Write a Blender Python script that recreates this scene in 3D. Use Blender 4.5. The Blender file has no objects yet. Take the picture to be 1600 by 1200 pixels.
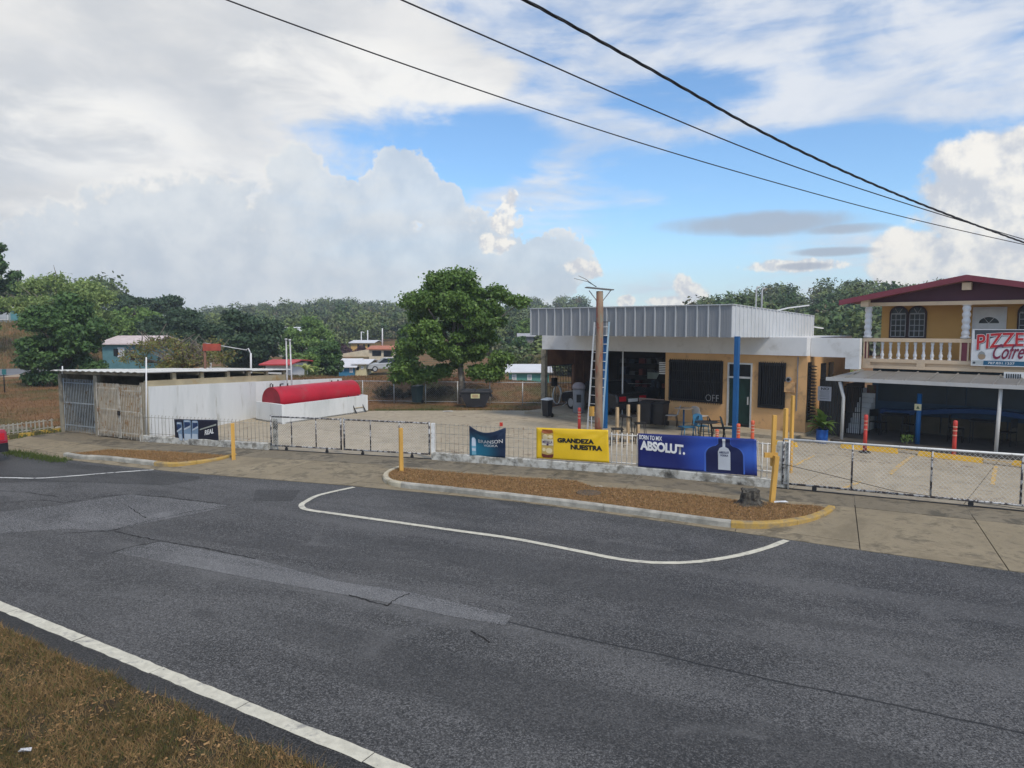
import bpy, bmesh, math, random
import numpy as np
from math import sin, cos, tan, atan, radians, pi, sqrt
from mathutils import Vector, Matrix
from mathutils.geometry import tessellate_polygon

S = bpy.context.scene
C = S.collection
random.seed(7)
RNG = np.random.default_rng(11)

# ------------------------------------------------------------------ camera
FPX, CAM_H, PITCH = 1100.0, 4.0, atan(90 / 1100.0)
cam = bpy.data.cameras.new('camera')
cam.sensor_fit = 'HORIZONTAL'; cam.sensor_width = 36.0
cam.lens = FPX / 1600 * 36.0
cam.clip_start = 0.1; cam.clip_end = 4000
cam_ob = bpy.data.objects.new('camera', cam); C.objects.link(cam_ob)
cam_ob.location = (0, 0, CAM_H); cam_ob.rotation_euler = (pi / 2 - PITCH, 0, 0)
S.camera = cam_ob
S.render.resolution_x, S.render.resolution_y = 1024, 768

# ------------------------------------------------------------------ light
SUN_AZ, SUN_EL = radians(148), radians(50)       # azimuth clockwise from +Y (straight ahead)
sun = bpy.data.lights.new('sun', 'SUN'); sun.energy = 2.0; sun.angle = radians(10); sun.color = (1.0, 0.90, 0.74)
sun_ob = bpy.data.objects.new('sun', sun); C.objects.link(sun_ob)
sd = Vector((sin(SUN_AZ) * cos(SUN_EL), cos(SUN_AZ) * cos(SUN_EL), sin(SUN_EL)))
sun_ob.rotation_euler = sd.to_track_quat('Z', 'Y').to_euler()
sun_ob.location = (0, 0, 60)
S.view_settings.view_transform = 'Standard'; S.view_settings.look = 'None'
S.view_settings.exposure = 0.36; S.view_settings.gamma = 1.0; S.view_settings.use_curve_mapping = False
S.render.engine = 'CYCLES'

# ------------------------------------------------------------------ where things stand
def ray(px, py):
    a = (px - 800) / FPX; b = (600 - py) / FPX
    return (a, cos(PITCH) + b * sin(PITCH), -sin(PITCH) + b * cos(PITCH))
def G(px, py, z=0.0):
    d = ray(px, py); t = (z - CAM_H) / d[2]
    return (d[0] * t, d[1] * t, z)
def D(px, py, Y):
    d = ray(px, py); t = Y / d[1]
    return (d[0] * t, Y, CAM_H + d[2] * t)
ANG = radians(40)
OU = G(1147, 691)
def UV(u, v, z):                                   # frame of the filling station and the house
    return (OU[0] + u * cos(ANG) + v * sin(ANG), OU[1] - u * sin(ANG) + v * cos(ANG), z)
def _pl(px, py, n, c):
    d = ray(px, py); t = (c + OU[0] * n[0] + OU[1] * n[1]) / (d[0] * n[0] + d[1] * n[1])
    p = (d[0] * t, d[1] * t, CAM_H + d[2] * t); x, y = p[0] - OU[0], p[1] - OU[1]
    return (x * cos(ANG) - y * sin(ANG), x * sin(ANG) + y * cos(ANG), p[2])
def VZ(px, py, v):
    r = _pl(px, py, (sin(ANG), cos(ANG)), v); return r[0], r[2]
def UGV(px, py, z=0.0):
    p = G(px, py, z); x, y = p[0] - OU[0], p[1] - OU[1]
    return (x * cos(ANG) - y * sin(ANG), x * sin(ANG) + y * cos(ANG))

# ------------------------------------------------------------------ node helpers
class NT:
    def __init__(s, tree): s.t = tree; s.n = tree.nodes; s.l = tree.links
    def new(s, typ, **kw):
        n = s.n.new(typ)
        for k, v in kw.items(): setattr(n, k, v)
        return n
    def put(s, sock, v):
        if isinstance(v, bpy.types.NodeSocket): s.l.new(v, sock)
        elif v is not None:
            if sock.type == 'RGBA' and len(v) == 3: v = (*v, 1)
            sock.default_value = v
    def m(s, op, a, b=None, c=None, clamp=False):
        n = s.n.new('ShaderNodeMath'); n.operation = op; n.use_clamp = clamp
        s.put(n.inputs[0], a)
        if b is not None: s.put(n.inputs[1], b)
        if c is not None: s.put(n.inputs[2], c)
        return n.outputs[0]
    def vm(s, op, a, b=None):
        n = s.n.new('ShaderNodeVectorMath'); n.operation = op
        s.put(n.inputs[0], a)
        if b is not None: s.put(n.inputs[1], b)
        return n.outputs['Value'] if op in ('DOT_PRODUCT', 'LENGTH', 'DISTANCE') else n.outputs[0]
    def noise(s, vec, scale, detail=4, rough=0.55, dist=0.0):
        n = s.n.new('ShaderNodeTexNoise'); s.put(n.inputs['Vector'], vec)
        n.inputs['Scale'].default_value = scale; n.inputs['Detail'].default_value = detail
        n.inputs['Roughness'].default_value = rough; n.inputs['Distortion'].default_value = dist
        return n.outputs[0]
    def ramp(s, x, lo, hi, smooth=True):
        n = s.n.new('ShaderNodeMapRange'); n.interpolation_type = 'SMOOTHSTEP' if smooth else 'LINEAR'
        s.put(n.inputs[0], x); s.put(n.inputs[1], lo); s.put(n.inputs[2], hi)
        return n.outputs[0]
    def mix(s, f, a, b):
        n = s.n.new('ShaderNodeMix'); n.data_type = 'RGBA'
        s.put(n.inputs[0], f); s.put(n.inputs[6], a); s.put(n.inputs[7], b)
        return n.outputs[2]

# ------------------------------------------------------------------ sky
W = bpy.data.worlds.new('World'); S.world = W; W.use_nodes = True
W.node_tree.nodes.clear()
def build_sky():
    k = NT(W.node_tree)
    out = k.new('ShaderNodeOutputWorld'); bg = k.new('ShaderNodeBackground')
    k.l.new(bg.outputs[0], out.inputs[0])
    sky = k.new('ShaderNodeTexSky', sky_type='NISHITA'); sky.sun_disc = False
    sky.sun_elevation = SUN_EL; sky.sun_rotation = SUN_AZ
    sky.air_density = 1.0; sky.dust_density = 0.4; sky.ozone_density = 3.0; sky.altitude = 50
    tc = k.new('ShaderNodeTexCoord'); d = k.vm('NORMALIZE', tc.outputs['Generated'])
    sp = k.new('ShaderNodeSeparateXYZ'); k.l.new(d, sp.inputs[0])
    az = k.m('ARCTAN2', sp.outputs[0], sp.outputs[1]); el = k.m('ARCSINE', sp.outputs[2])
    cb = k.new('ShaderNodeCombineXYZ'); k.put(cb.inputs[0], az); k.put(cb.inputs[1], el); ae = cb.outputs[0]
    def ang(px, py):
        r = ray(px, py); return math.atan2(r[0], r[1]), math.asin(r[2] / sqrt(r[0]**2 + r[1]**2 + r[2]**2))
    def blobs(lst):
        acc = None
        for (px, py, sx, sy) in lst:
            a, e = ang(px, py)
            v = k.vm('SUBTRACT', ae, (a, e, 0)); v = k.vm('MULTIPLY', v, (FPX / sx, FPX / sy, 0))
            q = k.m('SUBTRACT', 1.0, k.vm('DOT_PRODUCT', v, v))
            acc = q if acc is None else k.m('SMOOTH_MAX', acc, q, 0.25)
        return k.m('MAXIMUM', acc, -3.0)
    flat = k.vm('MULTIPLY', d, (1, 1, 2.6))
    n_big = k.noise(flat, 2.2, 5, 0.55, 0.3)
    n_med = k.noise(flat, 6.0, 5, 0.6, 0.35)
    n_fine = k.noise(d, 24.0, 4, 0.6, 0.0)
    n_puff = k.noise(d, 13.0, 5, 0.58, 0.0)
    n_sm = k.noise(d, 55.0, 4, 0.6)
    # streaks: stretched along a slanting direction
    rot = k.new('ShaderNodeMapping'); k.l.new(ae, rot.inputs[0]); rot.inputs['Rotation'].default_value = (0, 0, radians(-17)); rot.inputs['Scale'].default_value = (1.6, 7.5, 1)
    n_str = k.noise(rot.outputs[0], 2.6, 5, 0.6, 0.4)
    base = k.mix(1.0, sky.outputs[0], sky.outputs[0])
    mul = k.new('ShaderNodeMix', data_type='RGBA', blend_type='MULTIPLY'); mul.inputs[0].default_value = 1
    k.l.new(sky.outputs[0], mul.inputs[6]); mul.inputs[7].default_value = (0.128, 0.156, 0.172, 1)
    col = mul.outputs[2]
    # thin high veil, everywhere
    veil = k.m('ADD', k.m('MULTIPLY', n_str, 0.62), k.m('MULTIPLY', n_med, 0.45))
    vb = blobs([(560, 240, 190, 85), (740, 230, 120, 60), (1060, 330, 230, 90), (1500, 285, 220, 55), (1250, 250, 200, 45), (1080, 150, 120, 40), (1560, 215, 90, 25)])
    veil = k.m('SUBTRACT', veil, k.m('MULTIPLY', k.ramp(vb, -0.6, 1.0), 0.19))
    veil = k.m('ADD', veil, k.m('MULTIPLY', k.ramp(blobs([(1250, 130, 420, 130), (900, 40, 300, 110), (900, 330, 170, 60)]), -0.8, 0.9), 0.07))
    col = k.mix(k.m('MULTIPLY', k.ramp(veil, 0.41, 0.68), 0.88), col, k.mix(k.ramp(n_med, 0.35, 0.65), (0.60, 0.66, 0.76), (0.80, 0.82, 0.85)))
    # whitening toward the horizon
    hz = k.ramp(el, 0.16, -0.02)
    col = k.mix(k.m('MULTIPLY', hz, 0.62), col, (0.60, 0.70, 0.80))
    # broad grey cloud deck on the left, ragged edge
    deck = blobs([(-20, 150, 400, 330), (240, 40, 380, 130), (520, 75, 230, 62), (690, 118, 120, 36), (170, 330, 220, 160), (-700, 150, 700, 520), (-1900, 200, 900, 500)])
    deckf = k.m('ADD', deck, k.m('ADD', k.m('MULTIPLY', k.m('SUBTRACT', n_med, 0.5), 1.9), k.m('MULTIPLY', k.m('SUBTRACT', n_fine, 0.5), 0.7)))
    dcol = k.mix(k.ramp(k.m('ADD', k.m('MULTIPLY', n_big, 0.75), k.m('MULTIPLY', n_med, 0.35)), 0.40, 0.72), (0.60, 0.62, 0.645), (0.84, 0.83, 0.81))
    dcol = k.mix(k.m('MULTIPLY', k.ramp(blobs([(520, 120, 160, 60), (660, 145, 120, 40), (110, 200, 160, 60), (300, 290, 120, 50), (200, 345, 150, 25)]), -0.5, 0.8), k.ramp(n_med, 0.38, 0.6)), dcol, (0.90, 0.89, 0.86))
    col = k.mix(k.m('MULTIPLY', k.ramp(deckf, -0.55, 0.35), 0.95), col, dcol)
    # hazy grey-blue towers in front of it
    low = blobs([(80, 450, 260, 90), (330, 420, 300, 130), (470, 300, 50, 66), (560, 340, 110, 70), (635, 300, 62, 78), (690, 330, 40, 50), (735, 390, 70, 70), (850, 420, 80, 60), (560, 430, 330, 110), (-500, 430, 500, 130)])
    lowf = k.m('ADD', k.m('ADD', low, k.m('MULTIPLY', k.m('SUBTRACT', n_sm, 0.5), 1.0)), k.m('ADD', k.m('MULTIPLY', k.m('SUBTRACT', n_puff, 0.5), 1.9), k.m('MULTIPLY', k.m('SUBTRACT', n_fine, 0.5), 1.9)))
    lcol = k.mix(k.ramp(k.m('ADD', k.m('MULTIPLY', n_puff, 0.6), k.m('MULTIPLY', n_fine, 0.4)), 0.34, 0.66), (0.53, 0.60, 0.68), (0.72, 0.765, 0.80))
    lcol = k.mix(k.m('MULTIPLY', k.m('MULTIPLY', k.ramp(lowf, 0.5, 0.05), k.ramp(n_med, 0.40, 0.58)), 0.85), lcol, (0.88, 0.86, 0.82))
    col = k.mix(k.m('MULTIPLY', k.ramp(lowf, 0.0, 0.22), 0.86), col, lcol)
    # sunlit cumulus
    cum = blobs([(1545, 280, 75, 70), (1500, 330, 70, 60), (1570, 350, 120, 90), (1430, 385, 60, 32), (1480, 410, 90, 40), (1720, 360, 160, 110),  (1900, 420, 300, 70), (2700, 400, 380, 120)])
    cumf = k.m('ADD', cum, k.m('ADD', k.m('MULTIPLY', k.m('SUBTRACT', n_puff, 0.5), 3.0), k.m('MULTIPLY', k.m('SUBTRACT', n_fine, 0.5), 1.6)))
    off = k.vm('ADD', d, (0.012, 0.0, 0.016))
    n_sh = k.m('SUBTRACT', k.noise(off, 13.0, 5, 0.58, 0.0), n_puff)
    ccol = k.mix(k.ramp(n_sh, 0.10, -0.10), (0.60, 0.62, 0.66), (0.98, 0.93, 0.84))
    col = k.mix(k.m('MULTIPLY', k.ramp(cumf, -0.15, 0.45), 0.92), col, ccol)
    sm = blobs([(797, 322, 14, 24), (786, 350, 20, 24), (775, 380, 26, 16), (905, 416, 26, 12), (925, 426, 16, 10), (1066, 445, 13, 18), (1082, 458, 24, 14), (1060, 470, 44, 9), (978, 470, 14, 9), (1240, 415, 70, 9)])
    smf = k.m('ADD', sm, k.m('MULTIPLY', k.m('SUBTRACT', n_sm, 0.5), 3.2))
    n_s2 = k.m('SUBTRACT', k.noise(k.vm('ADD', d, (0.004, 0.0, 0.006)), 55.0, 4, 0.6), n_sm)
    col = k.mix(k.m('MULTIPLY', k.ramp(smf, -0.35, 0.5), 0.9), col, k.mix(k.ramp(n_s2, 0.12, -0.12), (0.66, 0.67, 0.70), (0.98, 0.94, 0.86)))
    # small grey lens clouds
    len_ = blobs([(1200, 349, 140, 18), (1320, 357, 60, 9), (1305, 393, 55, 7), (1255, 416, 40, 6)])
    lenf = k.m('ADD', len_, k.m('MULTIPLY', k.m('SUBTRACT', n_puff, 0.5), 1.6))
    col = k.mix(k.m('MULTIPLY', k.ramp(lenf, -0.3, 0.8), 0.85), col, (0.40, 0.45, 0.53))
    k.put(bg.inputs[0], col); bg.inputs[1].default_value = 0.84
build_sky()
W.cycles.sampling_method = 'NONE'
S.cycles.max_bounces = 5; S.cycles.diffuse_bounces = 3; S.cycles.glossy_bounces = 2; S.cycles.transmission_bounces = 3; S.cycles.transparent_max_bounces = 4

# ------------------------------------------------------------------ materials
MATS = {}
def mat(name, col, rough=0.75, var=0.12, scale=2.0, bump=0.0, bscale=60.0, metal=0.0, patch=None, patch2=None, spec=0.4, stretch=None):
    """plain surface with tone variation; patch = (colour, threshold, scale[, softness]) shows a second colour in worn spots"""
    if name in MATS: return MATS[name]
    M = bpy.data.materials.new(name); M.use_nodes = True; MATS[name] = M
    k = NT(M.node_tree); b = k.n['Principled BSDF']
    geo = k.new('ShaderNodeNewGeometry'); pos = geo.outputs['Position']
    if stretch: pos = k.vm('MULTIPLY', pos, stretch)
    n = k.noise(pos, scale, 6, 0.6)
    lo = tuple(c * (1 - var) for c in col); hi = tuple(min(1, c * (1 + var)) for c in col)
    c = k.mix(k.ramp(n, 0.3, 0.7), lo, hi)
    for p in (patch, patch2):
        if p:
            w = p[3] if len(p) > 3 else 0.06
            c = k.mix(k.ramp(k.noise(pos, p[2], 8, 0.65, 0.2), p[1] - w, p[1] + w), c, p[0])
    k.put(b.inputs['Base Color'], c); b.inputs['Roughness'].default_value = rough; b.inputs['Metallic'].default_value = metal
    b.inputs['Specular IOR Level'].default_value = spec
    if bump:
        bn = k.new('ShaderNodeBump'); bn.inputs['Strength'].default_value = bump; bn.inputs['Distance'].default_value = 0.02
        k.put(bn.inputs['Height'], k.noise(pos, bscale, 5, 0.7)); k.l.new(bn.outputs[0], b.inputs['Normal'])
    return M

def leaf_mat(name, c1, c2, c3=None, trans=0.28, rough=0.55, spots=None):
    if name in MATS: return MATS[name]
    M = bpy.data.materials.new(name); M.use_nodes = True; MATS[name] = M
    k = NT(M.node_tree); b = k.n['Principled BSDF']; out = k.n['Material Output']
    geo = k.new('ShaderNodeNewGeometry'); r = geo.outputs['Random Per Island']
    n = k.noise(geo.outputs['Position'], 0.55, 3, 0.5)
    c = k.mix(k.m('ADD', k.m('MULTIPLY', r, 0.6), k.m('MULTIPLY', n, 0.4)), c1, c2)
    if c3: c = k.mix(k.ramp(r, 0.88, 0.93), c, c3)
    if spots: c = k.mix(k.m('MULTIPLY', k.ramp(k.noise(geo.outputs['Position'], spots[1], 4, 0.65, 0.4), 0.46, 0.62), 0.8), c, spots[0])
    k.put(b.inputs['Base Color'], c); b.inputs['Roughness'].default_value = rough
    b.inputs['Specular IOR Level'].default_value = 0.3
    tr = k.new('ShaderNodeBsdfTranslucent'); k.put(tr.inputs[0], c)
    mx = k.new('ShaderNodeMixShader'); mx.inputs[0].default_value = trans
    k.l.new(b.outputs[0], mx.inputs[1]); k.l.new(tr.outputs[0], mx.inputs[2]); k.l.new(mx.outputs[0], out.inputs[0])
    return M

def glass_mat(name, col=(0.010, 0.013, 0.016), rough=0.15):
    return mat(name, col, rough, 0.3, 1.5, spec=0.3)

# ------------------------------------------------------------------ mesh helpers
class MB:
    def __init__(s, T=None): s.v = []; s.f = []; s.sm = []; s.T = T
    def add(s, vs, fs, smooth=False, T=True):
        o = len(s.v)
        s.v += [s.T(*p) for p in vs] if (s.T and T) else [tuple(p) for p in vs]
        s.f += [tuple(i + o for i in f) for f in fs]; s.sm += [smooth] * len(fs)
        return s
    def box(s, x0, x1, y0, y1, z0, z1):
        return s.add([(x0,y0,z0),(x1,y0,z0),(x1,y1,z0),(x0,y1,z0),(x0,y0,z1),(x1,y0,z1),(x1,y1,z1),(x0,y1,z1)],
                     [(0,3,2,1),(4,5,6,7),(0,1,5,4),(1,2,6,5),(2,3,7,6),(3,0,4,7)])
    def hexa(s, p):                                # 8 corners: bottom 4, top 4
        return s.add(p, [(0,3,2,1),(4,5,6,7),(0,1,5,4),(1,2,6,5),(2,3,7,6),(3,0,4,7)])
    def slab(s, poly, z0, z1):                     # poly of (x,y) or (x,y,ztop) seen from above, counter-clockwise
        n = len(poly); top = [(p[0], p[1], p[2] if len(p) > 2 else z1) for p in poly]
        bot = [(p[0], p[1], z0) for p in poly]
        return s.add(bot + top, [tuple(range(n))[::-1], tuple(range(n, 2*n))] + [(i, (i+1) % n, n + (i+1) % n, n + i) for i in range(n)])
    def bar(s, p0, p1, w, h=None, up=(0, 0, 1)):   # straight bar with a square section (world space ends)
        h = h or w; a = Vector(s.T(*p0) if s.T else p0); b = Vector(s.T(*p1) if s.T else p1); d = (b - a).normalized(); u = Vector(up)
        if abs(d.dot(u)) > 0.98: u = Vector((1, 0, 0)) if not s.T else Vector((cos(ANG), -sin(ANG), 0))
        x = d.cross(u).normalized(); y = x.cross(d).normalized()
        vs = [a + x*i*w/2 + y*j*h/2 for i, j in ((-1,-1),(1,-1),(1,1),(-1,1))] + [b + x*i*w/2 + y*j*h/2 for i, j in ((-1,-1),(1,-1),(1,1),(-1,1))]
        return s.add([tuple(v) for v in vs], [(0,3,2,1),(4,5,6,7),(0,1,5,4),(1,2,6,5),(2,3,7,6),(3,0,4,7)], T=False)
    def tube(s, pts, r, n=8, caps=True, smooth=True):
        P = [Vector(s.T(*p) if s.T else p) for p in pts]; m = len(P)
        R = r if hasattr(r, '__len__') else [r] * m
        vs, fs = [], []; prev = None
        for i, p in enumerate(P):
            d = (P[min(i+1, m-1)] - P[max(i-1, 0)]).normalized()
            if prev is None:
                u = Vector((0, 0, 1)) if abs(d.z) < 0.9 else Vector((1, 0, 0))
                x = d.cross(u).normalized()
            else: x = (prev - d * prev.dot(d)).normalized()
            y = d.cross(x); prev = x
            for j in range(n):
                a = 2 * pi * j / n; vs.append(tuple(p + x * cos(a) * R[i] + y * sin(a) * R[i]))
        for i in range(m - 1):
            for j in range(n):
                fs.append((i*n+j, i*n+(j+1) % n, (i+1)*n+(j+1) % n, (i+1)*n+j))
        s.add(vs, fs, smooth, T=False)
        if caps:
            o = len(s.v) - len(vs)
            s.f += [tuple(o + j for j in range(n))[::-1], tuple(o + (m-1)*n + j for j in range(n))]; s.sm += [False, False]
        return s
    def lathe(s, prof, c=(0, 0, 0), n=16, smooth=True):
        vs, fs = [], []
        for r, z in prof:
            for j in range(n):
                a = 2 * pi * j / n; vs.append((c[0] + r * cos(a), c[1] + r * sin(a), c[2] + z))
        for i in range(len(prof) - 1):
            for j in range(n): fs.append((i*n+j, i*n+(j+1) % n, (i+1)*n+(j+1) % n, (i+1)*n+j))
        fs += [tuple(range(n))[::-1], tuple((len(prof)-1)*n + j for j in range(n))]
        k = len(fs)
        s.add(vs, fs, smooth); s.sm[-1] = s.sm[-2] = False
        return s
    def poly(s, pts): return s.add(pts, [tuple(range(len(pts)))])
    def build(s, name, m, parent=None, kind=None, label=None):
        me = bpy.data.meshes.new(name); me.from_pydata(s.v, [], s.f); me.update()
        me.polygons.foreach_set('use_smooth', s.sm)
        me.materials.append(m)
        return link(name, me, parent, kind, label)
def link(name, me, parent=None, kind=None, label=None):
    o = bpy.data.objects.new(name, me); C.objects.link(o)
    if parent is not None:
        o.parent = parent; o.matrix_parent_inverse = Matrix.Translation(-Vector(parent.location)) if parent.parent is None else Matrix.Translation(-Vector(parent.parent.location))
        if parent.parent is not None: o.matrix_parent_inverse = Matrix.Identity(4)
    if kind: o['kind'] = kind
    if label: o['label'] = label
    return o
def tag(o, label, cat, group=None):
    o['label'] = label; o['category'] = cat
    if group: o['group'] = group
    return o
def thing(name, label, cat, loc=(0, 0, 0), group=None):
    o = bpy.data.objects.new(name, None); C.objects.link(o); o.location = loc; o.empty_display_size = 0.1
    return tag(o, label, cat, group)
def struct(name):
    o = bpy.data.objects.new(name, None); C.objects.link(o); o['kind'] = 'structure'; o.empty_display_size = 0.1
    return o
def copy_tree(o, parent=None):
    c = o.copy(); C.objects.link(c)
    if parent is not None: c.parent = parent; c.matrix_parent_inverse = o.matrix_parent_inverse.copy()
    for ch in o.children: copy_tree(ch, c)
    return c
def text_mesh(body, size=1.0, offset=0.0, shear=0.0, spacing=1.0):
    cu = bpy.data.curves.new('lettering', 'FONT'); cu.body = body; cu.size = size; cu.offset = offset; cu.shear = shear; cu.space_character = spacing
    cu.resolution_u = 3
    ob = bpy.data.objects.new('lettering', cu); C.objects.link(ob)
    dg = bpy.context.evaluated_depsgraph_get(); dg.update()
    me = bpy.data.meshes.new_from_object(ob.evaluated_get(dg))
    C.objects.unlink(ob); bpy.data.objects.remove(ob)
    return me
def text_on(body, box, surf, m, parent, offset=0.0, shear=0.0, slope=0.0, name='lettering', spacing=1.0, curve=None):
    """lettering fitted to box=(a0,a1,b0,b1) of a surface surf(a,b)->point"""
    me = text_mesh(body, 1.0, offset, shear, spacing); vs = [v.co.copy() for v in me.vertices]
    x0 = min(v.x for v in vs); x1 = max(v.x for v in vs); y0 = min(v.y for v in vs); y1 = max(v.y for v in vs)
    for v in me.vertices:
        a = (v.co.x - x0) / (x1 - x0); b = (v.co.y - y0) / (y1 - y0)
        bb = box[2] + b * (box[3] - box[2]) + slope * a
        if curve: bb = curve(a, b, bb)
        v.co = surf(box[0] + a * (box[1] - box[0]), bb)
    me.materials.clear(); me.materials.append(m); me.name = name
    return link(name, me, parent)
def shape_on(poly, surf, m, parent, name):
    tri = tessellate_polygon([[Vector((a, b, 0)) for a, b in poly]])
    me = bpy.data.meshes.new(name); me.from_pydata([(a, b, 0) for a, b in poly], [], [tuple(t) for t in tri]); me.materials.append(m)
    bm = bmesh.new(); bm.from_mesh(me); bmesh.ops.subdivide_edges(bm, edges=bm.edges, cuts=4, use_grid_fill=True)
    for v in bm.verts: v.co = surf(v.co.x, v.co.y)
    bmesh.ops.recalc_face_normals(bm, faces=bm.faces); bm.to_mesh(me); bm.free()
    return link(name, me, parent)

# ================================================================== THE SETTING
def sst(a, b, x):
    t = min(1.0, max(0.0, (x - a) / (b - a))); return t * t * (3 - 2 * t)
def lerp_tab(tab, x):
    if x <= tab[0][0]: return tab[0][1]
    for (a, b), (c, d) in zip(tab, tab[1:]):
        if x <= c: return b + (d - b) * sst(a, c, x)
    return tab[-1][1]
T_MID = [(24, -1.0), (60, -1.6), (95, -0.6), (150, 1.2), (300, 7.5), (500, 9)]
T_LEFT = [(26, -0.04), (30, 0.0), (46, 0.35), (50, 0.45), (57, 0.5), (62, 1.6), (76, 4.3), (100, 5.5), (170, 8), (300, 11)]
T_RIGHT = [(38, -0.04), (48, 0.0), (75, 1.5), (135, 6.0), (220, 9)]
_q = Vector((G(-90, 701)[0] + 17.1, G(-90, 701)[1] - 26.7)).normalized(); YN = (-_q.y, _q.x) if _q.x > 0 else (_q.y, -_q.x)
def fence_y(x): return 36.2 - 0.12 * x
def wob(x, y): return 0.5 * sin(x * 0.9 + 1.3 * sin(y * 0.4)) + 0.3 * sin(x * 2.3 + y * 1.1) + 0.2 * sin(y * 2.9 - x * 1.7)
def ground_z(x, y):
    front = y - (19.6 - 0.42 * x)
    z = -0.30 + 0.26 * sst(0.2, 1.4, front)
    s = y - fence_y(x)
    hb = 0.84 - 0.34 * sst(-5, 4, x)
    if s > 0:
        bank = hb * sst(0.3, 4.0, s) + 0.05 * wob(x * 1.5, y * 1.5) * sst(0, 2, s)
        mid = -1.0 if s < 8 else 0
        z_m = z + bank
        z_v = lerp_tab(T_MID, y)
        w = sst(7.0, 20.0, s)
        z = z_m * (1 - w) + z_v * w
    if y > 20:
        r = x / y
        wl = sst(-0.49, -0.66, r) if r < -0.49 else 0
        yard = (x + 17.1) * YN[0] + (y - 26.7) * YN[1]
        wl *= max(sst(0.2, 1.4, front), sst(0.0, 0.7, yard))
        if wl > 0: z = z * (1 - wl) + wl * (lerp_tab(T_LEFT, y) + 0.04 * wob(x, y))
        wr = sst(0.2, 0.42, r) * sst(30, 46, y)
        if wr > 0: z = z * (1 - wr) + wr * lerp_tab(T_RIGHT, y)
    if y > 100: z += 1.2 * sin(x * 0.021 + 0.6) * sst(100, 260, y) + 0.8 * sin(x * 0.05 + y * 0.02) * sst(100, 200, y)
    return z

def ground_mat():
    M = bpy.data.materials.new('dry_ground'); M.use_nodes = True; k = NT(M.node_tree); b = k.n['Principled BSDF']
    pos = k.new('ShaderNodeNewGeometry').outputs['Position']
    n1 = k.noise(pos, 0.35, 5, 0.6); n2 = k.noise(pos, 3.0, 6, 0.7); n3 = k.noise(pos, 24, 4, 0.7)
    c = k.mix(k.ramp(n2, 0.3, 0.7), (0.13, 0.066, 0.034), (0.235, 0.13, 0.064))
    c = k.mix(k.ramp(n1, 0.43, 0.62), c, (0.082, 0.080, 0.030))
    c = k.mix(k.m('MULTIPLY', k.ramp(n3, 0.35, 0.75), 0.5), c, (0.30, 0.19, 0.095))
    k.put(b.inputs['Base Color'], c); b.inputs['Roughness'].default_value = 0.95; b.inputs['Specular IOR Level'].default_value = 0.1
    bn = k.new('ShaderNodeBump'); bn.inputs['Strength'].default_value = 0.8; bn.inputs['Distance'].default_value = 0.06
    k.put(bn.inputs['Height'], k.noise(pos, 9, 6, 0.75)); k.l.new(bn.outputs[0], b.inputs['Normal'])
    return M
M_GROUND = ground_mat()
def build_ground():
    xs = np.unique(np.round(np.concatenate([np.arange(-60, 40.1, 0.8), np.linspace(-420, -60, 40), np.linspace(40, 420, 40)]), 3))
    ys = np.unique(np.round(np.concatenate([np.arange(16, 82, 0.6), np.linspace(-30, 16, 12), np.linspace(82, 200, 50), np.linspace(200, 430, 20)]), 3))
    vs = [(x, y, ground_z(x, y)) for y in ys for x in xs]; nx = len(xs)
    fs = [(j*nx+i, j*nx+i+1, (j+1)*nx+i+1, (j+1)*nx+i) for j in range(len(ys)-1) for i in range(nx-1)]
    m = MB(); m.add(vs, fs, True); m.build('ground', M_GROUND, kind='structure')
build_ground()

ZR = -0.09                                         # road surface
EDGE_PX = [(-400, 650), (-60, 693), (15, 703), (95, 718), (310, 741), (400, 747.5), (560, 760), (800, 783), (1000, 809), (1110, 825), (1200, 839), (1440, 873), (1600, 895), (1750, 916), (2100, 965)]
EDGE = [G(px, py, ZR)[:2] for px, py in EDGE_PX]
NEAR0, NEAR1 = G(0, 948, ZR), G(610, 1200, ZR)
nd = Vector((NEAR1[0] - NEAR0[0], NEAR1[1] - NEAR0[1])).normalized(); nn = Vector((-nd.y, nd.x))      # nn points away from the camera
def near(t, off): return (NEAR0[0] + nd.x * t + nn.x * off, NEAR0[1] + nd.y * t + nn.y * off)

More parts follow.
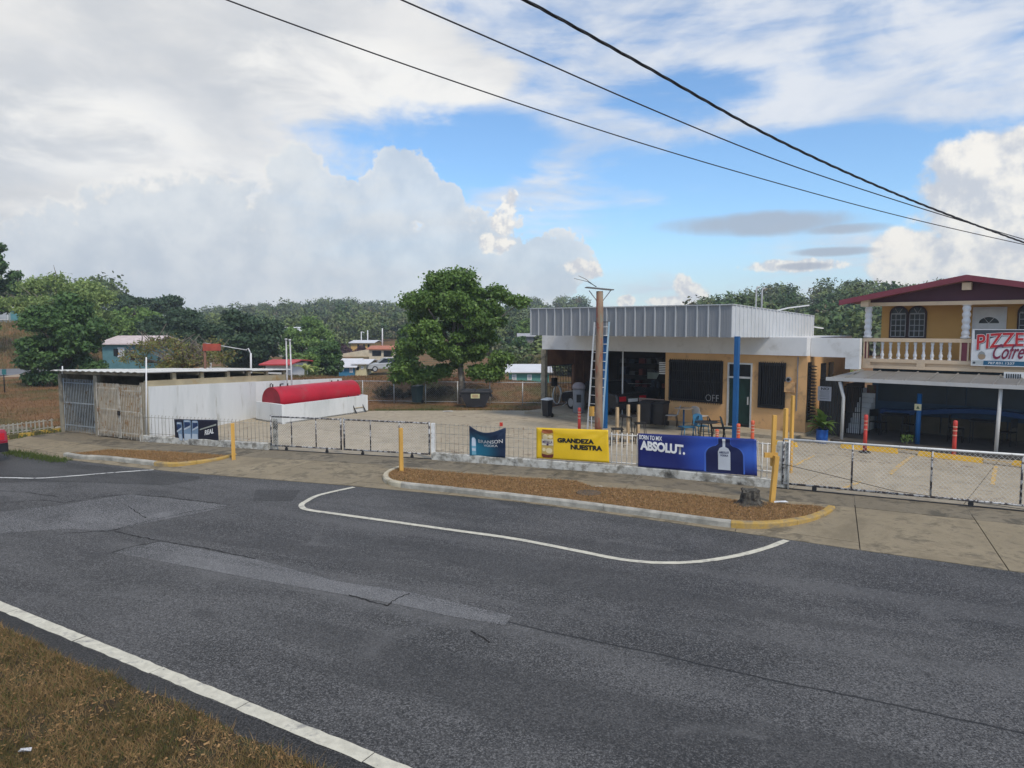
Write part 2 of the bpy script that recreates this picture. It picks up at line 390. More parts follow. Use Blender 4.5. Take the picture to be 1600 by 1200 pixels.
def asphalt_mat(name, base, seam=True, dark=1.0):
    M = bpy.data.materials.new(name); M.use_nodes = True; k = NT(M.node_tree); b = k.n['Principled BSDF']
    pos = k.new('ShaderNodeNewGeometry').outputs['Position']
    along = k.vm('MULTIPLY', pos, (1, 1, 0))
    # coordinates across and along the road
    dr = Vector((cos(radians(-25)), sin(radians(-25)), 0)); nr = Vector((-dr.y, dr.x, 0))
    s = k.vm('DOT_PRODUCT', along, tuple(dr)); t = k.vm('DOT_PRODUCT', along, tuple(nr))
    cb = k.new('ShaderNodeCombineXYZ'); k.put(cb.inputs[0], k.m('MULTIPLY', s, 0.35)); k.put(cb.inputs[1], t)
    streak = k.noise(cb.outputs[0], 0.9, 5, 0.6, 0.4)
    big = k.noise(pos, 0.35, 4, 0.6, 0.5); grain = k.noise(pos, 50, 2, 0.8); grit = k.noise(pos, 14, 3, 0.8)
    tone = k.m('ADD', k.m('MULTIPLY', streak, 0.55), k.m('MULTIPLY', big, 0.55))
    c = k.mix(k.ramp(tone, 0.40, 0.70), tuple(x * 0.58 for x in base), tuple(x * 1.42 for x in base))
    c = k.mix(k.m('MULTIPLY', k.ramp(grain, 0.52, 0.64), 0.85), c, tuple(x * 3.0 for x in base))
    c = k.mix(k.m('MULTIPLY', k.ramp(grain, 0.48, 0.38), 0.9), c, tuple(x * 0.16 for x in base))
    c = k.mix(k.m('MULTIPLY', k.ramp(grit, 0.56, 0.72), 0.22), c, tuple(x * 1.9 for x in base))
    c = k.mix(k.m('MULTIPLY', k.ramp(grit, 0.42, 0.30), 0.2), c, tuple(x * 0.35 for x in base))
    cb2 = k.new('ShaderNodeCombineXYZ'); k.put(cb2.inputs[0], k.m('MULTIPLY', s, 0.07)); k.put(cb2.inputs[1], k.m('MULTIPLY', t, 0.8)); band = k.noise(cb2.outputs[0], 1.0, 3, 0.5, 0.2)
    c = k.mix(k.m('MULTIPLY', k.ramp(band, 0.54, 0.66), 0.38), c, tuple(x * 1.9 for x in base))
    c = k.mix(k.m('MULTIPLY', k.ramp(band, 0.46, 0.36), 0.40), c, tuple(x * 0.5 for x in base))
    blot = k.noise(k.vm('ADD', pos, (31.0, 7.0, 0.0)), 0.8, 5, 0.62, 0.8)
    c = k.mix(k.m('MULTIPLY', k.ramp(blot, 0.58, 0.72), 0.45), c, tuple(x * 1.9 for x in base))
    c = k.mix(k.m('MULTIPLY', k.ramp(blot, 0.40, 0.28), 0.5), c, tuple(x * 0.45 for x in base))
    if seam:
        p0 = Vector(G(230, 851, ZR)[:2]); p1 = Vector(G(1300, 1082, ZR)[:2]); dd = (p1 - p0).normalized(); n2 = Vector((-dd.y, dd.x))
        wv = k.m('MULTIPLY', k.m('SUBTRACT', k.noise(pos, 0.9, 4, 0.6), 0.5), 0.16)
        dist = k.m('ADD', k.m('SUBTRACT', k.vm('DOT_PRODUCT', along, (n2.x, n2.y, 0)), p0.dot(n2)), wv)
        lat = k.vm('DOT_PRODUCT', along, (dd.x, dd.y, 0)); l0 = p0.dot(dd)
        fade = k.m('MULTIPLY', k.ramp(lat, l0 - 1.5, l0 + 0.5), k.ramp(lat, l0 + 12, l0 + 6))
        wear = k.m('MULTIPLY', k.ramp(dist, -0.75, -0.1), k.ramp(dist, 0.01, -0.02))
        wear = k.m('MULTIPLY', k.m('MULTIPLY', wear, fade), k.ramp(k.noise(cb.outputs[0], 1.7, 5, 0.65), 0.40, 0.62))
        c = k.mix(k.m('MULTIPLY', wear, 0.75), c, tuple(x * 2.3 for x in base))
        line = k.m('MULTIPLY', k.ramp(k.m('ABSOLUTE', dist), 0.028, 0.008), k.ramp(lat, l0 - 1, l0 + 1))
        c = k.mix(k.m('MULTIPLY', line, 0.85), c, tuple(x * 0.14 for x in base))
    k.put(b.inputs['Base Color'], c)
    k.put(b.inputs['Roughness'], k.m('ADD', 0.52, k.m('MULTIPLY', big, 0.3))); b.inputs['Specular IOR Level'].default_value = 0.35
    bn = k.new('ShaderNodeBump'); bn.inputs['Strength'].default_value = 0.55; bn.inputs['Distance'].default_value = 0.012
    k.put(bn.inputs['Height'], k.m('ADD', grain, grit)); k.l.new(bn.outputs[0], b.inputs['Normal'])
    return M
M_ASPH = asphalt_mat('asphalt', (0.064, 0.0625, 0.0615))
M_ASPH_NEW = asphalt_mat('newer_asphalt', (0.042, 0.041, 0.040), False)
M_ASPH_PALE = asphalt_mat('bleached_asphalt', (0.098, 0.097, 0.097), False)

def build_road():
    far = [(p[0] - 0.1 * 0, p[1] + 0.12) for p in EDGE]
    nearp = [near(t, -1.3) for t in np.linspace(60, -60, 25)]
    poly = list(far) + nearp
    xs = [p[0] for p in far]
    # strip mesh: resample both edges
    m = MB(); N = 60
    def res(pts, n):
        L = [0]
        for a, b in zip(pts, pts[1:]): L.append(L[-1] + math.dist(a, b))
        o = []
        for q in np.linspace(0, L[-1], n):
            for i in range(len(pts)-1):
                if q <= L[i+1] + 1e-9:
                    f = (q - L[i]) / max(1e-9, L[i+1] - L[i]); o.append(tuple(pts[i][c] + f * (pts[i+1][c] - pts[i][c]) for c in range(2))); break
        return o
    a = res(far, N); b = res(nearp[::-1], N)
    vs = [(p[0], p[1], ZR) for p in a] + [(p[0], p[1], ZR) for p in b]
    m.add(vs, [(i, N+i, N+i+1, i+1) for i in range(N-1)])
    m.build('road', M_ASPH, kind='structure')
build_road()
def ribbon(name, px, width, z, m, closed=False, kind='structure', sub=6, rag=0.0):
    P = [Vector(G(x, y, z)[:2]) for x, y in px]
    # Catmull-Rom
    out = []
    for i in range(len(P) - 1):
        p0, p1, p2, p3 = P[max(0, i-1)], P[i], P[i+1], P[min(len(P)-1, i+2)]
        for t in np.linspace(0, 1, sub, endpoint=False):
            out.append(0.5 * ((2*p1) + (p2-p0)*t + (2*p0-5*p1+4*p2-p3)*t*t + (3*p1-p0-3*p2+p3)*t**3))
    out.append(P[-1]); vs = []
    for i, p in enumerate(out):
        d = (out[min(i+1, len(out)-1)] - out[max(i-1, 0)]).normalized(); n = Vector((-d.y, d.x))
        w1 = width / 2 + random.uniform(-rag, rag); w2 = width / 2 + random.uniform(-rag, rag)
        vs += [(*(p + n * w1), z), (*(p - n * w2), z)]
    b = MB(); b.add(vs, [(2*i, 2*i+1, 2*i+3, 2*i+2) for i in range(len(out)-1)])
    return b.build(name, m, kind=kind)
M_LINE = mat('road_paint_white', (0.58, 0.55, 0.45), 0.7, 0.12, 9, bump=0.3, bscale=80, patch=((0.26, 0.25, 0.235), 0.62, 5, 0.10), patch2=((0.13, 0.125, 0.12), 0.68, 14, 0.05))
M_LINE_WORN = mat('road_paint_worn', (0.56, 0.56, 0.53), 0.7, 0.15, 9, bump=0.3, bscale=80, patch=((0.09, 0.09, 0.1), 0.60, 6, 0.06))
def sheet(name, px, z, m):
    b = MB(); b.poly([G(x, y, z) for x, y in px]); return b.build(name, m, kind='structure')
sheet('asphalt_patch', [(-200, 705), (15, 707), (100, 722), (310, 744), (315, 748), (262, 758), (150, 754), (60, 752), (-200, 760)][::-1], ZR + 0.004, M_ASPH_NEW)
sheet('asphalt_patch', [(90, 790), (200, 772), (358, 789), (352, 793), (168, 829), (100, 826), (-60, 838), (-60, 806)][::-1], ZR + 0.004, M_ASPH_PALE)
sheet('asphalt_patch', [(178, 863), (250, 846), (400, 874), (525, 908), (640, 925), (800, 962), (790, 977), (700, 962), (620, 944), (515, 925), (400, 905)][::-1], ZR + 0.004, M_ASPH_PALE)
sheet('asphalt_patch', [(400, 765), (470, 766), (455, 783), (395, 782)][::-1], ZR + 0.004, M_ASPH_NEW)
ribbon('parking_bay_line', [(553, 761), (500, 773), (477, 784), (471, 790), (480, 796), (520, 802), (600, 813), (700, 827), (800, 841), (900, 860), (960, 872), (1010, 878), (1060, 879), (1110, 875), (1160, 866), (1200, 855), (1229, 844)], 0.13, ZR + 0.008, M_LINE, rag=0.004)
ribbon('parking_bay_line', [(-160, 744), (0, 746), (60, 747), (120, 743), (180, 738), (240, 734)], 0.10, ZR + 0.012, M_LINE_WORN, rag=0.01)
M_CRACK = mat('crack_shadow', (0.014, 0.013, 0.013), 0.95, 0.3, 8)
for cr in ([(-40, 792), (0, 786), (60, 781), (100, 785), (150, 777), (205, 772)], [(205, 772), (262, 777), (310, 783), (358, 789)], [(358, 790), (300, 799), (240, 812), (172, 829), (100, 833)], [(178, 830), (215, 838), (250, 845), (330, 858), (400, 873)],
           [(175, 863), (205, 854), (250, 846)], [(-20, 766), (40, 769), (90, 776)], [(545, 929), (575, 938), (605, 946)], [(605, 946), (618, 936), (640, 927)], [(735, 985), (755, 996), (765, 1004)], [(200, 790), (215, 801), (228, 809)]):
    P_ = []
    for a, b_ in zip(cr, cr[1:]):
        for t in np.linspace(0, 1, 7, endpoint=False): P_.append((a[0] + (b_[0]-a[0])*t + random.uniform(-1, 1), a[1] + (b_[1]-a[1])*t + random.uniform(-.5, .5)))
    ribbon('road_crack', P_ + [cr[-1]], 0.020, ZR + 0.0065, M_CRACK, sub=2, rag=0.008)
def edge_line():
    b = MB(); random.seed(3); t = -40.0; seg = 0
    while t < 30:
        n = 12; L = random.uniform(1.5, 2.2); vs = []
        for i in range(n + 1):
            q = t + L * i / n
            a = near(q, 0.10 + random.uniform(-0.008, 0.008)); c = near(q, -0.075 + random.uniform(-0.010, 0.010))
            vs += [(*a, ZR + 0.006), (*c, ZR + 0.006)]
        b.add(vs, [(2*i, 2*i+1, 2*i+3, 2*i+2) for i in range(n)])
        t += L + random.uniform(0.004, 0.02)
    b.build('road_edge_line', M_LINE, kind='structure')
    b = MB(); ts = np.linspace(-40, 30, 200); vs = []
    for t in ts: vs += [(*near(t, -0.082 + random.uniform(-.012, .012)), ZR + 0.004), (*near(t, -0.9), ZR + 0.004)]
    b.add(vs, [(2*i, 2*i+1, 2*i+3, 2*i+2) for i in range(len(ts)-1)]); b.build('road_shoulder', asphalt_mat('shoulder_asphalt', (0.030, 0.029, 0.028), False), kind='structure')
edge_line()

# ---- concrete
def conc_mat(name, col, var=0.22, stain=(0.09, 0.085, 0.07), st=0.60):
    M = bpy.data.materials.new(name); M.use_nodes = True; k = NT(M.node_tree); b = k.n['Principled BSDF']
    geo = k.new('ShaderNodeNewGeometry'); pos = geo.outputs['Position']; r = k.new('ShaderNodeObjectInfo').outputs['Random']
    n1 = k.noise(pos, 0.6, 6, 0.7, 0.8); n2 = k.noise(pos, 3.0, 7, 0.7, 0.5); n3 = k.noise(pos, 45, 3, 0.7)
    c = k.mix(k.ramp(k.m('ADD', k.m('MULTIPLY', n1, 0.7), k.m('MULTIPLY', n2, 0.3)), 0.34, 0.66), tuple(x * (1 - var) for x in col), tuple(min(1, x * (1 + var)) for x in col))
    c = k.mix(k.m('MULTIPLY', r, 0.3), c, tuple(x * 0.72 for x in col))
    c = k.mix(k.m('MULTIPLY', k.ramp(k.m('ADD', k.m('MULTIPLY', n2, 0.5), k.m('MULTIPLY', n1, 0.5)), st - 0.07, st + 0.06), 0.8), c, stain)
    c = k.mix(k.m('MULTIPLY', k.ramp(n3, 0.6, 0.75), 0.35), c, tuple(x * 0.5 for x in col))
    k.put(b.inputs['Base Color'], c); b.inputs['Roughness'].default_value = 0.85; b.inputs['Specular IOR Level'].default_value = 0.25
    bn = k.new('ShaderNodeBump'); bn.inputs['Strength'].default_value = 0.35; bn.inputs['Distance'].default_value = 0.012
    k.put(bn.inputs['Height'], k.m('ADD', n3, k.m('MULTIPLY', n2, 1.5))); k.l.new(bn.outputs[0], b.inputs['Normal'])
    return M
M_WALK = conc_mat('pavement_concrete', (0.285, 0.235, 0.157), 0.34, (0.10, 0.085, 0.06), 0.54)
M_WALK2 = conc_mat('damp_pavement_concrete', (0.235, 0.198, 0.14), 0.34, (0.055, 0.050, 0.040), 0.52)
M_LOT = conc_mat('forecourt_concrete', (0.40, 0.34, 0.25), 0.26, (0.17, 0.135, 0.10), 0.57)
M_KERB = mat('kerb_concrete', (0.40, 0.38, 0.33), 0.85, 0.25, 3, 0.4, 40, patch=((0.22, 0.21, 0.18), 0.55, 2.2, 0.16))
M_KERB_Y = mat('kerb_yellow', (0.47, 0.30, 0.075), 0.8, 0.2, 3, 0.4, 40, patch=((0.24, 0.19, 0.12), 0.53, 3, 0.12))
M_KERB_W = mat('kerb_pale', (0.50, 0.45, 0.34), 0.8, 0.2, 3, 0.4, 40, patch=((0.28, 0.22, 0.12), 0.58, 4, 0.12))

FENCE = [(-40.0, 38.2), (-17.1, 26.52), (-12.82, 24.28), (-7.9, 22.62), (-2.41, 20.97), (3.46, 18.77), (6.45, 17.25), (11.07, 14.95), (24.0, 8.6)]
def fence_pt(x):
    for a, b in zip(FENCE, FENCE[1:]):
        if x <= b[0]: f = (x - a[0]) / (b[0] - a[0]); return (x, a[1] + f * (b[1] - a[1]))
    return FENCE[-1]
def hit_edge(p, n):
    best = None
    for a, b in zip(EDGE, EDGE[1:]):
        dx, dy = b[0]-a[0], b[1]-a[1]; den = n[0]*dy - n[1]*dx
        if abs(den) < 1e-9: continue
        t = ((a[0]-p[0])*dy - (a[1]-p[1])*dx) / den; q = ((a[0]-p[0])*n[1] - (a[1]-p[1])*n[0]) / den
        if -1e-6 <= q <= 1 + 1e-6 and t > 0 and (best is None or t < best): best = t
    return best
def build_pavement():
    root = struct('pavement'); random.seed(5)
    n = Vector((-0.41, -0.91)).normalized()
    xs = [-23.0]
    while xs[-1] < 22: xs.append(xs[-1] + random.choice((2.0, 2.3, 2.6)))
    cols = []
    for x in xs:
        p = Vector(fence_pt(x)); t = hit_edge(p, n)
        if t is None: continue
        cols.append((p, t + 0.02))
    def zz(s, t):
        return 0.012 if s <= 1.25 else 0.012 - 0.092 * (s - 1.25) / max(0.3, t - 1.25)
    for (p0, t0), (p1, t1) in zip(cols, cols[1:]):
        d = (p1 - p0).normalized() * 0.009
        rows0 = [-0.12, 1.25, t0 - 0.42, t0]; rows1 = [-0.12, 1.25, t1 - 0.42, t1]
        for r in range(3):
            a0, b0, a1, b1 = rows0[r] + 0.008, rows0[r+1] - 0.008, rows1[r] + 0.008, rows1[r+1] - 0.008
            if b0 - a0 < 0.15 or b1 - a1 < 0.15: continue
            dz = random.uniform(-0.004, 0.004)
            P = [(p0 + d + n*b0, zz(b0, t0)), (p1 - d + n*b1, zz(b1, t1)), (p1 - d + n*a1, zz(a1, t1)), (p0 + d + n*a0, zz(a0, t0))]
            m = MB(); m.slab([(q.x, q.y, z + dz) for q, z in P], -0.13, 0)
            m.build('slab', M_WALK2 if r == 0 else M_WALK, root)
        # bedding under the joints
    b = MB(); L = len(cols)
    vs = [(*(p + n * -0.1), -0.02) for p, t in cols] + [(*(p + n * 1.25), -0.02) for p, t in cols] + [(*(p + n * (t - 0.01)), -0.115) for p, t in cols]
    b.add(vs, [(i + r*L, i + (r+1)*L, i + 1 + (r+1)*L, i + 1 + r*L) for i in range(L-1) for r in range(2)])
    b.build('bedding', mat('joint_dirt', (0.06, 0.055, 0.045), 0.95), root)
build_pavement()
def clip(poly, a, b):                               # keep the left of a->b
    out = []
    def side(p): return (b[0]-a[0])*(p[1]-a[1]) - (b[1]-a[1])*(p[0]-a[0])
    for i in range(len(poly)):
        p, q = poly[i], poly[(i+1) % len(poly)]; sp, sq = side(p), side(q)
        if sp >= 0: out.append(p)
        if sp * sq < 0: f = sp / (sp - sq); out.append((p[0] + f*(q[0]-p[0]), p[1] + f*(q[1]-p[1])))
    return out
LOT = [(-17.6, 25.9), (14.2, 12.9), (24, 16), (24, 30), (14, 33), (3.0, 33.4), (-3.0, 33.45), (-7.5, 33.2), (-19.5, 32)]
def build_lot():
    root = struct('forecourt'); random.seed(9)
    g = 3.5; e = 0.010
    for i in range(-11, 8):
        for j in range(-6, 9):
            u0, v0 = i * g + 0.4, j * g - 0.3
            poly = [UV(u, v, 0)[:2] for u, v in ((u0 + e, v0 + e), (u0 + g - e, v0 + e), (u0 + g - e, v0 + g - e), (u0 + e, v0 + g - e))]
            for a, b in zip(LOT, LOT[1:] + LOT[:1]): 
                poly = clip(poly, a, b)
                if len(poly) < 3: break
            if len(poly) < 3: continue
            m = MB(); dz = random.uniform(-0.004, 0.003)
            m.slab([(p[0], p[1]) for p in poly], -0.1, dz); m.build('slab', M_LOT, root)
    b = MB(); b.poly([(p[0], p[1], -0.018) for p in LOT]); b.build('bedding', MATS['joint_dirt'], root)
build_lot()

# ---- planted verges with kerbs
def resample(P, n=200):
    P = [Vector(p[:2]) for p in P]; out = []
    for i in range(len(P) - 1):
        p0, p1, p2, p3 = P[max(0, i-1)], P[i], P[i+1], P[min(len(P)-1, i+2)]
        for t in np.linspace(0, 1, 10, endpoint=False):
            out.append(0.5 * ((2*p1) + (p2-p0)*t + (2*p0-5*p1+4*p2-p3)*t*t + (3*p1-p0-3*p2+p3)*t**3))
    out.append(P[-1]); return out
M_SOIL = mat('verge_soil', (0.25, 0.14, 0.065), 0.95, 0.4, 6, 0.8, 30, patch=((0.07, 0.045, 0.028), 0.58, 9, 0.08))
def kerb_run(root, px, cuts, width=0.15, ztop=0.055):
    """kerb stones along a path; cuts = list of (fraction end, material)"""
    P = resample([G(x, y, -0.06) for x, y in px]); L = [0]
    for a, b in zip(P, P[1:]): L.append(L[-1] + (b - a).length)
    N = []
    for i in range(len(P)):
        d = (P[min(i+1, len(P)-1)] - P[max(i-1, 0)]).normalized(); N.append(Vector((-d.y, d.x)))
    def at(q):
        for i in range(len(P)-1):
            if q <= L[i+1] + 1e-9:
                f = (q - L[i]) / max(1e-9, L[i+1]-L[i]); return P[i].lerp(P[i+1], f), N[i].lerp(N[i+1], f).normalized()
        return P[-1], N[-1]
    tot = L[-1]; q = 0.0; inner = []; random.seed(2)
    while q < tot - 0.05:
        ln = min(random.choice((1.15, 1.3, 1.45)), tot - q)
        if tot - q - ln < 0.3: ln = tot - q
        f = (q + ln / 2) / tot; m_ = next(c[1] for c in cuts if f <= c[0] + 1e-6)
        b = MB(); k = max(3, int(ln / 0.12)); vs = []; dz = random.uniform(-0.006, 0.006)
        for i in range(k + 1):
            p, n = at(q + 0.004 + (ln - 0.008) * i / k)
            o0, o1, i1, i0 = p, p + n * 0.02, p + n * (width - 0.01), p + n * width
            vs += [(o0.x, o0.y, -0.13), (o0.x, o0.y, ztop - 0.03 + dz), (o1.x, o1.y, ztop + dz), (i1.x, i1.y, ztop + dz), (i0.x, i0.y, ztop - 0.012 + dz), (i0.x, i0.y, -0.13)]
        fs = [(i*6+j, i*6+(j+1) % 6, (i+1)*6+(j+1) % 6, (i+1)*6+j) for i in range(k) for j in range(6)]
        fs += [tuple(range(6))[::-1], tuple(k*6 + j for j in range(6))]
        b.add(vs, [tuple(reversed(f_)) for f_ in fs]); b.build('kerb_stone', m_, root)
        q += ln
    return [P[i] + N[i] * (width - 0.02) for i in range(len(P))]
def blades(name, pts, hmin, hmax, wid, m, kind='stuff', lean=0.5, seed=1, parent=None):
    """pts: Nx3 array of roots"""
    r = np.random.default_rng(seed); n = len(pts); a = r.uniform(0, 2*pi, n); h = r.uniform(hmin, hmax, n); le = r.uniform(0.1, lean, n) * h; b = r.uniform(0, 2*pi, n)
    dx, dy = np.cos(a) * wid, np.sin(a) * wid
    v = np.empty((n, 3, 3)); v[:, 0] = pts; v[:, 0, 0] -= dx; v[:, 0, 1] -= dy; v[:, 1] = pts; v[:, 1, 0] += dx; v[:, 1, 1] += dy
    v[:, 2] = pts; v[:, 2, 0] += np.cos(b) * le; v[:, 2, 1] += np.sin(b) * le; v[:, 2, 2] += h
    return tri_mesh(name, v.reshape(-1, 3), 3, m, parent, kind)
def tri_mesh(name, verts, k, m, parent=None, kind=None):
    n = len(verts) // k; me = bpy.data.meshes.new(name)
    me.vertices.add(len(verts)); me.vertices.foreach_set('co', np.asarray(verts, dtype=np.float32).ravel())
    me.loops.add(n * k); me.loops.foreach_set('vertex_index', np.arange(n * k, dtype=np.int32))
    me.polygons.add(n); me.polygons.foreach_set('loop_start', np.arange(0, n * k, k, dtype=np.int32)); me.polygons.foreach_set('loop_total', np.full(n, k, dtype=np.int32))
    me.update(); me.materials.append(m)
    return link(name, me, parent, kind)
def inside(poly, P):
    x, y = P[:, 0], P[:, 1]; c = np.zeros(len(P), bool); n = len(poly); j = n - 1
    for i in range(n):
        xi, yi = poly[i][0], poly[i][1]; xj, yj = poly[j][0], poly[j][1]
        t = ((yi > y) != (yj > y)) & (x < (xj - xi) * (y - yi) / (yj - yi + 1e-12) + xi); c ^= t; j = i
    return c
def scatter(poly, dens, z, seed, clump=0.0):
    r = np.random.default_rng(seed); A = np.array([p[:2] for p in poly]); lo, hi = A.min(0), A.max(0); n = int((hi - lo).prod() * dens)
    P = r.uniform(lo, hi, (n, 2)); P = P[inside(poly, P)]
    if clump:
        f = np.sin(P[:, 0]*3.1 + 1.7*np.sin(P[:, 1]*2.3)) + np.sin(P[:, 1]*4.3 + 2*np.sin(P[:, 0]*1.9)) + 0.7*np.sin(P[:, 0]*9 + P[:, 1]*7)
        P = P[r.uniform(-2.5, 2.5, len(P)) < f + clump]
    return np.c_[P, np.full(len(P), z)]
M_DRY = leaf_mat('dry_grass', (0.27, 0.15, 0.062), (0.44, 0.285, 0.135), (0.085, 0.095, 0.030), 0.2, 0.9)
M_BANKG = leaf_mat('bank_dry_grass', (0.13, 0.068, 0.033), (0.29, 0.165, 0.080), None, 0.2, 0.9, ((0.085, 0.080, 0.030), 0.35))
M_NEARGRASS = leaf_mat('parched_grass', (0.16, 0.102, 0.042), (0.39, 0.255, 0.118), (0.080, 0.105, 0.030), 0.2, 0.9, ((0.085, 0.070, 0.024), 1.6))
M_GREENGRASS = leaf_mat('green_grass', (0.055, 0.090, 0.020), (0.120, 0.150, 0.040), None, 0.25, 0.9)
M_LITTER = leaf_mat('leaf_litter', (0.28, 0.15, 0.065), (0.46, 0.29, 0.135), (0.10, 0.055, 0.03), 0.1, 0.9)
def verge(front_px, back_px, cuts, seed):
    root = struct('kerb'); inner = kerb_run(root, front_px, cuts)
    back = [Vector(G(x, y, 0.02)[:2]) for x, y in back_px]
    poly = [(p.x, p.y) for p in inner] + [(p.x, p.y) for p in back]
    tri = tessellate_polygon([[Vector((x, y, 0)) for x, y in poly]])
    b = MB(); b.add([(x, y, 0.030) for x, y in poly], [tuple(t) for t in tri])
    n0 = len(poly); b.add([(x, y, 0.030) for x, y in poly] + [(x, y, -0.1) for x, y in poly], [(i, (i+1) % n0, n0 + (i+1) % n0, n0 + i) for i in range(n0)])
    o = b.build('verge', M_SOIL, kind='structure')
    bm = bmesh.new(); bm.from_mesh(o.data); bmesh.ops.recalc_face_normals(bm, faces=bm.faces); bm.to_mesh(o.data); bm.free()
    return poly
V1 = verge([(622, 734), (606, 740), (598, 748), (606, 757), (640, 763), (720, 771), (800, 780), (900, 792), (1000, 805), (1110, 820), (1160, 825), (1210, 825), (1262, 818), (1292, 808), (1305, 799)],
           [(1296, 796), (1275, 791), (1210, 787), (1150, 782), (1080, 773), (1000, 766), (925, 761), (900, 752), (800, 746), (700, 738), (630, 732)],
           [(0.16, M_KERB_W), (0.72, M_KERB), (1.0, M_KERB_Y)], 1)
V2 = verge([(99, 713), (125, 717), (160, 719), (200, 723), (258, 729), (300, 727), (345, 721), (370, 714)],
           [(362, 713), (320, 710), (240, 705), (170, 703), (125, 708)],
           [(0.5, M_KERB), (1.0, M_KERB_Y)], 2)
def litter(name, pts, size, m, seed, tilt=0.5):
    """small curled flakes lying about"""
    r = np.random.default_rng(seed); n = len(pts); a = r.uniform(0, 2*pi, n); s = r.uniform(0.5, 1.2, n) * size
    ux, uy = np.cos(a) * s, np.sin(a) * s; t1, t2 = r.uniform(0, tilt, n) * s, r.uniform(0, tilt, n) * s
    v = np.empty((n, 4, 3))
    for i, (p, q, z) in enumerate(((-1, -.45, 0 * t1), (1, -.45, t1), (1, .45, t1 + t2), (-1, .45, t2))):
        v[:, i, 0] = pts[:, 0] + ux * p - uy * q; v[:, i, 1] = pts[:, 1] + uy * p + ux * q; v[:, i, 2] = pts[:, 2] + z + 0.002
    return tri_mesh(name, v.reshape(-1, 3), 4, m, None, 'stuff')
for i, V in enumerate((V1, V2)):
    blades('dry_grass', scatter(V, 2600, 0.028, 20 + i), 0.015, 0.065, 0.005, M_DRY, seed=30 + i, lean=1.4)
    litter('leaf_litter', scatter(V, 450, 0.032, 40 + i), 0.022, M_LITTER, 50 + i)

# ---- the grass at the photographer's feet
def near_verge():
    r = random.Random(4); front = []
    t = -30.0
    while t < 14: front.append(near(t, -0.37 + 0.02 * sin(t * 1.7) + 0.02 * sin(t * 4.1) + r.uniform(-0.03, 0.03))); t += 0.12
    back = [near(14, -9), near(-30, -9)]
    poly = front + back; tri = tessellate_polygon([[Vector((x, y, 0)) for x, y in poly]])
    b = MB(); n = len(front)
    b.add([(x, y, -0.060) for x, y in poly], [tuple(t) for t in tri])
    o = b.build('grass_verge', mat('parched_soil', (0.050, 0.034, 0.017), 0.95, 0.4, 5, 0.9, 25, patch=((0.05, 0.055, 0.02), 0.55, 3, 0.1)), kind='structure')
    bm = bmesh.new(); bm.from_mesh(o.data); bmesh.ops.recalc_face_normals(bm, faces=bm.faces); bm.to_mesh(o.data); bm.free()
    vis = [near(-9, -0.28), near(7.5, -0.28), near(7.5, -5.0), near(-9, -5.0)]
    P = scatter(vis, 4200, -0.062, 61, 1.3); P = P[inside(front + back, P)]
    blades('parched_grass', P, 0.02, 0.10, 0.0042, M_NEARGRASS, lean=1.6, seed=62)
    P = scatter(vis, 900, -0.062, 63, -0.3); P = P[inside(front + back, P)]
    blades('green_grass', P, 0.02, 0.07, 0.004, M_GREENGRASS, lean=1.3, seed=64)
    P = scatter(vis, 420, -0.050, 65); P = P[inside(front + back, P)]
    litter('leaf_litter', P[::2], 0.018, M_LITTER, 66)
near_verge()

# ================================================================== ALONG THE STREET FRONT
SEG = {'shed': (1, 2), 'a': (2, 3), 'gate': (3, 4), 'b': (4, 5), 'c': (5, 6), 'd': (6, 7)}
class Seg:
    def __init__(s, i, j):
        s.p = Vector(FENCE[i]); q = Vector(FENCE[j]); s.d = (q - s.p).normalized(); s.n = Vector((s.d.y, -s.d.x)); s.L = (q - s.p).length   # n towards the street
    def T(s, t, o, z): w = s.p + s.d * t + s.n * o; return (w.x, w.y, z)
    def hit(s, px, py, o=0.0):
        r = ray(px, py); p = s.p + s.n * o
        t = (p.x * s.n.x + p.y * s.n.y) / (r[0] * s.n.x + r[1] * s.n.y)
        w = Vector((r[0] * t, r[1] * t)) - p
        return w.dot(s.d), CAM_H + r[2] * t
    def t(s, px): return s.hit(px, 690)[0]
sA, sG, sB, sC, sD, sS = (Seg(*SEG[k]) for k in ('a', 'gate', 'b', 'c', 'd', 'shed'))

M_LOWWALL = mat('peeling_whitewash', (0.52, 0.51, 0.47), 0.85, 0.15, 2, 0.5, 35, patch=((0.25, 0.235, 0.20), 0.52, 5.0, 0.10), patch2=((0.06, 0.056, 0.048), 0.60, 1.5, 0.09))
M_WIRE = mat('weathered_wire', (0.42, 0.40, 0.35), 0.6, 0.2, 6, metal=0.2, patch=((0.20, 0.10, 0.05), 0.60, 5, 0.05))
M_WIRE_W = mat('white_painted_bar', (0.72, 0.70, 0.66), 0.55, 0.1, 5, patch=((0.35, 0.20, 0.11), 0.66, 9, 0.03))
M_GALV = mat('galvanised', (0.50, 0.50, 0.50), 0.5, 0.15, 7, metal=0.3)
M_MESH = mat('chain_link_wire', (0.62, 0.62, 0.60), 0.5, 0.2, 3, metal=0.2)
M_RUSTY = mat('flaking_silver_paint', (0.42, 0.42, 0.42), 0.6, 0.15, 4, metal=0.2, patch=((0.045, 0.038, 0.042), 0.49, 9, 0.03))
M_RAIL_W = mat('rail_white', (0.70, 0.70, 0.68), 0.5, 0.1, 6, patch=((0.30, 0.28, 0.27), 0.62, 10, 0.04))
M_DARKMETAL = mat('dark_metal', (0.035, 0.034, 0.036), 0.5, 0.25, 6, metal=0.4)
M_YPOST = mat('yellow_timber', (0.60, 0.34, 0.075), 0.75, 0.18, 2, 0.3, 30, patch=((0.30, 0.16, 0.05), 0.63, 5, 0.06), stretch=(1, 1, 0.25))

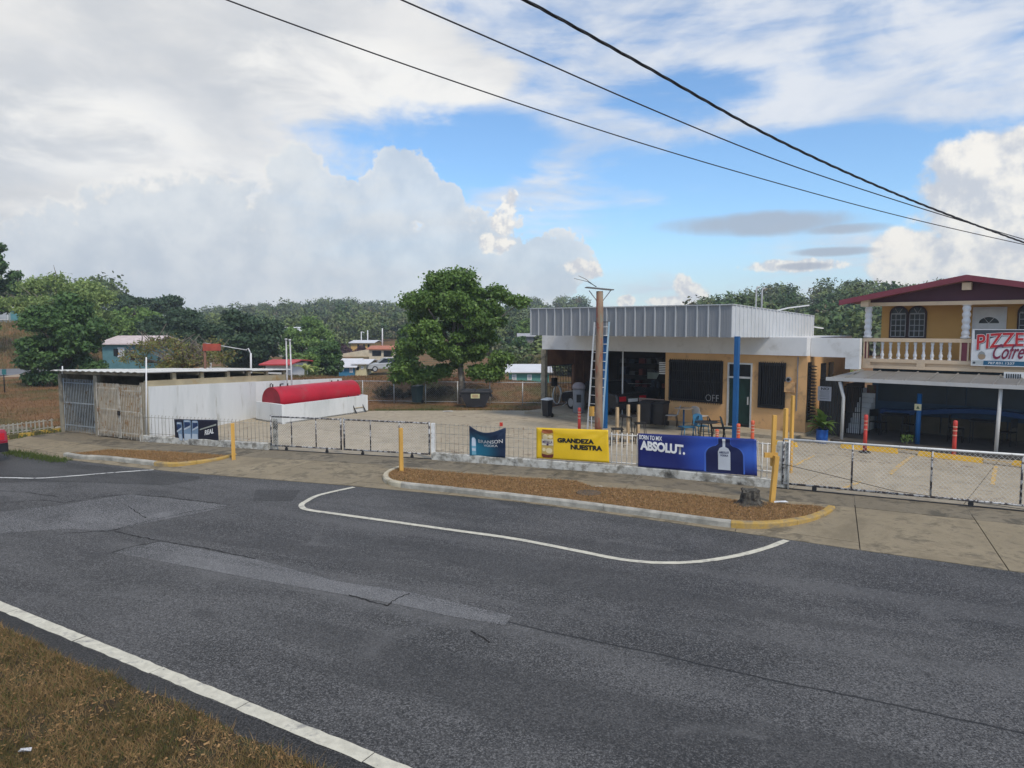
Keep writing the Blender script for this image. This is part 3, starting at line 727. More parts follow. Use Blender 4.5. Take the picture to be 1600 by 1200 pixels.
def low_wall(segs, label, h=0.23, w=0.17):
    b = MB(); rr = random.Random(8)
    for s, t0, t1 in segs:
        n = max(2, int((t1 - t0) / 0.25)); vs = []
        for i in range(n + 1):
            t = t0 + (t1 - t0) * i / n; a, c = rr.uniform(-.006, .006), rr.uniform(-.008, .008)
            for o, z in ((w/2 + a, -0.03), (w/2 + a, h - 0.02 + c), (w/2 - 0.025, h + c), (-w/2 + 0.02, h + c), (-w/2, h - 0.02), (-w/2, -0.03)): vs.append(s.T(t, o, z))
        fs = [(i*6+j, (i+1)*6+j, (i+1)*6+(j+1) % 6, i*6+(j+1) % 6) for i in range(n) for j in range(6)] + [tuple(range(6)), tuple(n*6 + j for j in range(6))[::-1]]
        b.add(vs, fs)
    o = b.build('low_wall', M_LOWWALL); return tag(o, label, 'wall')
low_wall([(sA, -0.1, sA.t(421))], 'low weathered concrete kerb wall under the bar fence by the white wall')
low_wall([(sB, sB.t(676), sB.L + 0.03), (sC, 0.035, sC.t(1214))], 'long low wall with peeling whitewash under the banners')

# -- bar fence beside the shed
def bar_fence():
    f = thing('bar_fence', 'thin bar fence with curled tips between the shed and the left gate', 'fence', sA.T(2.5, 0, 0.22))
    t1 = sA.t(420); n = 34
    for z in (0.30, 0.86): MB(sA.T).tube([(0.02, 0, z), (t1, 0, z)], 0.008, 6).build('rail', M_WIRE, f)
    for i in range(n):
        t = 0.06 + (t1 - 0.12) * i / (n - 1); m = MB(sA.T)
        m.tube([(t, 0, 0.2), (t, 0, 0.9), (t + 0.02, 0, 0.945), (t + 0.045, 0, 0.93)], 0.0075, 5); m.build('bar', M_WIRE, f)
bar_fence()

def chain_mesh(name, T, t0, t1, z0, z1, pitch, r, m, parent):
    """diamond mesh of crossing wires"""
    b = MB(T); h = z1 - z0
    t = t0 - h
    while t < t1:
        for dirn in (1, -1):
            a0, a1 = (t, t + h) if dirn == 1 else (t + h, t)
            za, zb = z0, z1
            # clip in t
            def cl(aa, za, bb, zb, lim, upper):
                if upper and aa > lim and bb > lim or (not upper and aa < lim and bb < lim): return None
                if (aa > lim) == upper and aa != lim and ((bb > lim) != upper or bb == lim):
                    f = (lim - aa) / (bb - aa); return lim, za + f * (zb - za), bb, zb
                if (bb > lim) == upper and bb != lim and ((aa > lim) != upper or aa == lim):
                    f = (lim - aa) / (bb - aa); return aa, za, lim, za + f * (zb - za)
                return aa, za, bb, zb
            q = (a0, za, a1, zb)
            for lim, up in ((t0, False), (t1, True)):
                if q: q = cl(*q, lim, up)
            if not q or abs(q[0] - q[2]) < 0.02: continue
            o = 0.004 * dirn
            b.tube([(q[0], o, q[1]), (q[2], o, q[3])], r, 4, caps=False)
        t += pitch
    return b.build(name, m, parent, kind='stuff')

def gate_left(px, label, heavy=None):
    t = [sG.t(p) for p in px]
    g = thing('chain_link_gate', label, 'gate', sG.T(sum(t)/len(t), 0, 0.0), 'leaves of the left gate')
    z0, z1 = 0.16, 1.10
    MB(sG.T).tube([(t[0], 0, z1), (t[-1], 0, z1)], 0.024, 8).build('top_rail', M_RUSTY, g)
    MB(sG.T).tube([(t[0], 0, z0), (t[-1], 0, z0)], 0.024, 8).build('bottom_rail', M_RUSTY, g)
    for i, q in enumerate(t):
        r = 0.028 if i in (0, len(t) - 1) else 0.020
        MB(sG.T).tube([(q, 0, z0 - 0.02), (q, 0, z1 + (0.05 if r > .025 else 0))], r, 8).build('upright', M_RUSTY, g)
    chain_mesh('chain_link', sG.T, t[0], t[-1], z0, z1, 0.085, 0.0024, M_MESH, g)
    for f in (0.22, 0.8):
        q = t[0] + (t[-1] - t[0]) * f; w = MB(sG.T)
        w.tube([(q, -0.02, 0.062), (q, 0.02, 0.062)], 0.05, 12); w.box(q - 0.02, q + 0.02, -0.03, 0.03, 0.07, 0.16)
        w.build('wheel', M_DARKMETAL, g)
gate_left([424, 456, 494, 533], 'left leaf of the rusty sliding gate, nearer the white wall')
gate_left([538, 579, 624, 671], 'right leaf of the rusty sliding gate, behind the lone yellow post')
b = MB(sG.T).box(sG.t(418), sG.t(676), -0.03, 0.03, 0.012, 0.030); tag(b.build('gate_track', M_DARKMETAL), 'dark steel track on the pavement under the left gate', 'track')
def pillar(name, s, px, w, h, m, label):
    t = s.t(px); b = MB(s.T); rr = random.Random(px); vs = []
    for z in np.linspace(0, h, 6):
        e = w / 2 + rr.uniform(-.006, .006); vs += [(t - e, -w/2, z), (t + e, -w/2, z), (t + e, w/2, z), (t - e, w/2, z)]
    fs = [(i*4+j, i*4+(j+1) % 4, (i+1)*4+(j+1) % 4, (i+1)*4+j) for i in range(5) for j in range(4)] + [(3, 2, 1, 0), (20, 21, 22, 23)]
    vs = [(a, o - w/2, z) for a, o, z in vs]; b.add(vs, fs)
    return tag(b.build(name, m), label, 'post')
pillar('gate_pillar', sG, 429, 0.12, 1.02, M_LOWWALL, 'narrow whitewashed concrete post at the left end of the left gate')
pillar('gate_pillar', sG, 676, 0.10, 1.10, M_RAIL_W, 'slim pale post where the left gate meets the mesh fence')
pillar('gate_pillar', sD, 1223, 0.26, 1.15, M_LOWWALL, 'stout whitewashed pillar at the left end of the long sliding gate')

# -- wire mesh fence on the long low wall
def mesh_fence():
    f = thing('wire_fence', 'low fence of thin wires with bent tips carrying the banners', 'fence', sB.T(3, 0, 0.2))
    rr = random.Random(21)
    for s, ta, tb in ((sB, sB.t(680), sB.L), (sC, 0.0, sC.t(1207))):
        w = MB(s.T)
        for z in (0.28, 0.52, 0.80, 1.08): w.tube([(ta, 0, z), ((ta + tb) / 2, 0, z + rr.uniform(-.02, .02)), (tb, 0, z)], 0.006, 5)
        w.build('rail', M_WIRE, f)
        t = ta + 0.05
        while t < tb:
            px_gap = s is sB and sB.t(955) < t < sB.L
            if not px_gap:
                m = MB(s.T); j = rr.uniform(-.012, .012)
                m.tube([(t, 0, 0.2), (t + j, 0, 0.7), (t + j * .5, 0, 1.10), (t + 0.03, 0, 1.135 + rr.uniform(0, .02))], 0.0060, 5); m.build('wire', M_WIRE, f)
            t += 0.145
    g = thing('white_bar_panel', 'short panel of white vertical bars between the yellow and blue banners', 'fence', sB.T(sB.t(976), 0, 0.2))
    for z in (0.30, 1.06): MB(sB.T).tube([(sB.t(952), 0.015, z), (sB.t(999), 0.015, z)], 0.012, 6).build('rail', M_WIRE_W, g)
    for p in (956, 964, 972, 980, 988, 996): MB(sB.T).tube([(sB.t(p), 0.015, 0.2), (sB.t(p), 0.015, 1.12)], 0.012, 6).build('bar', M_WIRE_W, g)
    g = thing('white_bar_panel', 'short panel of white bars right of the blue banner', 'fence', sC.T(sC.t(1194), 0, 0.2))
    for z in (0.42, 1.10): MB(sC.T).tube([(sC.t(1181), 0.015, z), (sC.t(1207), 0.015, z)], 0.012, 6).build('rail', M_WIRE_W, g)
    for p in (1183, 1192, 1200): MB(sC.T).tube([(sC.t(p), 0.015, 0.2), (sC.t(p), 0.015, 1.12)], 0.012, 6).build('bar', M_WIRE_W, g)
    t = sC.t(1183); MB(sC.T).tube([(t - .1, 0.02, 1.06), (t - .04, 0.03, 1.16), (t + .03, 0.03, 1.15), (t + .02, .03, 1.0), (t + .06, .03, .7), (t + .16, 0.03, .42)], 0.008, 6).build('loose_wire', M_WIRE_W, g)
mesh_fence()

# -- long sliding gate on the right
def gate_right():
    px = [1225, 1333, 1458, 1600, 1745]; t = [sD.t(p) for p in px]
    g = thing('sliding_gate', 'long chain-link sliding gate across the drive in front of the pizzeria', 'gate', sD.T(t[2], 0, 0))
    z0, z1 = 0.14, 1.24
    MB(sD.T).tube([(t[0], 0, z1), (t[-1], 0, z1)], 0.026, 8).build('top_rail', M_RAIL_W, g)
    MB(sD.T).tube([(t[0], 0, z0), (t[-1], 0, z0)], 0.026, 8).build('bottom_rail', M_RUSTY, g)
    for i, q in enumerate(t): MB(sD.T).tube([(q, 0, z0), (q, 0, z1)], 0.026 if i in (0, 4) else 0.022, 8).build('upright', M_RUSTY, g)
    q = sD.t(1234); MB(sD.T).tube([(q, 0.03, 0.02), (q, 0.03, z1)], 0.018, 8).build('upright', M_RAIL_W, g)
    chain_mesh('chain_link', sD.T, t[0], t[-1], z0, z1, 0.098, 0.0030, M_MESH, g)
    for p in (1275, 1522):
        q = sD.t(p); w = MB(sD.T); w.tube([(q, -0.025, 0.068), (q, 0.025, 0.068)], 0.055, 12); w.box(q - 0.05, q + 0.05, -0.03, 0.03, 0.08, 0.15); w.build('wheel', M_DARKMETAL, g)
    c = MB(sD.T); A = sD.hit(1222, 724); B = sD.hit(1395, 766); E = sD.hit(1600, 797)
    c.tube([(A[0], 0.05, A[1]), ((A[0]+B[0])/2, 0.05, (A[1]+B[1])/2 + 0.01), (B[0], 0.05, B[1]), (E[0], 0.05, 0.07)], 0.007, 5); c.build('cable', M_DARKMETAL, g)
    b = MB(sD.T).box(sD.t(1215), sD.t(1900), -0.03, 0.03, 0.012, 0.032); tag(b.build('gate_track', M_DARKMETAL), 'dark steel track under the long sliding gate', 'track')
gate_right()

# -- timber posts
def post(px, py, top, w, label, m=None, tilt=0.0):
    p = G(px, py, 0.03); h = (py - top) * p[1] / FPX * 1.01; b = MB(); n = 5; vs = []
    a = 0.4; rr = random.Random(px)
    for i in range(n):
        z = -0.05 + (h + 0.05) * i / (n - 1); e = w / 2 * (1 + rr.uniform(-.04, .04)); dx = tilt * z
        for k in range(4):
            q = a + pi/4 + k * pi/2; vs.append((p[0] + dx + e * 1.414 * cos(q), p[1] + e * 1.414 * sin(q), p[2] + z))
    fs = [(i*4+j, i*4+(j+1) % 4, (i+1)*4+(j+1) % 4, (i+1)*4+j) for i in range(n-1) for j in range(4)] + [(3, 2, 1, 0), tuple(range(n*4-4, n*4))]
    b.add(vs, fs); return tag(b.build('timber_post', m or M_YPOST), label, 'post', 'yellow timber posts')
post(365, 716, 661, 0.105, 'yellow timber post on the small verge by the black banner')
post(627, 736, 668, 0.10, 'lone yellow timber post at the rounded left end of the long verge')
post(1225, 742, 637, 0.09, 'yellow timber post behind the whitewashed pillar, middle of three')
post(1235, 737, 617, 0.075, 'tallest thin yellow timber post behind the whitewashed pillar')
def split_post():
    p = G(1206, 783, 0.02); f = p[1] / FPX
    g = thing('timber_sign_post', 'leaning yellow timber post with a nailed board, on the verge by the gate', 'post', p, 'yellow timber posts')
    h1, h2 = 74 * f, 138 * f
    b = MB(); b.bar((p[0], p[1], -0.02), (p[0] + 0.075, p[1], h1), 0.12, 0.10); b.build('lower_post', M_YPOST, g)
    b = MB(); b.bar((p[0] + 0.03, p[1] + 0.11, h1 - 0.25), (p[0] + 0.045, p[1] + 0.11, h2), 0.085, 0.085); b.build('upper_post', M_YPOST, g)
    b = MB(); b.box(p[0] - 0.17, p[0] + 0.13, p[1] + 0.055, p[1] + 0.115, h1 - 0.05, h1 + 0.06); b.build('board', M_YPOST, g)
split_post()

# ------------------------------------------------------------------ banners
def banner_surf(s, tl, tr, br, bl, off=0.07, sag=0.0, seed=0, amp=0.012, pull=None):
    c = [s.hit(*q, off) for q in (tl, tr, br, bl)]; rr = random.Random(seed); ph = [rr.uniform(0, 6.28) for _ in range(6)]
    def f(a, b, lift=0.0):
        t = (c[3][0]*(1-a) + c[2][0]*a)*(1-b) + (c[0][0]*(1-a) + c[1][0]*a)*b
        z = (c[3][1]*(1-a) + c[2][1]*a)*(1-b) + (c[0][1]*(1-a) + c[1][1]*a)*b
        z -= sag * (4*a*(1-a))**1.2 * max(0.0, b)**2
        # creases that fan out from the tied corners, and slack between
        r1 = math.atan2(1 - b, 1.02 - a); r0 = math.atan2(1 - b, a + 0.02)
        o = amp * (sin(5*a + ph[0] + 2*b) * .6 + sin(11*r1 + ph[1]) * .5 * a + sin(9*r0 + ph[2]) * .5 * (1-a) + .3 * sin(9*b + 3*a + ph[3]))
        o += sag * 0.8 * sin(pi * a) * b
        return Vector(s.T(t, off + o + lift, z))
    return f
def banner(surf, m, name, label, nx=40, ny=16):
    b = MB(); vs = [tuple(surf(i/nx, j/ny)) for j in range(ny+1) for i in range(nx+1)]; w = nx + 1; n = len(vs)
    vs += [tuple(surf(i/nx, j/ny, -0.006)) for j in range(ny+1) for i in range(nx+1)]
    fs = [(j*w+i, j*w+i+1, (j+1)*w+i+1, (j+1)*w+i) for j in range(ny) for i in range(nx)]
    fs += [tuple(n + q for q in f[::-1]) for f in fs]
    rim = [i for i in range(nx)] + [j*w + nx for j in range(ny)] + [ny*w + nx - i for i in range(nx)] + [(ny-j)*w for j in range(ny)]
    fs += [(rim[(i+1) % len(rim)], rim[i], n + rim[i], n + rim[(i+1) % len(rim)]) for i in range(len(rim))]
    b.add(vs, fs, True); return tag(b.build(name, m), label, 'banner')
def vinyl(name, col, var=0.08, rough=0.38): return mat(name, col, rough, var, 1.5, spec=0.45)
M_BLK, M_WHT = vinyl('print_black', (0.012, 0.012, 0.014)), vinyl('print_white', (0.74, 0.74, 0.74))
def ell(cx, cy, rx, ry, n=24, a0=0, a1=2*pi): return [(cx + rx*cos(a0 + (a1-a0)*i/n), cy + ry*sin(a0 + (a1-a0)*i/n)) for i in range(n if abs(a1-a0-2*pi) < 1e-6 else n+1)]
class Lift:
    def __init__(s, f, l): s.f = f; s.l = l
    def __call__(s, a, b): return s.f(a, b, s.l)

# blue vodka banner
def blue_banner():
    f = banner_surf(sC, (997, 677), (1182, 686), (1183, 744), (997, 729), seed=1, amp=0.013)
    M = bpy.data.materials.new('blue_vinyl'); M.use_nodes = True; k = NT(M.node_tree); b = k.n['Principled BSDF']
    pos = k.new('ShaderNodeNewGeometry').outputs['Position']
    c0 = f(0.64, 0.5)
    d = k.vm('DISTANCE', pos, tuple(c0)); d2 = k.vm('DISTANCE', pos, tuple(f(0.95, 0.55)))
    c = k.mix(k.ramp(d, 1.0, 0.15), (0.006, 0.013, 0.13), (0.022, 0.075, 0.42)); c = k.mix(k.ramp(d2, 0.55, 0.05), c, (0.035, 0.115, 0.52))
    k.put(b.inputs['Base Color'], c); b.inputs['Roughness'].default_value = 0.36
    o = banner(f, M, 'banner', 'long blue banner with white lettering and a large dark bottle on the fence')
    L = lambda l: Lift(f, l)
    text_on('ABSOLUT.', (0.02, 0.415, 0.515, 0.80), L(0.010), M_WHT, o, 0.05, slope=-0.07, spacing=0.95)
    text_on('BORN TO MIX', (0.012, 0.215, 0.83, 0.96), L(0.010), M_WHT, o, 0.02, slope=-0.02)
    navy = vinyl('print_navy', (0.006, 0.010, 0.065)); rim = vinyl('print_lightblue', (0.055, 0.14, 0.56))
    def bottle(x0, x1, top):
        w = x1 - x0
        P = [(x0, 0.02), (x1, 0.02), (x1, 0.50)] + [(x1 - w*0.30*(1 - cos(a)), 0.50 + 0.26*sin(a)) for a in np.linspace(0.2, 1.45, 8)] + [(x0 + w*0.66, 0.82), (x0 + w*0.66, top), (x0 + w*0.34, top), (x0 + w*0.34, 0.82)]
        return P + [(x0 + w*0.30*(1 - cos(a)), 0.50 + 0.26*sin(a)) for a in np.linspace(1.45, 0.2, 8)] + [(x0, 0.50)]
    shape_on(bottle(0.575, 0.905, 0.985), L(0.006), rim, o, 'bottle_rim'); shape_on(bottle(0.590, 0.893, 0.97), L(0.009), navy, o, 'bottle_print')
    pale = vinyl('print_pale', (0.50, 0.53, 0.58))
    P = [(0.690, 0.10), (0.790, 0.10), (0.790, 0.60), (0.775, 0.70), (0.750, 0.74), (0.750, 0.94), (0.728, 0.94), (0.728, 0.74), (0.703, 0.70), (0.690, 0.60)]
    shape_on(P, L(0.013), pale, o, 'small_bottle'); shape_on([(0.727, 0.90), (0.752, 0.90), (0.752, 0.96), (0.727, 0.96)], L(0.0165), M_WHT, o, 'bottle_cap')
    text_on('ABSOLUT', (0.700, 0.781, 0.555, 0.615), L(0.017), navy, o, 0.03); text_on('VODKA', (0.708, 0.774, 0.475, 0.530), L(0.017), navy, o, 0.03)
blue_banner()
def yellow_banner():
    f = banner_surf(sB, (838, 668), (950, 672), (952, 723), (838, 716), seed=5, amp=0.015)
    o = banner(f, vinyl('yellow_vinyl', (0.78, 0.50, 0.012), 0.06), 'banner', 'yellow banner with black lettering and a golden beer can')
    L = lambda l: Lift(f, l)
    text_on('GRANDEZA', (0.30, 0.805, 0.55, 0.70), L(0.010), M_BLK, o, 0.055); text_on('NUESTRA', (0.485, 0.915, 0.35, 0.51), L(0.010), M_BLK, o, 0.055)
    x0, x1 = 0.075, 0.245; w = x1 - x0
    def can(a, b): return [(x0 + w*a[0], a[1]) for a in b]
    rim = [(0.02, 0.10), (0.12, 0.04), (0.88, 0.04), (0.98, 0.10), (1.0, 0.16), (1.0, 0.86), (0.92, 0.95), (0.08, 0.95), (0.0, 0.86), (0.0, 0.16)]
    shape_on([(x0 + w*a, b) for a, b in rim], L(0.006), vinyl('can_gold', (0.52, 0.36, 0.10)), o, 'can_print')
    shape_on([(x0 + w*a, b) for a, b in ((.02, .10), (.12, .04), (.88, .04), (.98, .10), (.98, .17), (.5, .13), (.02, .17))], L(0.010), vinyl('can_red', (0.15, 0.03, 0.02)), o, 'can_base')
    shape_on([(x0 + w*a, b) for a, b in ((.0, .86), (.08, .95), (.92, .95), (1.0, .86), (.7, .82), (.3, .82))], L(0.010), vinyl('can_rust', (0.36, 0.10, 0.03)), o, 'can_top')
    for a0, a1, b0, b1 in ((.08, .55, .60, .80), (.35, .9, .18, .36), (.55, .95, .66, .78), (.06, .34, .24, .36)): shape_on([(x0 + w*a, b) for a, b in ell((a0+a1)/2, (b0+b1)/2, (a1-a0)/2, (b1-b0)/2, 14)], L(0.010), vinyl('can_cream', (0.74, 0.62, 0.36)), o, 'can_highlight')
    shape_on([(x0 + w*a, b) for a, b in ((.02, .44), (.98, .44), (.98, .64), (.02, .64))], L(0.012), vinyl('can_label', (0.66, 0.60, 0.48)), o, 'can_label')
    text_on('MEDALLA', (x0 + w*.08, x0 + w*.92, .50, .59), L(0.0150), vinyl('print_violet', (0.06, 0.02, 0.10)), o, 0.02)
    shape_on([(x0 + w*a, b) for a, b in ell(.5, .47, .10, .035, 10)], L(0.0155), vinyl('print_violet', (0.06, 0.02, 0.10)), o, 'can_emblem')
yellow_banner()
def teal_banner():
    f = banner_surf(sB, (733, 665), (790, 668), (790, 715), (734, 713), seed=9, amp=0.022, sag=0.16)
    M = bpy.data.materials.new('teal_vinyl'); M.use_nodes = True; k = NT(M.node_tree); b = k.n['Principled BSDF']
    pos = k.new('ShaderNodeNewGeometry').outputs['Position']; d = k.vm('DISTANCE', pos, tuple(f(0.25, 0.15)))
    k.put(b.inputs['Base Color'], k.mix(k.ramp(d, 0.15, 0.75), (0.010, 0.15, 0.25), (0.004, 0.016, 0.050))); b.inputs['Roughness'].default_value = 0.4
    o = banner(f, M, 'banner', 'small sagging teal banner with white vodka lettering', 30, 16)
    L = lambda l: Lift(f, l)
    text_on('BRANSON', (0.27, 0.93, 0.50, 0.635), L(0.012), M_WHT, o, 0.0); text_on('VODKA', (0.42, 0.80, 0.37, 0.455), L(0.012), M_WHT, o, 0.0)
    pale = vinyl('print_icewhite', (0.55, 0.62, 0.72)); blue = vinyl('print_icy', (0.18, 0.42, 0.55))
    shape_on([(0.07, 0.06), (0.19, 0.06), (0.19, 0.60), (0.16, 0.66), (0.10, 0.66), (0.07, 0.60)], L(0.010), blue, o, 'bottle_print')
    shape_on([(0.075, 0.36), (0.185, 0.36), (0.185, 0.60), (0.155, 0.645), (0.105, 0.645), (0.075, 0.60)], L(0.013), pale, o, 'bottle_label'); shape_on([(0.08, 0.19), (0.18, 0.19), (0.18, 0.28), (0.08, 0.28)], L(0.013), pale, o, 'bottle_label')
    t, z = sB.hit(784, 663); MB(sB.T).box(t - 0.04, t + 0.04, 0.02, 0.07, z - 0.05, z + 0.06).build('tie', mat('red_plastic', (0.55, 0.05, 0.03), 0.5), o)
teal_banner()
def black_banner():
    f = banner_surf(sA, (272, 655), (340, 656), (342, 689), (274, 689), seed=3, amp=0.010)
    o = banner(f, vinyl('midnight_vinyl', (0.010, 0.011, 0.026)), 'banner', 'black banner with three frosty blue glasses by the white wall', 30, 14)
    L = lambda l: Lift(f, l); gl = [vinyl('print_glass', (0.17, 0.25, 0.36)), vinyl('print_frost', (0.42, 0.48, 0.55)), vinyl('print_deepblue', (0.015, 0.035, 0.10))]
    for x0, x1, top, bx in ((0.055, 0.175, 0.90, 0.045), (0.215, 0.385, 1.0, 0.0), (0.41, 0.555, 0.97, -0.03)):
        shape_on([(x0 + bx, 0.03), (x1 + bx*.4 - .01, 0.03), (x1, top - .06), (x1 - 0.02, top - .02), (x0 + 0.02, top - .02), (x0, top - .06)], L(0.006), gl[0], o, 'glass_print')
        w = x1 - x0
        shape_on([(x0 + bx*.9 + .01, 0.05), (x1 + bx*.3 - .02, 0.05), (x1 + bx*.2 - .02, 0.32), (x0 + bx*.6 + .015, 0.34)], L(0.009), gl[1], o, 'glass_frost')
        shape_on([(x0 + .1*w, top - .40), (x1 - .12*w, top - .38), (x1 - .1*w, top - .13), (x0 + .12*w, top - .13)], L(0.009), gl[2], o, 'glass_shadow')
        shape_on([(x0 + .05*w, top - .50), (x1 - .06*w, top - .36), (x1 - .06*w, top - .27), (x0 + .05*w, top - .42)], L(0.012), gl[1], o, 'glass_label')
        shape_on(ell((x0 + x1)/2, top - .08, w*.42, .035, 14), L(0.012), gl[1], o, 'glass_rim')
    text_on('REAL', (0.69, 0.90, 0.27, 0.50), L(0.010), M_WHT, o, 0.03, shear=0.2, slope=0.10)
    shape_on([(0.58, 0.50), (0.97, 0.74), (0.975, 0.82), (0.59, 0.56)], L(0.010), vinyl('print_olive', (0.30, 0.32, 0.28)), o, 'slogan_strip')
black_banner()

# ------------------------------------------------------------------ the shed
M_SHEDC = mat('stained_concrete', (0.30, 0.265, 0.20), 0.9, 0.2, 1.2, 0.5, 30, patch=((0.11, 0.10, 0.08), 0.58, 1.3, 0.1))
M_SHEDBEIGE = mat('beige_render', (0.42, 0.355, 0.235), 0.9, 0.15, 1.0, 0.3, 25, patch=((0.40, 0.24, 0.08), 0.62, 1.5, 0.08), patch2=((0.10, 0.09, 0.075), 0.66, 1.8, 0.06))
M_SHEET = mat('stained_sheet', (0.40, 0.31, 0.20), 0.7, 0.25, 1.5, 0.2, 20, patch=((0.42, 0.26, 0.12), 0.55, 1.2, 0.12), patch2=((0.13, 0.09, 0.06), 0.63, 2, 0.08), stretch=(1, 1, 0.4))
M_ROOFW = mat('weathered_roof_sheet', (0.62, 0.61, 0.57), 0.6, 0.12, 1.0, patch=((0.34, 0.28, 0.21), 0.63, 1.4, 0.10))
M_BARBLUE = mat('grey_blue_bar', (0.26, 0.29, 0.31), 0.6, 0.2, 5, patch=((0.14, 0.10, 0.08), 0.6, 6, 0.05))
M_BARBEIGE = mat('beige_bar', (0.46, 0.43, 0.37), 0.6, 0.2, 5, patch=((0.26, 0.14, 0.06), 0.58, 4, 0.06))
M_WHITE = mat('white_wall_paint', (0.70, 0.71, 0.71), 0.8, 0.06, 0.9, 0.15, 30, patch=((0.55, 0.57, 0.57), 0.56, 0.9, 0.14), patch2=((0.40, 0.39, 0.35), 0.66, 2.6, 0.10), stretch=(1, 1, 0.22))
def build_shed():
    g = thing('storage_shed', 'long low concrete shed with barred gates and a sheet roof', 'shed', sS.T(2.4, 0, 0))
    tL, tM, tR = sS.t(96), sS.t(153), sS.L + 0.02
    bk = Vector((1.44, 6.6)).normalized(); B = 9.6                     # direction along the side of the shed
    # local frame: t along front, w along the side
    def T(t, w, z):
        p = sS.p + sS.d * t + bk * w; return (p.x, p.y, z)
    def zr(w): return 2.42 - 0.050 * w                                    # the roof falls to the back
    for t, n in ((tL + 0.10, 'post'), (tM, 'post')):
        MB(T).box(t - 0.11, t + 0.11, 0.0, 0.22, 0, 2.22).build(n, M_SHEDC, g)
    MB(T).box(tR - 0.14, tR, 0.0, 0.22, 0, 2.05).build('post', M_SHEDC, g)
    w = MB(T); w.hexa([(tL, 0.3, 0), (tL + 0.15, 0.3, 0), (tL + 0.15, B, 0), (tL, B, 0), (tL, 0.3, 2.2), (tL + 0.15, 0.3, 2.2), (tL + 0.15, B, zr(B) - .1), (tL, B, zr(B) - .1)]); w.build('side_wall', M_SHEDC, g)
    w = MB(T); w.hexa([(tR - 0.18, 0.25, 0), (tR - 0.03, 0.25, 0), (tR - 0.03, B, 0), (tR - 0.18, B, 0), (tR - 0.18, 0.25, 2.10), (tR - 0.03, 0.25, 2.10), (tR - 0.03, B, 1.72), (tR - 0.18, B, 1.72)]); w.build('side_wall', M_SHEDBEIGE, g)
    for q in (1.6, 3.2, 4.9, 6.4, 7.8, 9.3):
        MB(T).hexa([(tR - 0.17, q, 1.7), (tR - 0.04, q, 1.7), (tR - 0.04, q + 0.2, 1.7), (tR - 0.17, q + 0.2, 1.7), (tR - 0.17, q, zr(q) - .04), (tR - 0.04, q, zr(q) - .04), (tR - 0.04, q + .2, zr(q + .2) - .04), (tR - 0.17, q + .2, zr(q + .2) - .04)]).build('stub_pillar', M_SHEDBEIGE, g)
    MB(T).box(tL, tR, B - 0.15, B - 0.002, 0, 1.70).build('back_wall', M_SHEDC, g)
    MB(T).box(tL + .15, tR - .18, 0.6, B - .16, 0.005, 0.03).build('floor', M_SHEDC, g)
    # roof sheets, corrugated, each its own piece
    sheets = 6; wid = (B + 0.5) / sheets
    for k in range(sheets):
        m = MB(T); w0, w1 = -0.25 + k * wid, -0.25 + (k + 1) * wid + 0.06; n = 28; vs = []; dz = 0.014 * (k % 2) + random.uniform(-.006, .012)
        for i in range(n + 1):
            t = tL - 0.12 + (tR + 0.22 - tL) * i / n; zz = 0.018 * (1 if i % 2 else -1)
            for ww in (w0, w1):
                vs += [(t, ww, zr(ww) + zz + dz - .08 * (1 - i / n)), (t, ww, zr(ww) + zz + dz - 0.02 - .08 * (1 - i / n))]
        fs = []
        for i in range(n): a = i * 4; fs += [(a, a+4, a+6, a+2), (a+1, a+3, a+7, a+5), (a, a+1, a+5, a+4), (a+2, a+6, a+7, a+3)]
        m.add(vs, fs); m.build('roof_sheet', M_ROOFW, g)
    for q in (0.05, 3, 6, B - .1): MB(T).hexa([(tL, q, zr(q) - .2), (tR, q, zr(q) - .14), (tR, q + .08, zr(q) - .14), (tL, q + .08, zr(q) - .2), (tL, q, zr(q) - .12), (tR, q, zr(q) - .045), (tR, q + .08, zr(q) - .045), (tL, q + .08, zr(q) - .12)]).build('rafter', M_SHEDC, g)
    # gates
    def bars(name, t0, t1, n, m_, z0, z1, w, rails):
        gp = MB(T)
        for z in rails: gp.box(t0, t1, w - 0.012, w + 0.012, z - 0.02, z + 0.02)
        gp.box(t0, t0 + 0.04, w - .015, w + .015, z0, z1); gp.box(t1 - 0.04, t1, w - .015, w + .015, z0, z1)
        go = gp.build(name, m_, g)
        for i in range(n):
            t = t0 + 0.07 + (t1 - t0 - .14) * i / (n - 1); MB(T).box(t - .013, t + .013, w - 0.028, w - 0.013, z0 + random.uniform(-.02, .02), z1 + random.uniform(-.02, .01)).build('bar', m_, go)
    bars('gate', tL + 0.23, tM - 0.13, 19, M_BARBLUE, 0.06, 2.06, 0.05, (0.30, 1.15, 1.90))
    bars('gate', tM + 0.12, tM + 1.42, 15, M_BARBEIGE, 0.06, 1.98, -0.06, (0.25, 1.05, 1.80))
    bars('gate', tM + 1.46, tR + 0.02, 13, M_BARBEIGE, 0.06, 1.93, -0.08, (0.25, 1.02, 1.76))
    MB(T).box(tM + 0.14, tR - 0.15, 0.01, 0.02, 0.12, 1.96).build('sheet_panel', M_SHEET, g)
    MB(T).box(tM + 1.36, tM + 1.50, -0.12, -0.09, 0.86, 1.02).build('lock', M_DARKMETAL, g)
build_shed()

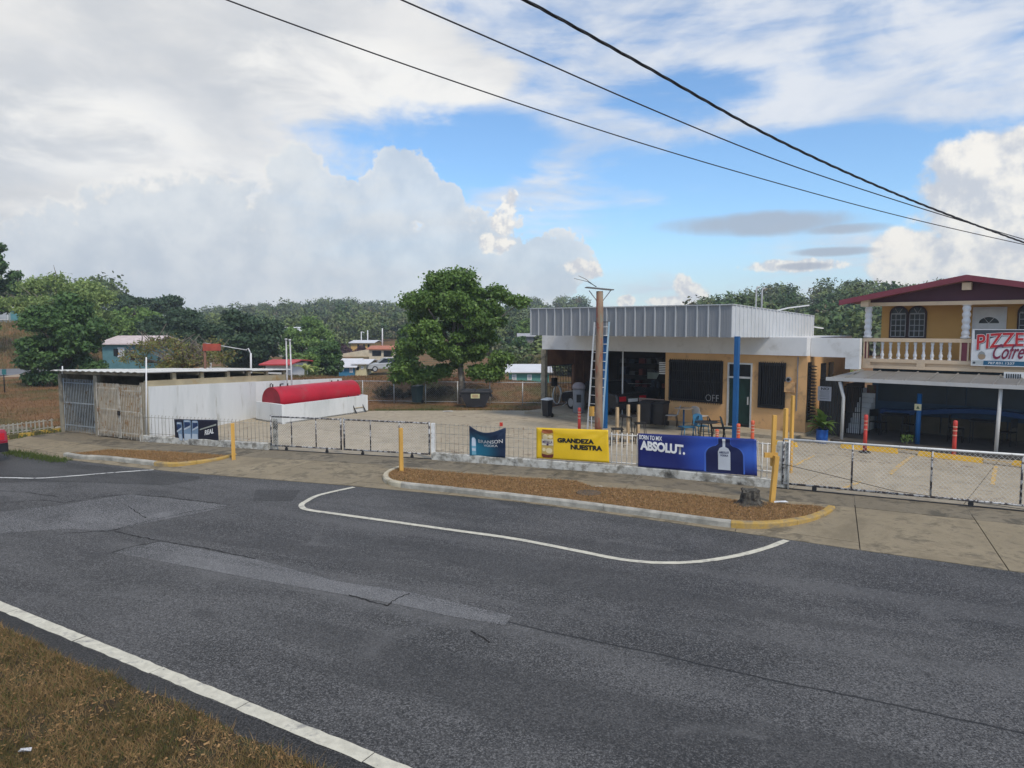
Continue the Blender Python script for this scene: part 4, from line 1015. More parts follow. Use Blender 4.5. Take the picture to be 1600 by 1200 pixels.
# ------------------------------------------------------------------ white wall, basin and tank
W0, W1 = Vector((-12.72, 24.55)), Vector((-11.30, 30.9)); W2 = Vector((-8.6, 35.5))
def white_walls():
    d = (W1 - W0).normalized(); n = Vector((d.y, -d.x)); w = 0.16
    def seg(a, b, za, zb, name, label, cat='wall'):
        dd = (b - a).normalized(); nn_ = Vector((-dd.y, dd.x)) * w; m = MB()
        m.hexa([(a.x, a.y, -.05), (b.x, b.y, -.05), ((b + nn_).x, (b + nn_).y, -.05), ((a + nn_).x, (a + nn_).y, -.05), (a.x, a.y, za), (b.x, b.y, zb), ((b + nn_).x, (b + nn_).y, zb), ((a + nn_).x, (a + nn_).y, za)])
        return tag(m.build(name, M_WHITE), label, cat)
    seg(W0, W1, 1.90, 1.58, 'boundary_wall', 'long white wall running back beside the shed')
    seg(W1 + (W2 - W1).normalized() * 0.004, W2, 1.57, 1.38, 'boundary_wall', 'white wall standing behind the red tank')
    # fins on top
    a, b_, c = Vector(G(400, 656)[:2]), Vector(G(441, 663)[:2]), Vector(G(575, 643)[:2]); e = a + (c - b_)
    g = thing('tank_basin', 'low white rectangular basin around the red tank', 'basin', (b_.x, b_.y, 0))
    h = 0.80
    def ring(p, q, z):
        dd = (q - p).normalized(); nn_ = Vector((-dd.y, dd.x)) * 0.15; m = MB()
        m.hexa([(p.x, p.y, -.05), (q.x, q.y, -.05), ((q + nn_).x, (q + nn_).y, -.05), ((p + nn_).x, (p + nn_).y, -.05), (p.x, p.y, z), (q.x, q.y, z), ((q + nn_).x, (q + nn_).y, z), ((p + nn_).x, (p + nn_).y, z)]); m.build('side', M_WHITE, g)
    k1 = (b_ - a).normalized() * 0.155; k2 = (c - b_).normalized() * 0.155
    ring(a, b_, h); ring(b_ + k2, c - k2, h - 0.02); ring(c, e, h - 0.02); ring(e - k2, a + k2, h - 0.02)
    m = MB(); m.slab([(p.x, p.y) for p in (a, b_, c, e)], 0.0, 0.06); m.build('floor', M_SHEDC, g)
    # tank
    ax = (c - b_).normalized(); mid = (a + b_ + c + e) / 4; L = (c - b_).length * 0.94; r = 0.58; zc = 0.88
    t = thing('fuel_tank', 'red horizontal cylindrical fuel tank lying in the white basin', 'tank', (mid.x, mid.y, 0.06))
    M_RED = mat('tank_red', (0.42, 0.012, 0.028), 0.42, 0.12, 1.2, 0.05, 10, patch=((0.33, 0.05, 0.055), 0.60, 1.8, 0.1), patch2=((0.20, 0.03, 0.025), 0.66, 4.0, 0.05))
    P = lambda s_, o, z: (mid.x + ax.x * s_ + ax.y * o, mid.y + ax.y * s_ - ax.x * o, z)
    s0, s1 = -L/2, L/2
    m = MB(P); rings = [(s0, r * .985), (s0 + .03, r), (s0 + .06, r), (0, r), (s1 - .06, r), (s1 - .03, r), (s1, r * .96)]; n = 40; vs = []
    for s_, rr in rings:
        for j in range(n): q = 2*pi*j/n; vs.append((s_, rr*cos(q), zc + rr*sin(q)))
    fs = [(i*n+j, i*n+(j+1) % n, (i+1)*n+(j+1) % n, (i+1)*n+j) for i in range(len(rings)-1) for j in range(n)]
    m.add(vs, fs, True); m.build('shell', M_RED, t)
    for s_, dr in ((s0, -1), (s1, 1)):
        m = MB(P); vs = [(s_ + dr * 0.012, 0, zc)] + [(s_ + dr * 0.006, r*.97*cos(2*pi*j/n), zc + r*.97*sin(2*pi*j/n)) for j in range(n)]
        m.add(vs, [(0, 1 + j, 1 + (j+1) % n) if dr < 0 else (0, 1 + (j+1) % n, 1 + j) for j in range(n)]); m.build('end_cap', mat('tank_red_dull', (0.24, 0.012, 0.022), 0.6, 0.2, 2), t)
    for s_ in (s0 + .35, s1 - .35, s0 + L/2):
        m = MB(P); vs = []; 
        for k in (s_ - .02, s_ + .02):
            for j in range(n): vs.append((k, (r + .008)*cos(2*pi*j/n), zc + (r + .008)*sin(2*pi*j/n)))
        m.add(vs, [(j, (j+1) % n, n + (j+1) % n, n + j) for j in range(n)], True); m.build('weld_band', M_RED, t)
    for s_ in (s0 + .7, s1 - .7): MB(P).box(s_ - .1, s_ + .1, -.5, .5, 0.06, 0.45).build('saddle', M_SHEDC, t)
    for s_, hh in ((s0 + .10, .11), (s0 + .5, .10), (s0 + .9, .10), (s1 - 1.3, .05), (s1 - .9, .06)):
        MB(P).tube([(s_, 0, zc + r - .02), (s_, 0, zc + r + hh)], 0.03, 8).build('fitting', M_DARKMETAL, t)
    MB(P).tube([(s0 + .5, 0, zc + r + .09), (s0 + .66, 0, zc + r + .09)], 0.025, 8).build('fitting', M_DARKMETAL, t)
    m = MB(P); m.tube([(s0 + .03, -.07, zc + r), (s0 + .03, -.07, zc + r + .10), (s0 + .03, 0, zc + r + .15), (s0 + .03, .07, zc + r + .10), (s0 + .03, .07, zc + r)], .018, 6); m.build('lifting_eye', M_DARKMETAL, t)
    # vent pipes by the tank
    for px, top, px2, lab in ((447, 531, 449, 'left thin vent pipe rising beside the red tank'), (453, 532, 457, 'right thin vent pipe leaning beside the red tank')):
        q = D(px2, 604, 31.2); q2 = D(px, top, 31.4); m = MB(); m.tube([(q[0], q[1], 0.06), q2], 0.035, 8); m.tube([(q2[0], q2[1], q2[2] - .02), (q2[0], q2[1], q2[2] + .06)], 0.06, 8); tag(m.build('vent_pipe', M_GALV), lab, 'pipe')
    # ladder
    p0 = Vector(G(555, 646)[:2]); p1 = Vector(G(567, 644.5)[:2]); dd = (c - b_).normalized(); no = Vector((dd.y, -dd.x))
    g = thing('step_ladder', 'short dark two-rail ladder leaning on the white basin', 'ladder', (p0.x, p0.y, 0))
    u0, u1 = p0, p0 + dd * 0.62; u0 = u0 + no * .1; u1 = u1 + no * .1
    for u in (u0, u1): m = MB(); q = u - no * 0.28 - dd * 0.25; m.bar((u.x, u.y, 0), (q.x, q.y, 0.84), 0.045); m.build('rail', M_DARKMETAL, g)
    for f in (.3, .55, .85):
        a_, b2 = u0.lerp(u0 - no * .28 - dd * .25, f), u1.lerp(u1 - no * .28 - dd * .25, f); m = MB(); m.bar((a_.x, a_.y, .84 * f), (b2.x, b2.y, .84 * f), .03); m.build('rung', M_SHEDBEIGE, g)
white_walls()

# ================================================================== THE FILLING STATION
M_FASCIA = mat('fascia_grey', (0.225, 0.238, 0.258), 0.55, 0.04, 1.2, metal=0.1)
M_FASCIA_W = mat('fascia_silver', (0.60, 0.62, 0.64), 0.5, 0.06, 1.2, metal=0.15)
M_RIB = mat('fascia_rib', (0.42, 0.44, 0.46), 0.5, 0.06, 2)
M_BAND = mat('white_beam_paint', (0.66, 0.66, 0.66), 0.8, 0.06, 0.8, patch=((0.50, 0.49, 0.47), 0.64, 1.5, 0.12))
M_YWALL = mat('orange_render', (0.62, 0.37, 0.17), 0.85, 0.09, 0.9, 0.2, 30, patch=((0.38, 0.23, 0.12), 0.62, 2.2, 0.08), patch2=((0.50, 0.42, 0.33), 0.70, 3.0, 0.04))
M_BROWN = mat('brown_boards', (0.20, 0.10, 0.06), 0.8, 0.25, 1.5, 0.2, 20)
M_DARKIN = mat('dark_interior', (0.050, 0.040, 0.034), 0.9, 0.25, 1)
M_BLUE = mat('blue_post_paint', (0.006, 0.095, 0.275), 0.4, 0.1, 1.5)
M_GLASS = glass_mat('dark_glass')
M_BLACKM = mat('black_metal', (0.009, 0.009, 0.010), 0.5, 0.2, 5)
M_PLAST = mat('black_plastic', (0.016, 0.017, 0.020), 0.42, 0.2, 4)
M_GREY = mat('grey_plastic', (0.22, 0.22, 0.23), 0.5, 0.1, 3)
M_ALU = mat('aluminium', (0.56, 0.57, 0.58), 0.4, 0.08, 4, metal=0.5)
M_WHITEP = mat('white_plastic', (0.70, 0.70, 0.69), 0.5, 0.06, 3)
FZ = 0.12
US, UE, UM = -10.6, 1.43, -4.25
def build_station():
    g = thing('filling_station', 'single storey orange filling station with deep grey metal canopy fascia', 'building', UV(-4, 3, 0))
    B = lambda: MB(UV)
    B().box(US, UE + 0.05, 1.55, 8.75, -0.05, FZ).build('floor', M_LOT, g)
    # front wall in pieces round its openings
    wall = B(); z1 = 2.93
    ops = [(-4.05, -1.77, 0.98, 2.62), (-1.52, -0.62, FZ, 2.58), (-0.29, 0.65, 0.99, 2.62)]
    x = UM
    for a, b_, c, d in ops:
        wall.box(x, a, 3.0, 3.15, FZ, z1); 
        if c > FZ: wall.box(a, b_, 3.0, 3.15, FZ, c)
        wall.box(a, b_, 3.0, 3.15, d, z1); x = b_
    wall.box(x, UE - 0.004, 3.0, 3.15, FZ, z1); wall.build('wall', M_YWALL, g)
    B().box(UE - 0.15, UE, 3.152, 8.7, FZ, z1).build('wall', M_YWALL, g)
    B().box(UM, UM + 0.15, 3.152, 8.45, FZ, z1).build('wall', M_YWALL, g)
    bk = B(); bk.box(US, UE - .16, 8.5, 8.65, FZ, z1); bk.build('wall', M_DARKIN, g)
    # left side of the bay: boards above and behind a grille
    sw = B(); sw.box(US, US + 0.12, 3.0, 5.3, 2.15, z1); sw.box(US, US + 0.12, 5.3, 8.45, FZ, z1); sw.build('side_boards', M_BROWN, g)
    for v in (5.35, 6.1, 6.9, 7.7): B().box(US + 0.12, US + 0.16, v, v + 0.06, FZ, z1).build('batten', M_BROWN, g)
    B().box(US - 0.02, US + 0.2, 2.82, 3.02, FZ - .1, z1).build('bay_column', M_SHEDC, g)
    gr = B(); gr.box(US + .02, US + .06, 3.05, 5.28, 2.10, 2.14); gr.box(US + .02, US + .06, 3.05, 5.28, FZ + .05, FZ + .09); go = gr.build('side_grille', M_BLACKM, g)
    for i in range(17): v = 3.1 + 2.12 * i / 16; B().box(US + .03, US + .05, v - .012, v + .012, FZ + .05, 2.12).build('bar', M_BLACKM, go)
    # roof slab / white beam
    B().box(US, UE, 2.86, 8.8, z1, 3.60).build('roof_beam', M_BAND, g)
    B().box(-8.75, -0.15, -0.05, 2.85, 3.66, 3.80).build('canopy_slab', M_BAND, g)
    # fascia panels, front
    u0, u1, n = -8.83, -0.12, 21; w = (u1 - u0) / n
    for i in range(n):
        a = u0 + i * w; m = B(); r = random.uniform(-.004, .004)
        m.box(a + .003, a + w - .003, -0.20 + r, -0.17, 3.63 + random.uniform(-.012, .012), 4.72); 
        for q in (.36, .64): m.box(a + w*q - .012, a + w*q + .012, -0.207 + r, -0.2 + r, 3.645, 4.70)
        m.build('fascia_panel', M_FASCIA, g)
        B().box(a - .022, a + .022, -0.240, -0.198, 3.625, 4.725).build('seam', M_RIB, g)
    B().box(u0 - .03, u1 + .03, -0.25, -0.165, 4.722, 4.76).build('coping', M_RIB, g)
    # right-hand fascia, falling to the back
    ua, ub, va, vb = -0.10, 0.32, -0.19, 7.2; n = 24
    for i in range(n):
        f0, f1 = i / n, (i + 1) / n; m = B()
        def P(f, o, z): return (ua + (ub - ua) * f + o, va + (vb - va) * f, z)
        zt = lambda f: 4.74 - 0.31 * f
        zb = lambda f: 3.63 - 0.10 * f
        fm = f0 + (f1 - f0) * 0.72
        m.hexa([P(f0, -.03, zb(f0)), P(f0, 0, zb(f0)), P(fm, 0, zb(fm)), P(fm, -.03, zb(fm)), P(f0, -.03, zt(f0)), P(f0, 0, zt(f0)), P(fm, 0, zt(fm)), P(fm, -.03, zt(fm))])
        m.hexa([P(fm, -.03, zb(fm)), P(fm, .028, zb(fm)), P(f1, .028, zb(f1)), P(f1, -.03, zb(f1)), P(fm, -.03, zt(fm)), P(fm, .028, zt(fm)), P(f1, .028, zt(f1)), P(f1, -.03, zt(f1))])
        m.build('fascia_panel', M_FASCIA_W, g)
    m = B(); m.hexa([(ua - .1, va - .06, 4.742), (ua + .035, va - .06, 4.742), (ub + .035, vb, 4.432), (ub - .1, vb, 4.432), (ua - .1, va - .06, 4.765), (ua + .035, va - .06, 4.765), (ub + .035, vb, 4.455), (ub - .1, vb, 4.455)]); m.build('coping', M_FASCIA_W, g)
    m = B(); m.box(-8.8, -8.77, -0.17, 2.8, 3.63, 4.72); m.build('fascia_panel', M_FASCIA, g)
    # posts
    for u in (0.02, VZ(946, 600, 0.0)[0]): B().box(u - .075, u + .075, -0.075, 0.075, 0.0, 3.66).build('canopy_post', M_BLUE, g)
    # windows
    def grille(name, a, b_, c, d, nb, hz):
        m = B(); f = 0.05
        m.box(a - .02, a + f, 2.965, 3.05, c - .02, d + .02); m.box(b_ - f, b_ + .02, 2.965, 3.05, c - .02, d + .02); m.box(a + f, b_ - f, 2.965, 3.05, c - .02, c + f); m.box(a + f, b_ - f, 2.965, 3.05, d - f, d + .02)
        o = m.build(name, M_BLACKM, g)
        B().box(a, b_, 3.07, 3.09, c, d).build('pane', M_GLASS, o)
        for i in range(nb): x = a + (b_ - a) * (i + .5) / nb; B().box(x - .010, x + .010, 2.935, 2.955, c - .06, d + .06).build('bar', M_BLACKM, o)
        for z in hz: B().box(a - .04, b_ + .04, 2.955, 2.967, z - .012, z + .012).build('bar', M_BLACKM, o)
        return o
    o = grille('window', -4.05, -1.77, 0.98, 2.62, 24, (1.05, 1.8, 2.2, 2.55))
    text_on('OFF', (0, 1, 0, 1), lambda a, b: UV(-2.42 + a * .55, 2.925, 1.04 + b * .26), mat('dull_tube', (0.36, 0.36, 0.37), .5), o, -0.022)
    o = grille('window', -0.29, 0.65, 0.99, 2.62, 11, (1.06, 2.55)); 
    m = B(); m.box(-0.33, -0.29, 2.93, 2.96, .93, 2.66); m.box(.65, .69, 2.93, 2.96, .93, 2.66); m.box(-.29, .65, 2.93, 2.96, .93, .99); m.build('trim', M_BLACKM, o)
    # door
    m = B(); m.box(-1.56, -1.50, 2.97, 3.1, FZ, 2.60); m.box(-.64, -.58, 2.97, 3.1, FZ, 2.60); m.box(-1.5, -.64, 2.97, 3.1, 2.54, 2.60); o = m.build('door', M_ALU, g)
    B().box(-1.5, -.64, 3.05, 3.08, FZ + .1, 2.0).build('pane', glass_mat('green_glass', (0.012, 0.035, 0.03)), o); B().box(-1.5, -.64, 3.05, 3.08, 2.07, 2.54).build('pane', M_GLASS, o)
    B().box(-1.5, -.64, 2.98, 3.1, 2.0, 2.07).build('transom', M_ALU, o); B().box(-1.5, -.64, 3.0, 3.1, FZ, FZ + .1).build('kick_plate', M_BLACKM, o); B().box(-.74, -.70, 2.94, 3.0, 1.0, 1.3).build('handle', M_ALU, o)
    # electric meter
    u, z = VZ(1234, 606, 2.99); m = B(); m.box(u - .18, u + .20, 2.92, 2.998, z - .16, z + .22); o = m.build('meter_box', M_YWALL, g)
    u, z = VZ(1232.5, 593, 2.9); m = B(); m.tube([(u, 2.84, z), (u, 2.92, z)], .10, 16); m.build('meter_dial', M_GREY, o); m = B(); m.tube([(u, 2.825, z), (u, 2.84, z)], .06, 12); m.build('meter_glass', M_GLASS, o)
    B().box(u + .27, u + .30, 2.95, 2.99, .9, 2.9).build('conduit', M_GREY, g)
    # black louvres down the right-hand end
    m = B(); m.box(UE + .01, UE + .05, 3.05, 3.35, .5, 2.7); o = m.build('louvre_shutter', M_BLACKM, g)
    for i in range(18):
        z = .55 + i * .118; m = B(); m.hexa([(UE + .05, 3.02, z), (UE + .20, 3.02, z - .03), (UE + .20, 3.5, z - .03), (UE + .05, 3.5, z), (UE + .05, 3.02, z + .02), (UE + .20, 3.02, z - .01), (UE + .20, 3.5, z - .01), (UE + .05, 3.5, z + .02)]); m.build('slat', M_BLACKM, o)
    for v in (4.6, 5.6): m = B(); m.box(UE + .0, UE + .03, v, v + .6, 1.5, 2.6); m.build('side_window', M_GLASS, g)
    # white louvre slats at the edge of the bay
    for i in range(7): z = 2.02 + i * .075; B().box(UM - .32, UM - .01, 3.05, 3.09, z, z + .04).build('louvre', M_WHITEP, g)
    m = B(); m.tube([(-6.35, 3.1, FZ), (-6.35, 3.1, z1)], .035, 8); m.build('bay_pipe', M_BAND, g)
    # roof top bits
    for px, top in ((1181, 450), (1190, 452)):
        p = D(px, 478, 30.0); q = D(px + 1, top, 30.0); r = D(px + 6, top - 2, 30.0); m = MB(); m.tube([(p[0], p[1], 3.58), (q[0], q[1], q[2] - .05), (q[0] + .04, q[1], q[2] + .03), (r[0], r[1], r[2])], .035, 7); m.build('vent_pipe', M_GALV, g)
    for a, b_, c in (((1202, 488), (1232, 481), 29.5), ((1232, 481), (1264, 477), 29.8), ((1267, 510), (1286, 513), 30.5)):
        p, q = D(*a, c), D(*b_, c); m = MB(); m.bar(p, q, .10, .05); m.build('tube_lamp', M_WHITEP, g)
    p, q = D(1204, 489, 29.45), D(1207, 496, 29.45); m = MB(); m.bar((p[0] + .2, p[1], p[2]), (q[0] + .1, q[1], 4.38), .06); m.build('lamp_bracket', M_GREY, g)
build_station()

def link_beam():
    ul = UE + 0.01; ur = VZ(1345, 530, 3.4)[0]; um = VZ(1322, 560, 3.4)[0]; zb = VZ(1345, 577, 3.4)[1]
    m = MB(UV); m.box(ul, ur, 3.3, 3.6, 2.90, 3.58); m.box(um, ur, 3.302, 3.598, zb, 2.898)
    tag(m.build('link_beam', M_BAND), 'white concrete beam bridging the gap between station and pizzeria', 'beam')
link_beam()

# ------------------------------------------------------------------ things under and before the canopy
def ladder():
    a, b_ = -5.12, -4.62
    uL, uR = VZ(926.5, 600, -0.40)[0], VZ(949, 600, -0.40)[0]
    g = thing('ladder', 'tall pale metal ladder leaning on the canopy beside the timber pole', 'ladder', UV((uL+uR)/2, -.5, 0))
    ztop = VZ(938, 503, -0.32)[1]
    for u in (uL, uR): m = MB(UV); m.bar((u, -0.75, 0.0), (u, -0.32, ztop), .035, .06); m.build('rail', M_ALU if u == uL else mat('pale_blue_metal', (0.36, 0.50, 0.60), 0.5), g)
    for i in range(13):
        f = (0.35 + .33 * i) / ztop
        if f > 1: break
        v = -0.75 + .43 * f; m = MB(UV); m.tube([(uL, v, f * ztop), (uR, v, f * ztop)], .016, 6); m.build('rung', M_ALU, g)
    m = MB(UV); m.tube([(uL, -.32, ztop), (uR, -.32, ztop)], .016, 6); m.build('rung', M_DARKMETAL, g)
ladder()
def utility_pole():
    x, y, _ = G(935, 684); g = thing('timber_pole', 'cut-off weathered timber pole with a flat plate on top', 'pole', (x, y, 0)); f = y / FPX
    zt = D(935, 455, y)[2]
    M = mat('weathered_pole', (0.25, 0.17, 0.115), 0.9, 0.3, 3, 0.6, 20, patch=((0.27, 0.085, 0.055), 0.55, 2.5, 0.05), patch2=((0.22, 0.22, 0.17), 0.60, 3, 0.06), stretch=(1, 1, 0.35))
    m = MB(); n = 9; pts = [(x + .01 * sin(i * 1.3), y, zt * i / (n - 1)) for i in range(n)]; m.tube(pts, [.145 - .025 * i / (n - 1) + .004 * sin(i * 2) for i in range(n)], 12); m.build('shaft', M, g)
    a, b_ = D(916, 449, y - .1), D(957, 453, y + .1)
    m = MB(); m.bar((a[0], a[1], a[2]), (b_[0], b_[1], b_[2]), .34, .035); m.build('top_plate', mat('grey_plate', (0.17, 0.17, 0.175), .6), g)
    for s in (-1, 1): m = MB(); m.bar((x + s * .1, y, zt - .35), (x + s * .38, y, zt + .02), .03); m.build('brace', M_GREY, g)
    for (p, q, r) in (((931, 448), (915, 436), (904, 431)), ((932, 448), (918, 440), (897, 435))):
        m = MB(); m.tube([D(*p, y), D(*q, y - .1), D(*r, y - .2)], [.014, .01, .008], 5); m.build('stray_wire', M_DARKMETAL, g)
utility_pole()
def wheelie_bin(px, py, label, m=M_PLAST, h=0.95, w=0.5, lidm=None):
    x, y, _ = G(px, py, FZ if px > 990 and px < 1045 else 0); z = FZ if 990 < px < 1045 else 0
    g = thing('wheelie_bin', label, 'bin', (x, y, z)); a = ANG
    def T(u, v, zz): return (x + u * cos(a) + v * sin(a), y - u * sin(a) + v * cos(a), z + zz)
    b_ = MB(T); k = w / 2; b_.hexa([(-k*.8, -k*.8, .06), (k*.8, -k*.8, .06), (k*.8, k*.8, .06), (-k*.8, k*.8, .06), (-k, -k, h*.9), (k, -k, h*.9), (k, k, h*.9), (-k, k, h*.9)]); b_.build('body', m, g)
    b_ = MB(T); b_.hexa([(-k - .03, -k - .04, h*.9 + .004), (k + .03, -k - .04, h*.9 + .004), (k + .03, k + .03, h*.9 + .004), (-k - .03, k + .03, h*.9 + .004), (-k, -k, h*.95), (k, -k, h*.95), (k, k, h), (-k, k, h)]); b_.build('lid', lidm or m, g)
    for s in (-1, 1): b_ = MB(T); b_.tube([(s*k*.75, k*.85, .09), (s*k*.95, k*.85, .09)], .09, 12); b_.build('wheel', M_BLACKM, g)
    b_ = MB(T); b_.tube([(-k*.8, k + .05, h*.88), (k*.8, k + .05, h*.88)], .015, 6); b_.build('handle', m, g)
wheelie_bin(1012, 664, 'black wheelie bin beside the bay, left of the pair', h=.98, w=.52)
wheelie_bin(1031, 665, 'black wheelie bin against the orange wall, right of the pair', h=.98, w=.52)
wheelie_bin(855, 652, 'black bin with pale lid at the left corner of the station', h=.86, w=.36, lidm=M_WHITEP)
wheelie_bin(652, 630, 'small green bin standing by the back fence', mat('green_plastic', (0.025, 0.055, 0.06), .5), .95, .45)
def pallet():
    g = thing('pallet_rack', 'small pale slatted rack above the two black bins', 'rack', UV(-4.9, 3.6, FZ))
    u0, z = VZ(1000, 626, 3.6); u1 = VZ(1036, 626, 3.6)[0]; m = mat('pinkish_wood', (0.42, 0.30, 0.25), .8)
    for zz in (z + .10, z - .16): MB(UV).box(u0, u1, 3.6, 3.64, zz - .03, zz + .03).build('rail', m, g)
    for i in range(6): u = u0 + (u1 - u0) * i / 5; MB(UV).box(u - .05, u + .05, 3.56, 3.60, z - .2, z + .13).build('slat', m, g)
    for u in (u0 + .05, u1 - .05): MB(UV).box(u - .03, u + .03, 3.64, 3.7, FZ, z + .1).build('leg', m, g)
pallet()
M_PALE = mat('pale_timber', (0.46, 0.33, 0.19), .8, .15, 3, .2, 25)
for px, py, top, lab in ((964, 692, 636, 'left pale timber stake by the bar table'), (981, 690, 632, 'middle pale timber stake by the bar table'), (997, 684, 632, 'right pale timber stake by the bar table')):
    o = post(px, py, top, .085, lab, M_PALE); o['group'] = 'pale timber stakes'
def disc_table(px, py, h, r, mt, ml, label, z=0.0, name='table', legs=4):
    x, y, _ = G(px, py, z); g = thing(name, label, 'table', (x, y, z))
    m = MB(); m.lathe([(r*.97, h - .03), (r, h - .02), (r, h - .005), (r*.98, h)], (x, y, z), 24); m.build('table_top', mt, g)
    if legs == 4:
        for k in range(4): a = .6 + k*pi/2; m = MB(); m.tube([(x + r*.55*cos(a), y + r*.55*sin(a), z + h - .03), (x + r*.8*cos(a), y + r*.8*sin(a), z)], .014, 6); m.build('leg', ml, g)
        m = MB(); m.tube([(x + r*.72*cos(q), y + r*.72*sin(q), z + .3) for q in np.linspace(0, 2*pi, 17)], .010, 5); m.build('foot_ring', ml, g)
    else:
        m = MB(); m.tube([(x, y, z + .03), (x, y, z + h - .03)], .035, 10); m.build('leg', ml, g); m = MB(); m.lathe([(.22, 0), (.22, .02), (.05, .05)], (x, y, z), 16); m.build('base', ml, g)
disc_table(979, 690, .92, .36, M_BLACKM, M_BLACKM, 'tall black bar table among the pale timber stakes')
def stool(px, py, label, h=.62):
    x, y, _ = G(px, py); g = thing('bar_stool', label, 'stool', (x, y, 0), 'black bar stools')
    m = MB(); m.box(x - .19, x + .19, y - .19, y + .19, h - .03, h); m.build('seat', M_BLACKM, g)
    for sx in (-1, 1):
        for sy in (-1, 1): m = MB(); m.tube([(x + sx*.15, y + sy*.15, h - .03), (x + sx*.2, y + sy*.2, 0)], .013, 6); m.build('leg', M_BLACKM, g)
    m = MB(); m.tube([(x - .18, y - .18, .2), (x + .18, y - .18, .2), (x + .18, y + .18, .2), (x - .18, y + .18, .2), (x - .18, y - .18, .2)], .010, 5); m.build('foot_rest', M_BLACKM, g)
stool(964, 698, 'black bar stool left of the tall bar table'); stool(1000, 692, 'black bar stool right of the tall bar table', .70)
def chair(px, py, rz, label, ms, ml, z=0.0, arms=False):
    x, y, _ = G(px, py, z); g = thing('chair', label, 'chair', (0, 0, 0))
    m = MB(); vs = []; 
    m.box(-.21, .21, -.21, .20, .425, .45); m.build('seat', ms, g)
    m = MB(); n = 7; vs = []
    for i in range(n):
        a = -1 + 2*i/(n-1); yy = .21 + .04*(1 - a*a)
        vs += [(a*.20, yy, .47), (a*.20, yy + .02, .47), (a*.21*(1 - .12*a*a), yy + .09, .84 - .07*a*a), (a*.21*(1 - .12*a*a), yy + .11, .84 - .07*a*a)]
    fs = []
    for i in range(n-1): p = i*4; fs += [(p, p+4, p+6, p+2), (p+1, p+3, p+7, p+5), (p+2, p+6, p+7, p+3), (p, p+1, p+5, p+4)]
    fs += [(0, 2, 3, 1), (n*4-4, n*4-3, n*4-1, n*4-2)]
    m.add(vs, fs, False); m.build('backrest', ms, g)
    for sx in (-1, 1):
        for sy in (-1, 1): m = MB(); m.tube([(sx*.18, sy*.18, .43), (sx*.22, sy*.23, 0)], .016, 6); m.build('leg', ml, g)
    if arms:
        for sx in (-1, 1): m = MB(); m.tube([(sx*.21, .25, .66), (sx*.23, -.1, .66), (sx*.22, -.18, .43)], .018, 6); m.build('armrest', ml, g)
    g.location = (x, y, z); g.rotation_euler = (0, 0, rz)
M_CHW = mat('grey_white_chair', (0.42, 0.41, 0.40), .6); M_CHB = mat('blue_steel_chair', (0.035, 0.15, 0.26), .45, metal=.2); M_CHD = mat('charcoal_wicker', (0.020, 0.021, 0.024), .7)
chair(1049, 666, -1.9, 'pale chair by the black bins under the barred window', M_CHW, M_BLACKM, FZ)
chair(1094, 667, 2.2, 'pale chair with rounded back right of the tan table', M_CHW, M_BLACKM, FZ)
disc_table(1068, 667, .74, .36, mat('tan_top', (0.45, 0.34, 0.24), .6), mat('blue_leg', (0.02, 0.09, 0.20), .5), 'tan topped table on a blue leg under the barred window', FZ, legs=1)
chair(1076, 686, -1.6, 'blue metal chair left of the dark wicker table', M_CHB, M_CHB, 0)
chair(1122, 688, 1.4, 'dark wicker armchair right of the dark table', M_CHD, M_BLACKM, 0, True)
chair(1095, 684, 0.2, 'blue metal chair behind the dark wicker table', M_CHB, M_CHB, 0)
disc_table(1103, 690, .70, .40, M_CHD, M_BLACKM, 'dark round wicker table in front of the door', 0)
chair(1140, 688, 1.2, 'dark teal chair just left of the right blue post', mat('teal_chair', (0.012, 0.045, 0.06), .5), M_BLACKM, 0)
def delineator(px, py, top, label, m_, grp):
    x, y, _ = G(px, py); h = D(px, top, y)[2]; g = thing('delineator', label, 'bollard', (x, y, 0), grp)
    m = MB(); m.lathe([(.17, 0), (.17, .03), (.09, .06)], (x, y, 0), 12); m.build('base', M_BLACKM, g)
    m = MB(); m.lathe([(.058, .05), (.056, h*.5), (.052, h*.86), (.060, h*.87), (.060, h*.98), (.04, h)], (x, y, 0), 14); m.build('tube', m_, g)
    for f in (.60, .72, .82): m = MB(); m.lathe([(.0605, h*f), (.0605, h*f + .035)], (x, y, 0), 14); m.build('band', mat('reflective_band', (0.60, 0.33, 0.24), .4), g)
M_ORG = mat('orange_plastic', (0.70, 0.13, 0.06), .45, .08, 3); M_REDP = mat('faded_red_plastic', (0.55, 0.055, 0.045), .5, .1, 3)
delineator(905, 679, 637, 'red delineator post left of the timber pole behind the yellow banner', M_REDP, 'red delineators')
delineator(1120, 696, 671, 'short orange delineator just left of the right blue post', M_ORG, 'orange delineators')
delineator(1153, 702, 662, 'orange delineator right beside the right blue post', M_ORG, 'orange delineators')
delineator(1175, 703, 657, 'orange delineator above the right end of the blue banner', M_ORG, 'orange delineators')
delineator(1351, 707, 648, 'red delineator among the wheel stops beside the downpipe', M_REDP, 'red delineators')
delineator(1490, 717, 657, 'red delineator among the wheel stops right of the blue post', M_REDP, 'red delineators')
def paddle():
    x, y, _ = G(924, 680); g = thing('paddle_sign', 'small orange board on a white stick left of the timber pole', 'sign', (x, y, 0)); h = D(924, 635, y)[2]
    m = MB(); m.box(x - .014, x + .014, y - .014, y + .014, 0, h - .25); m.build('stick', M_WHITEP, g); m = MB(); m.box(x - .10, x + .10, y - .03, y - .015, h - .36, h); m.build('board', M_YPOST, g)
paddle()
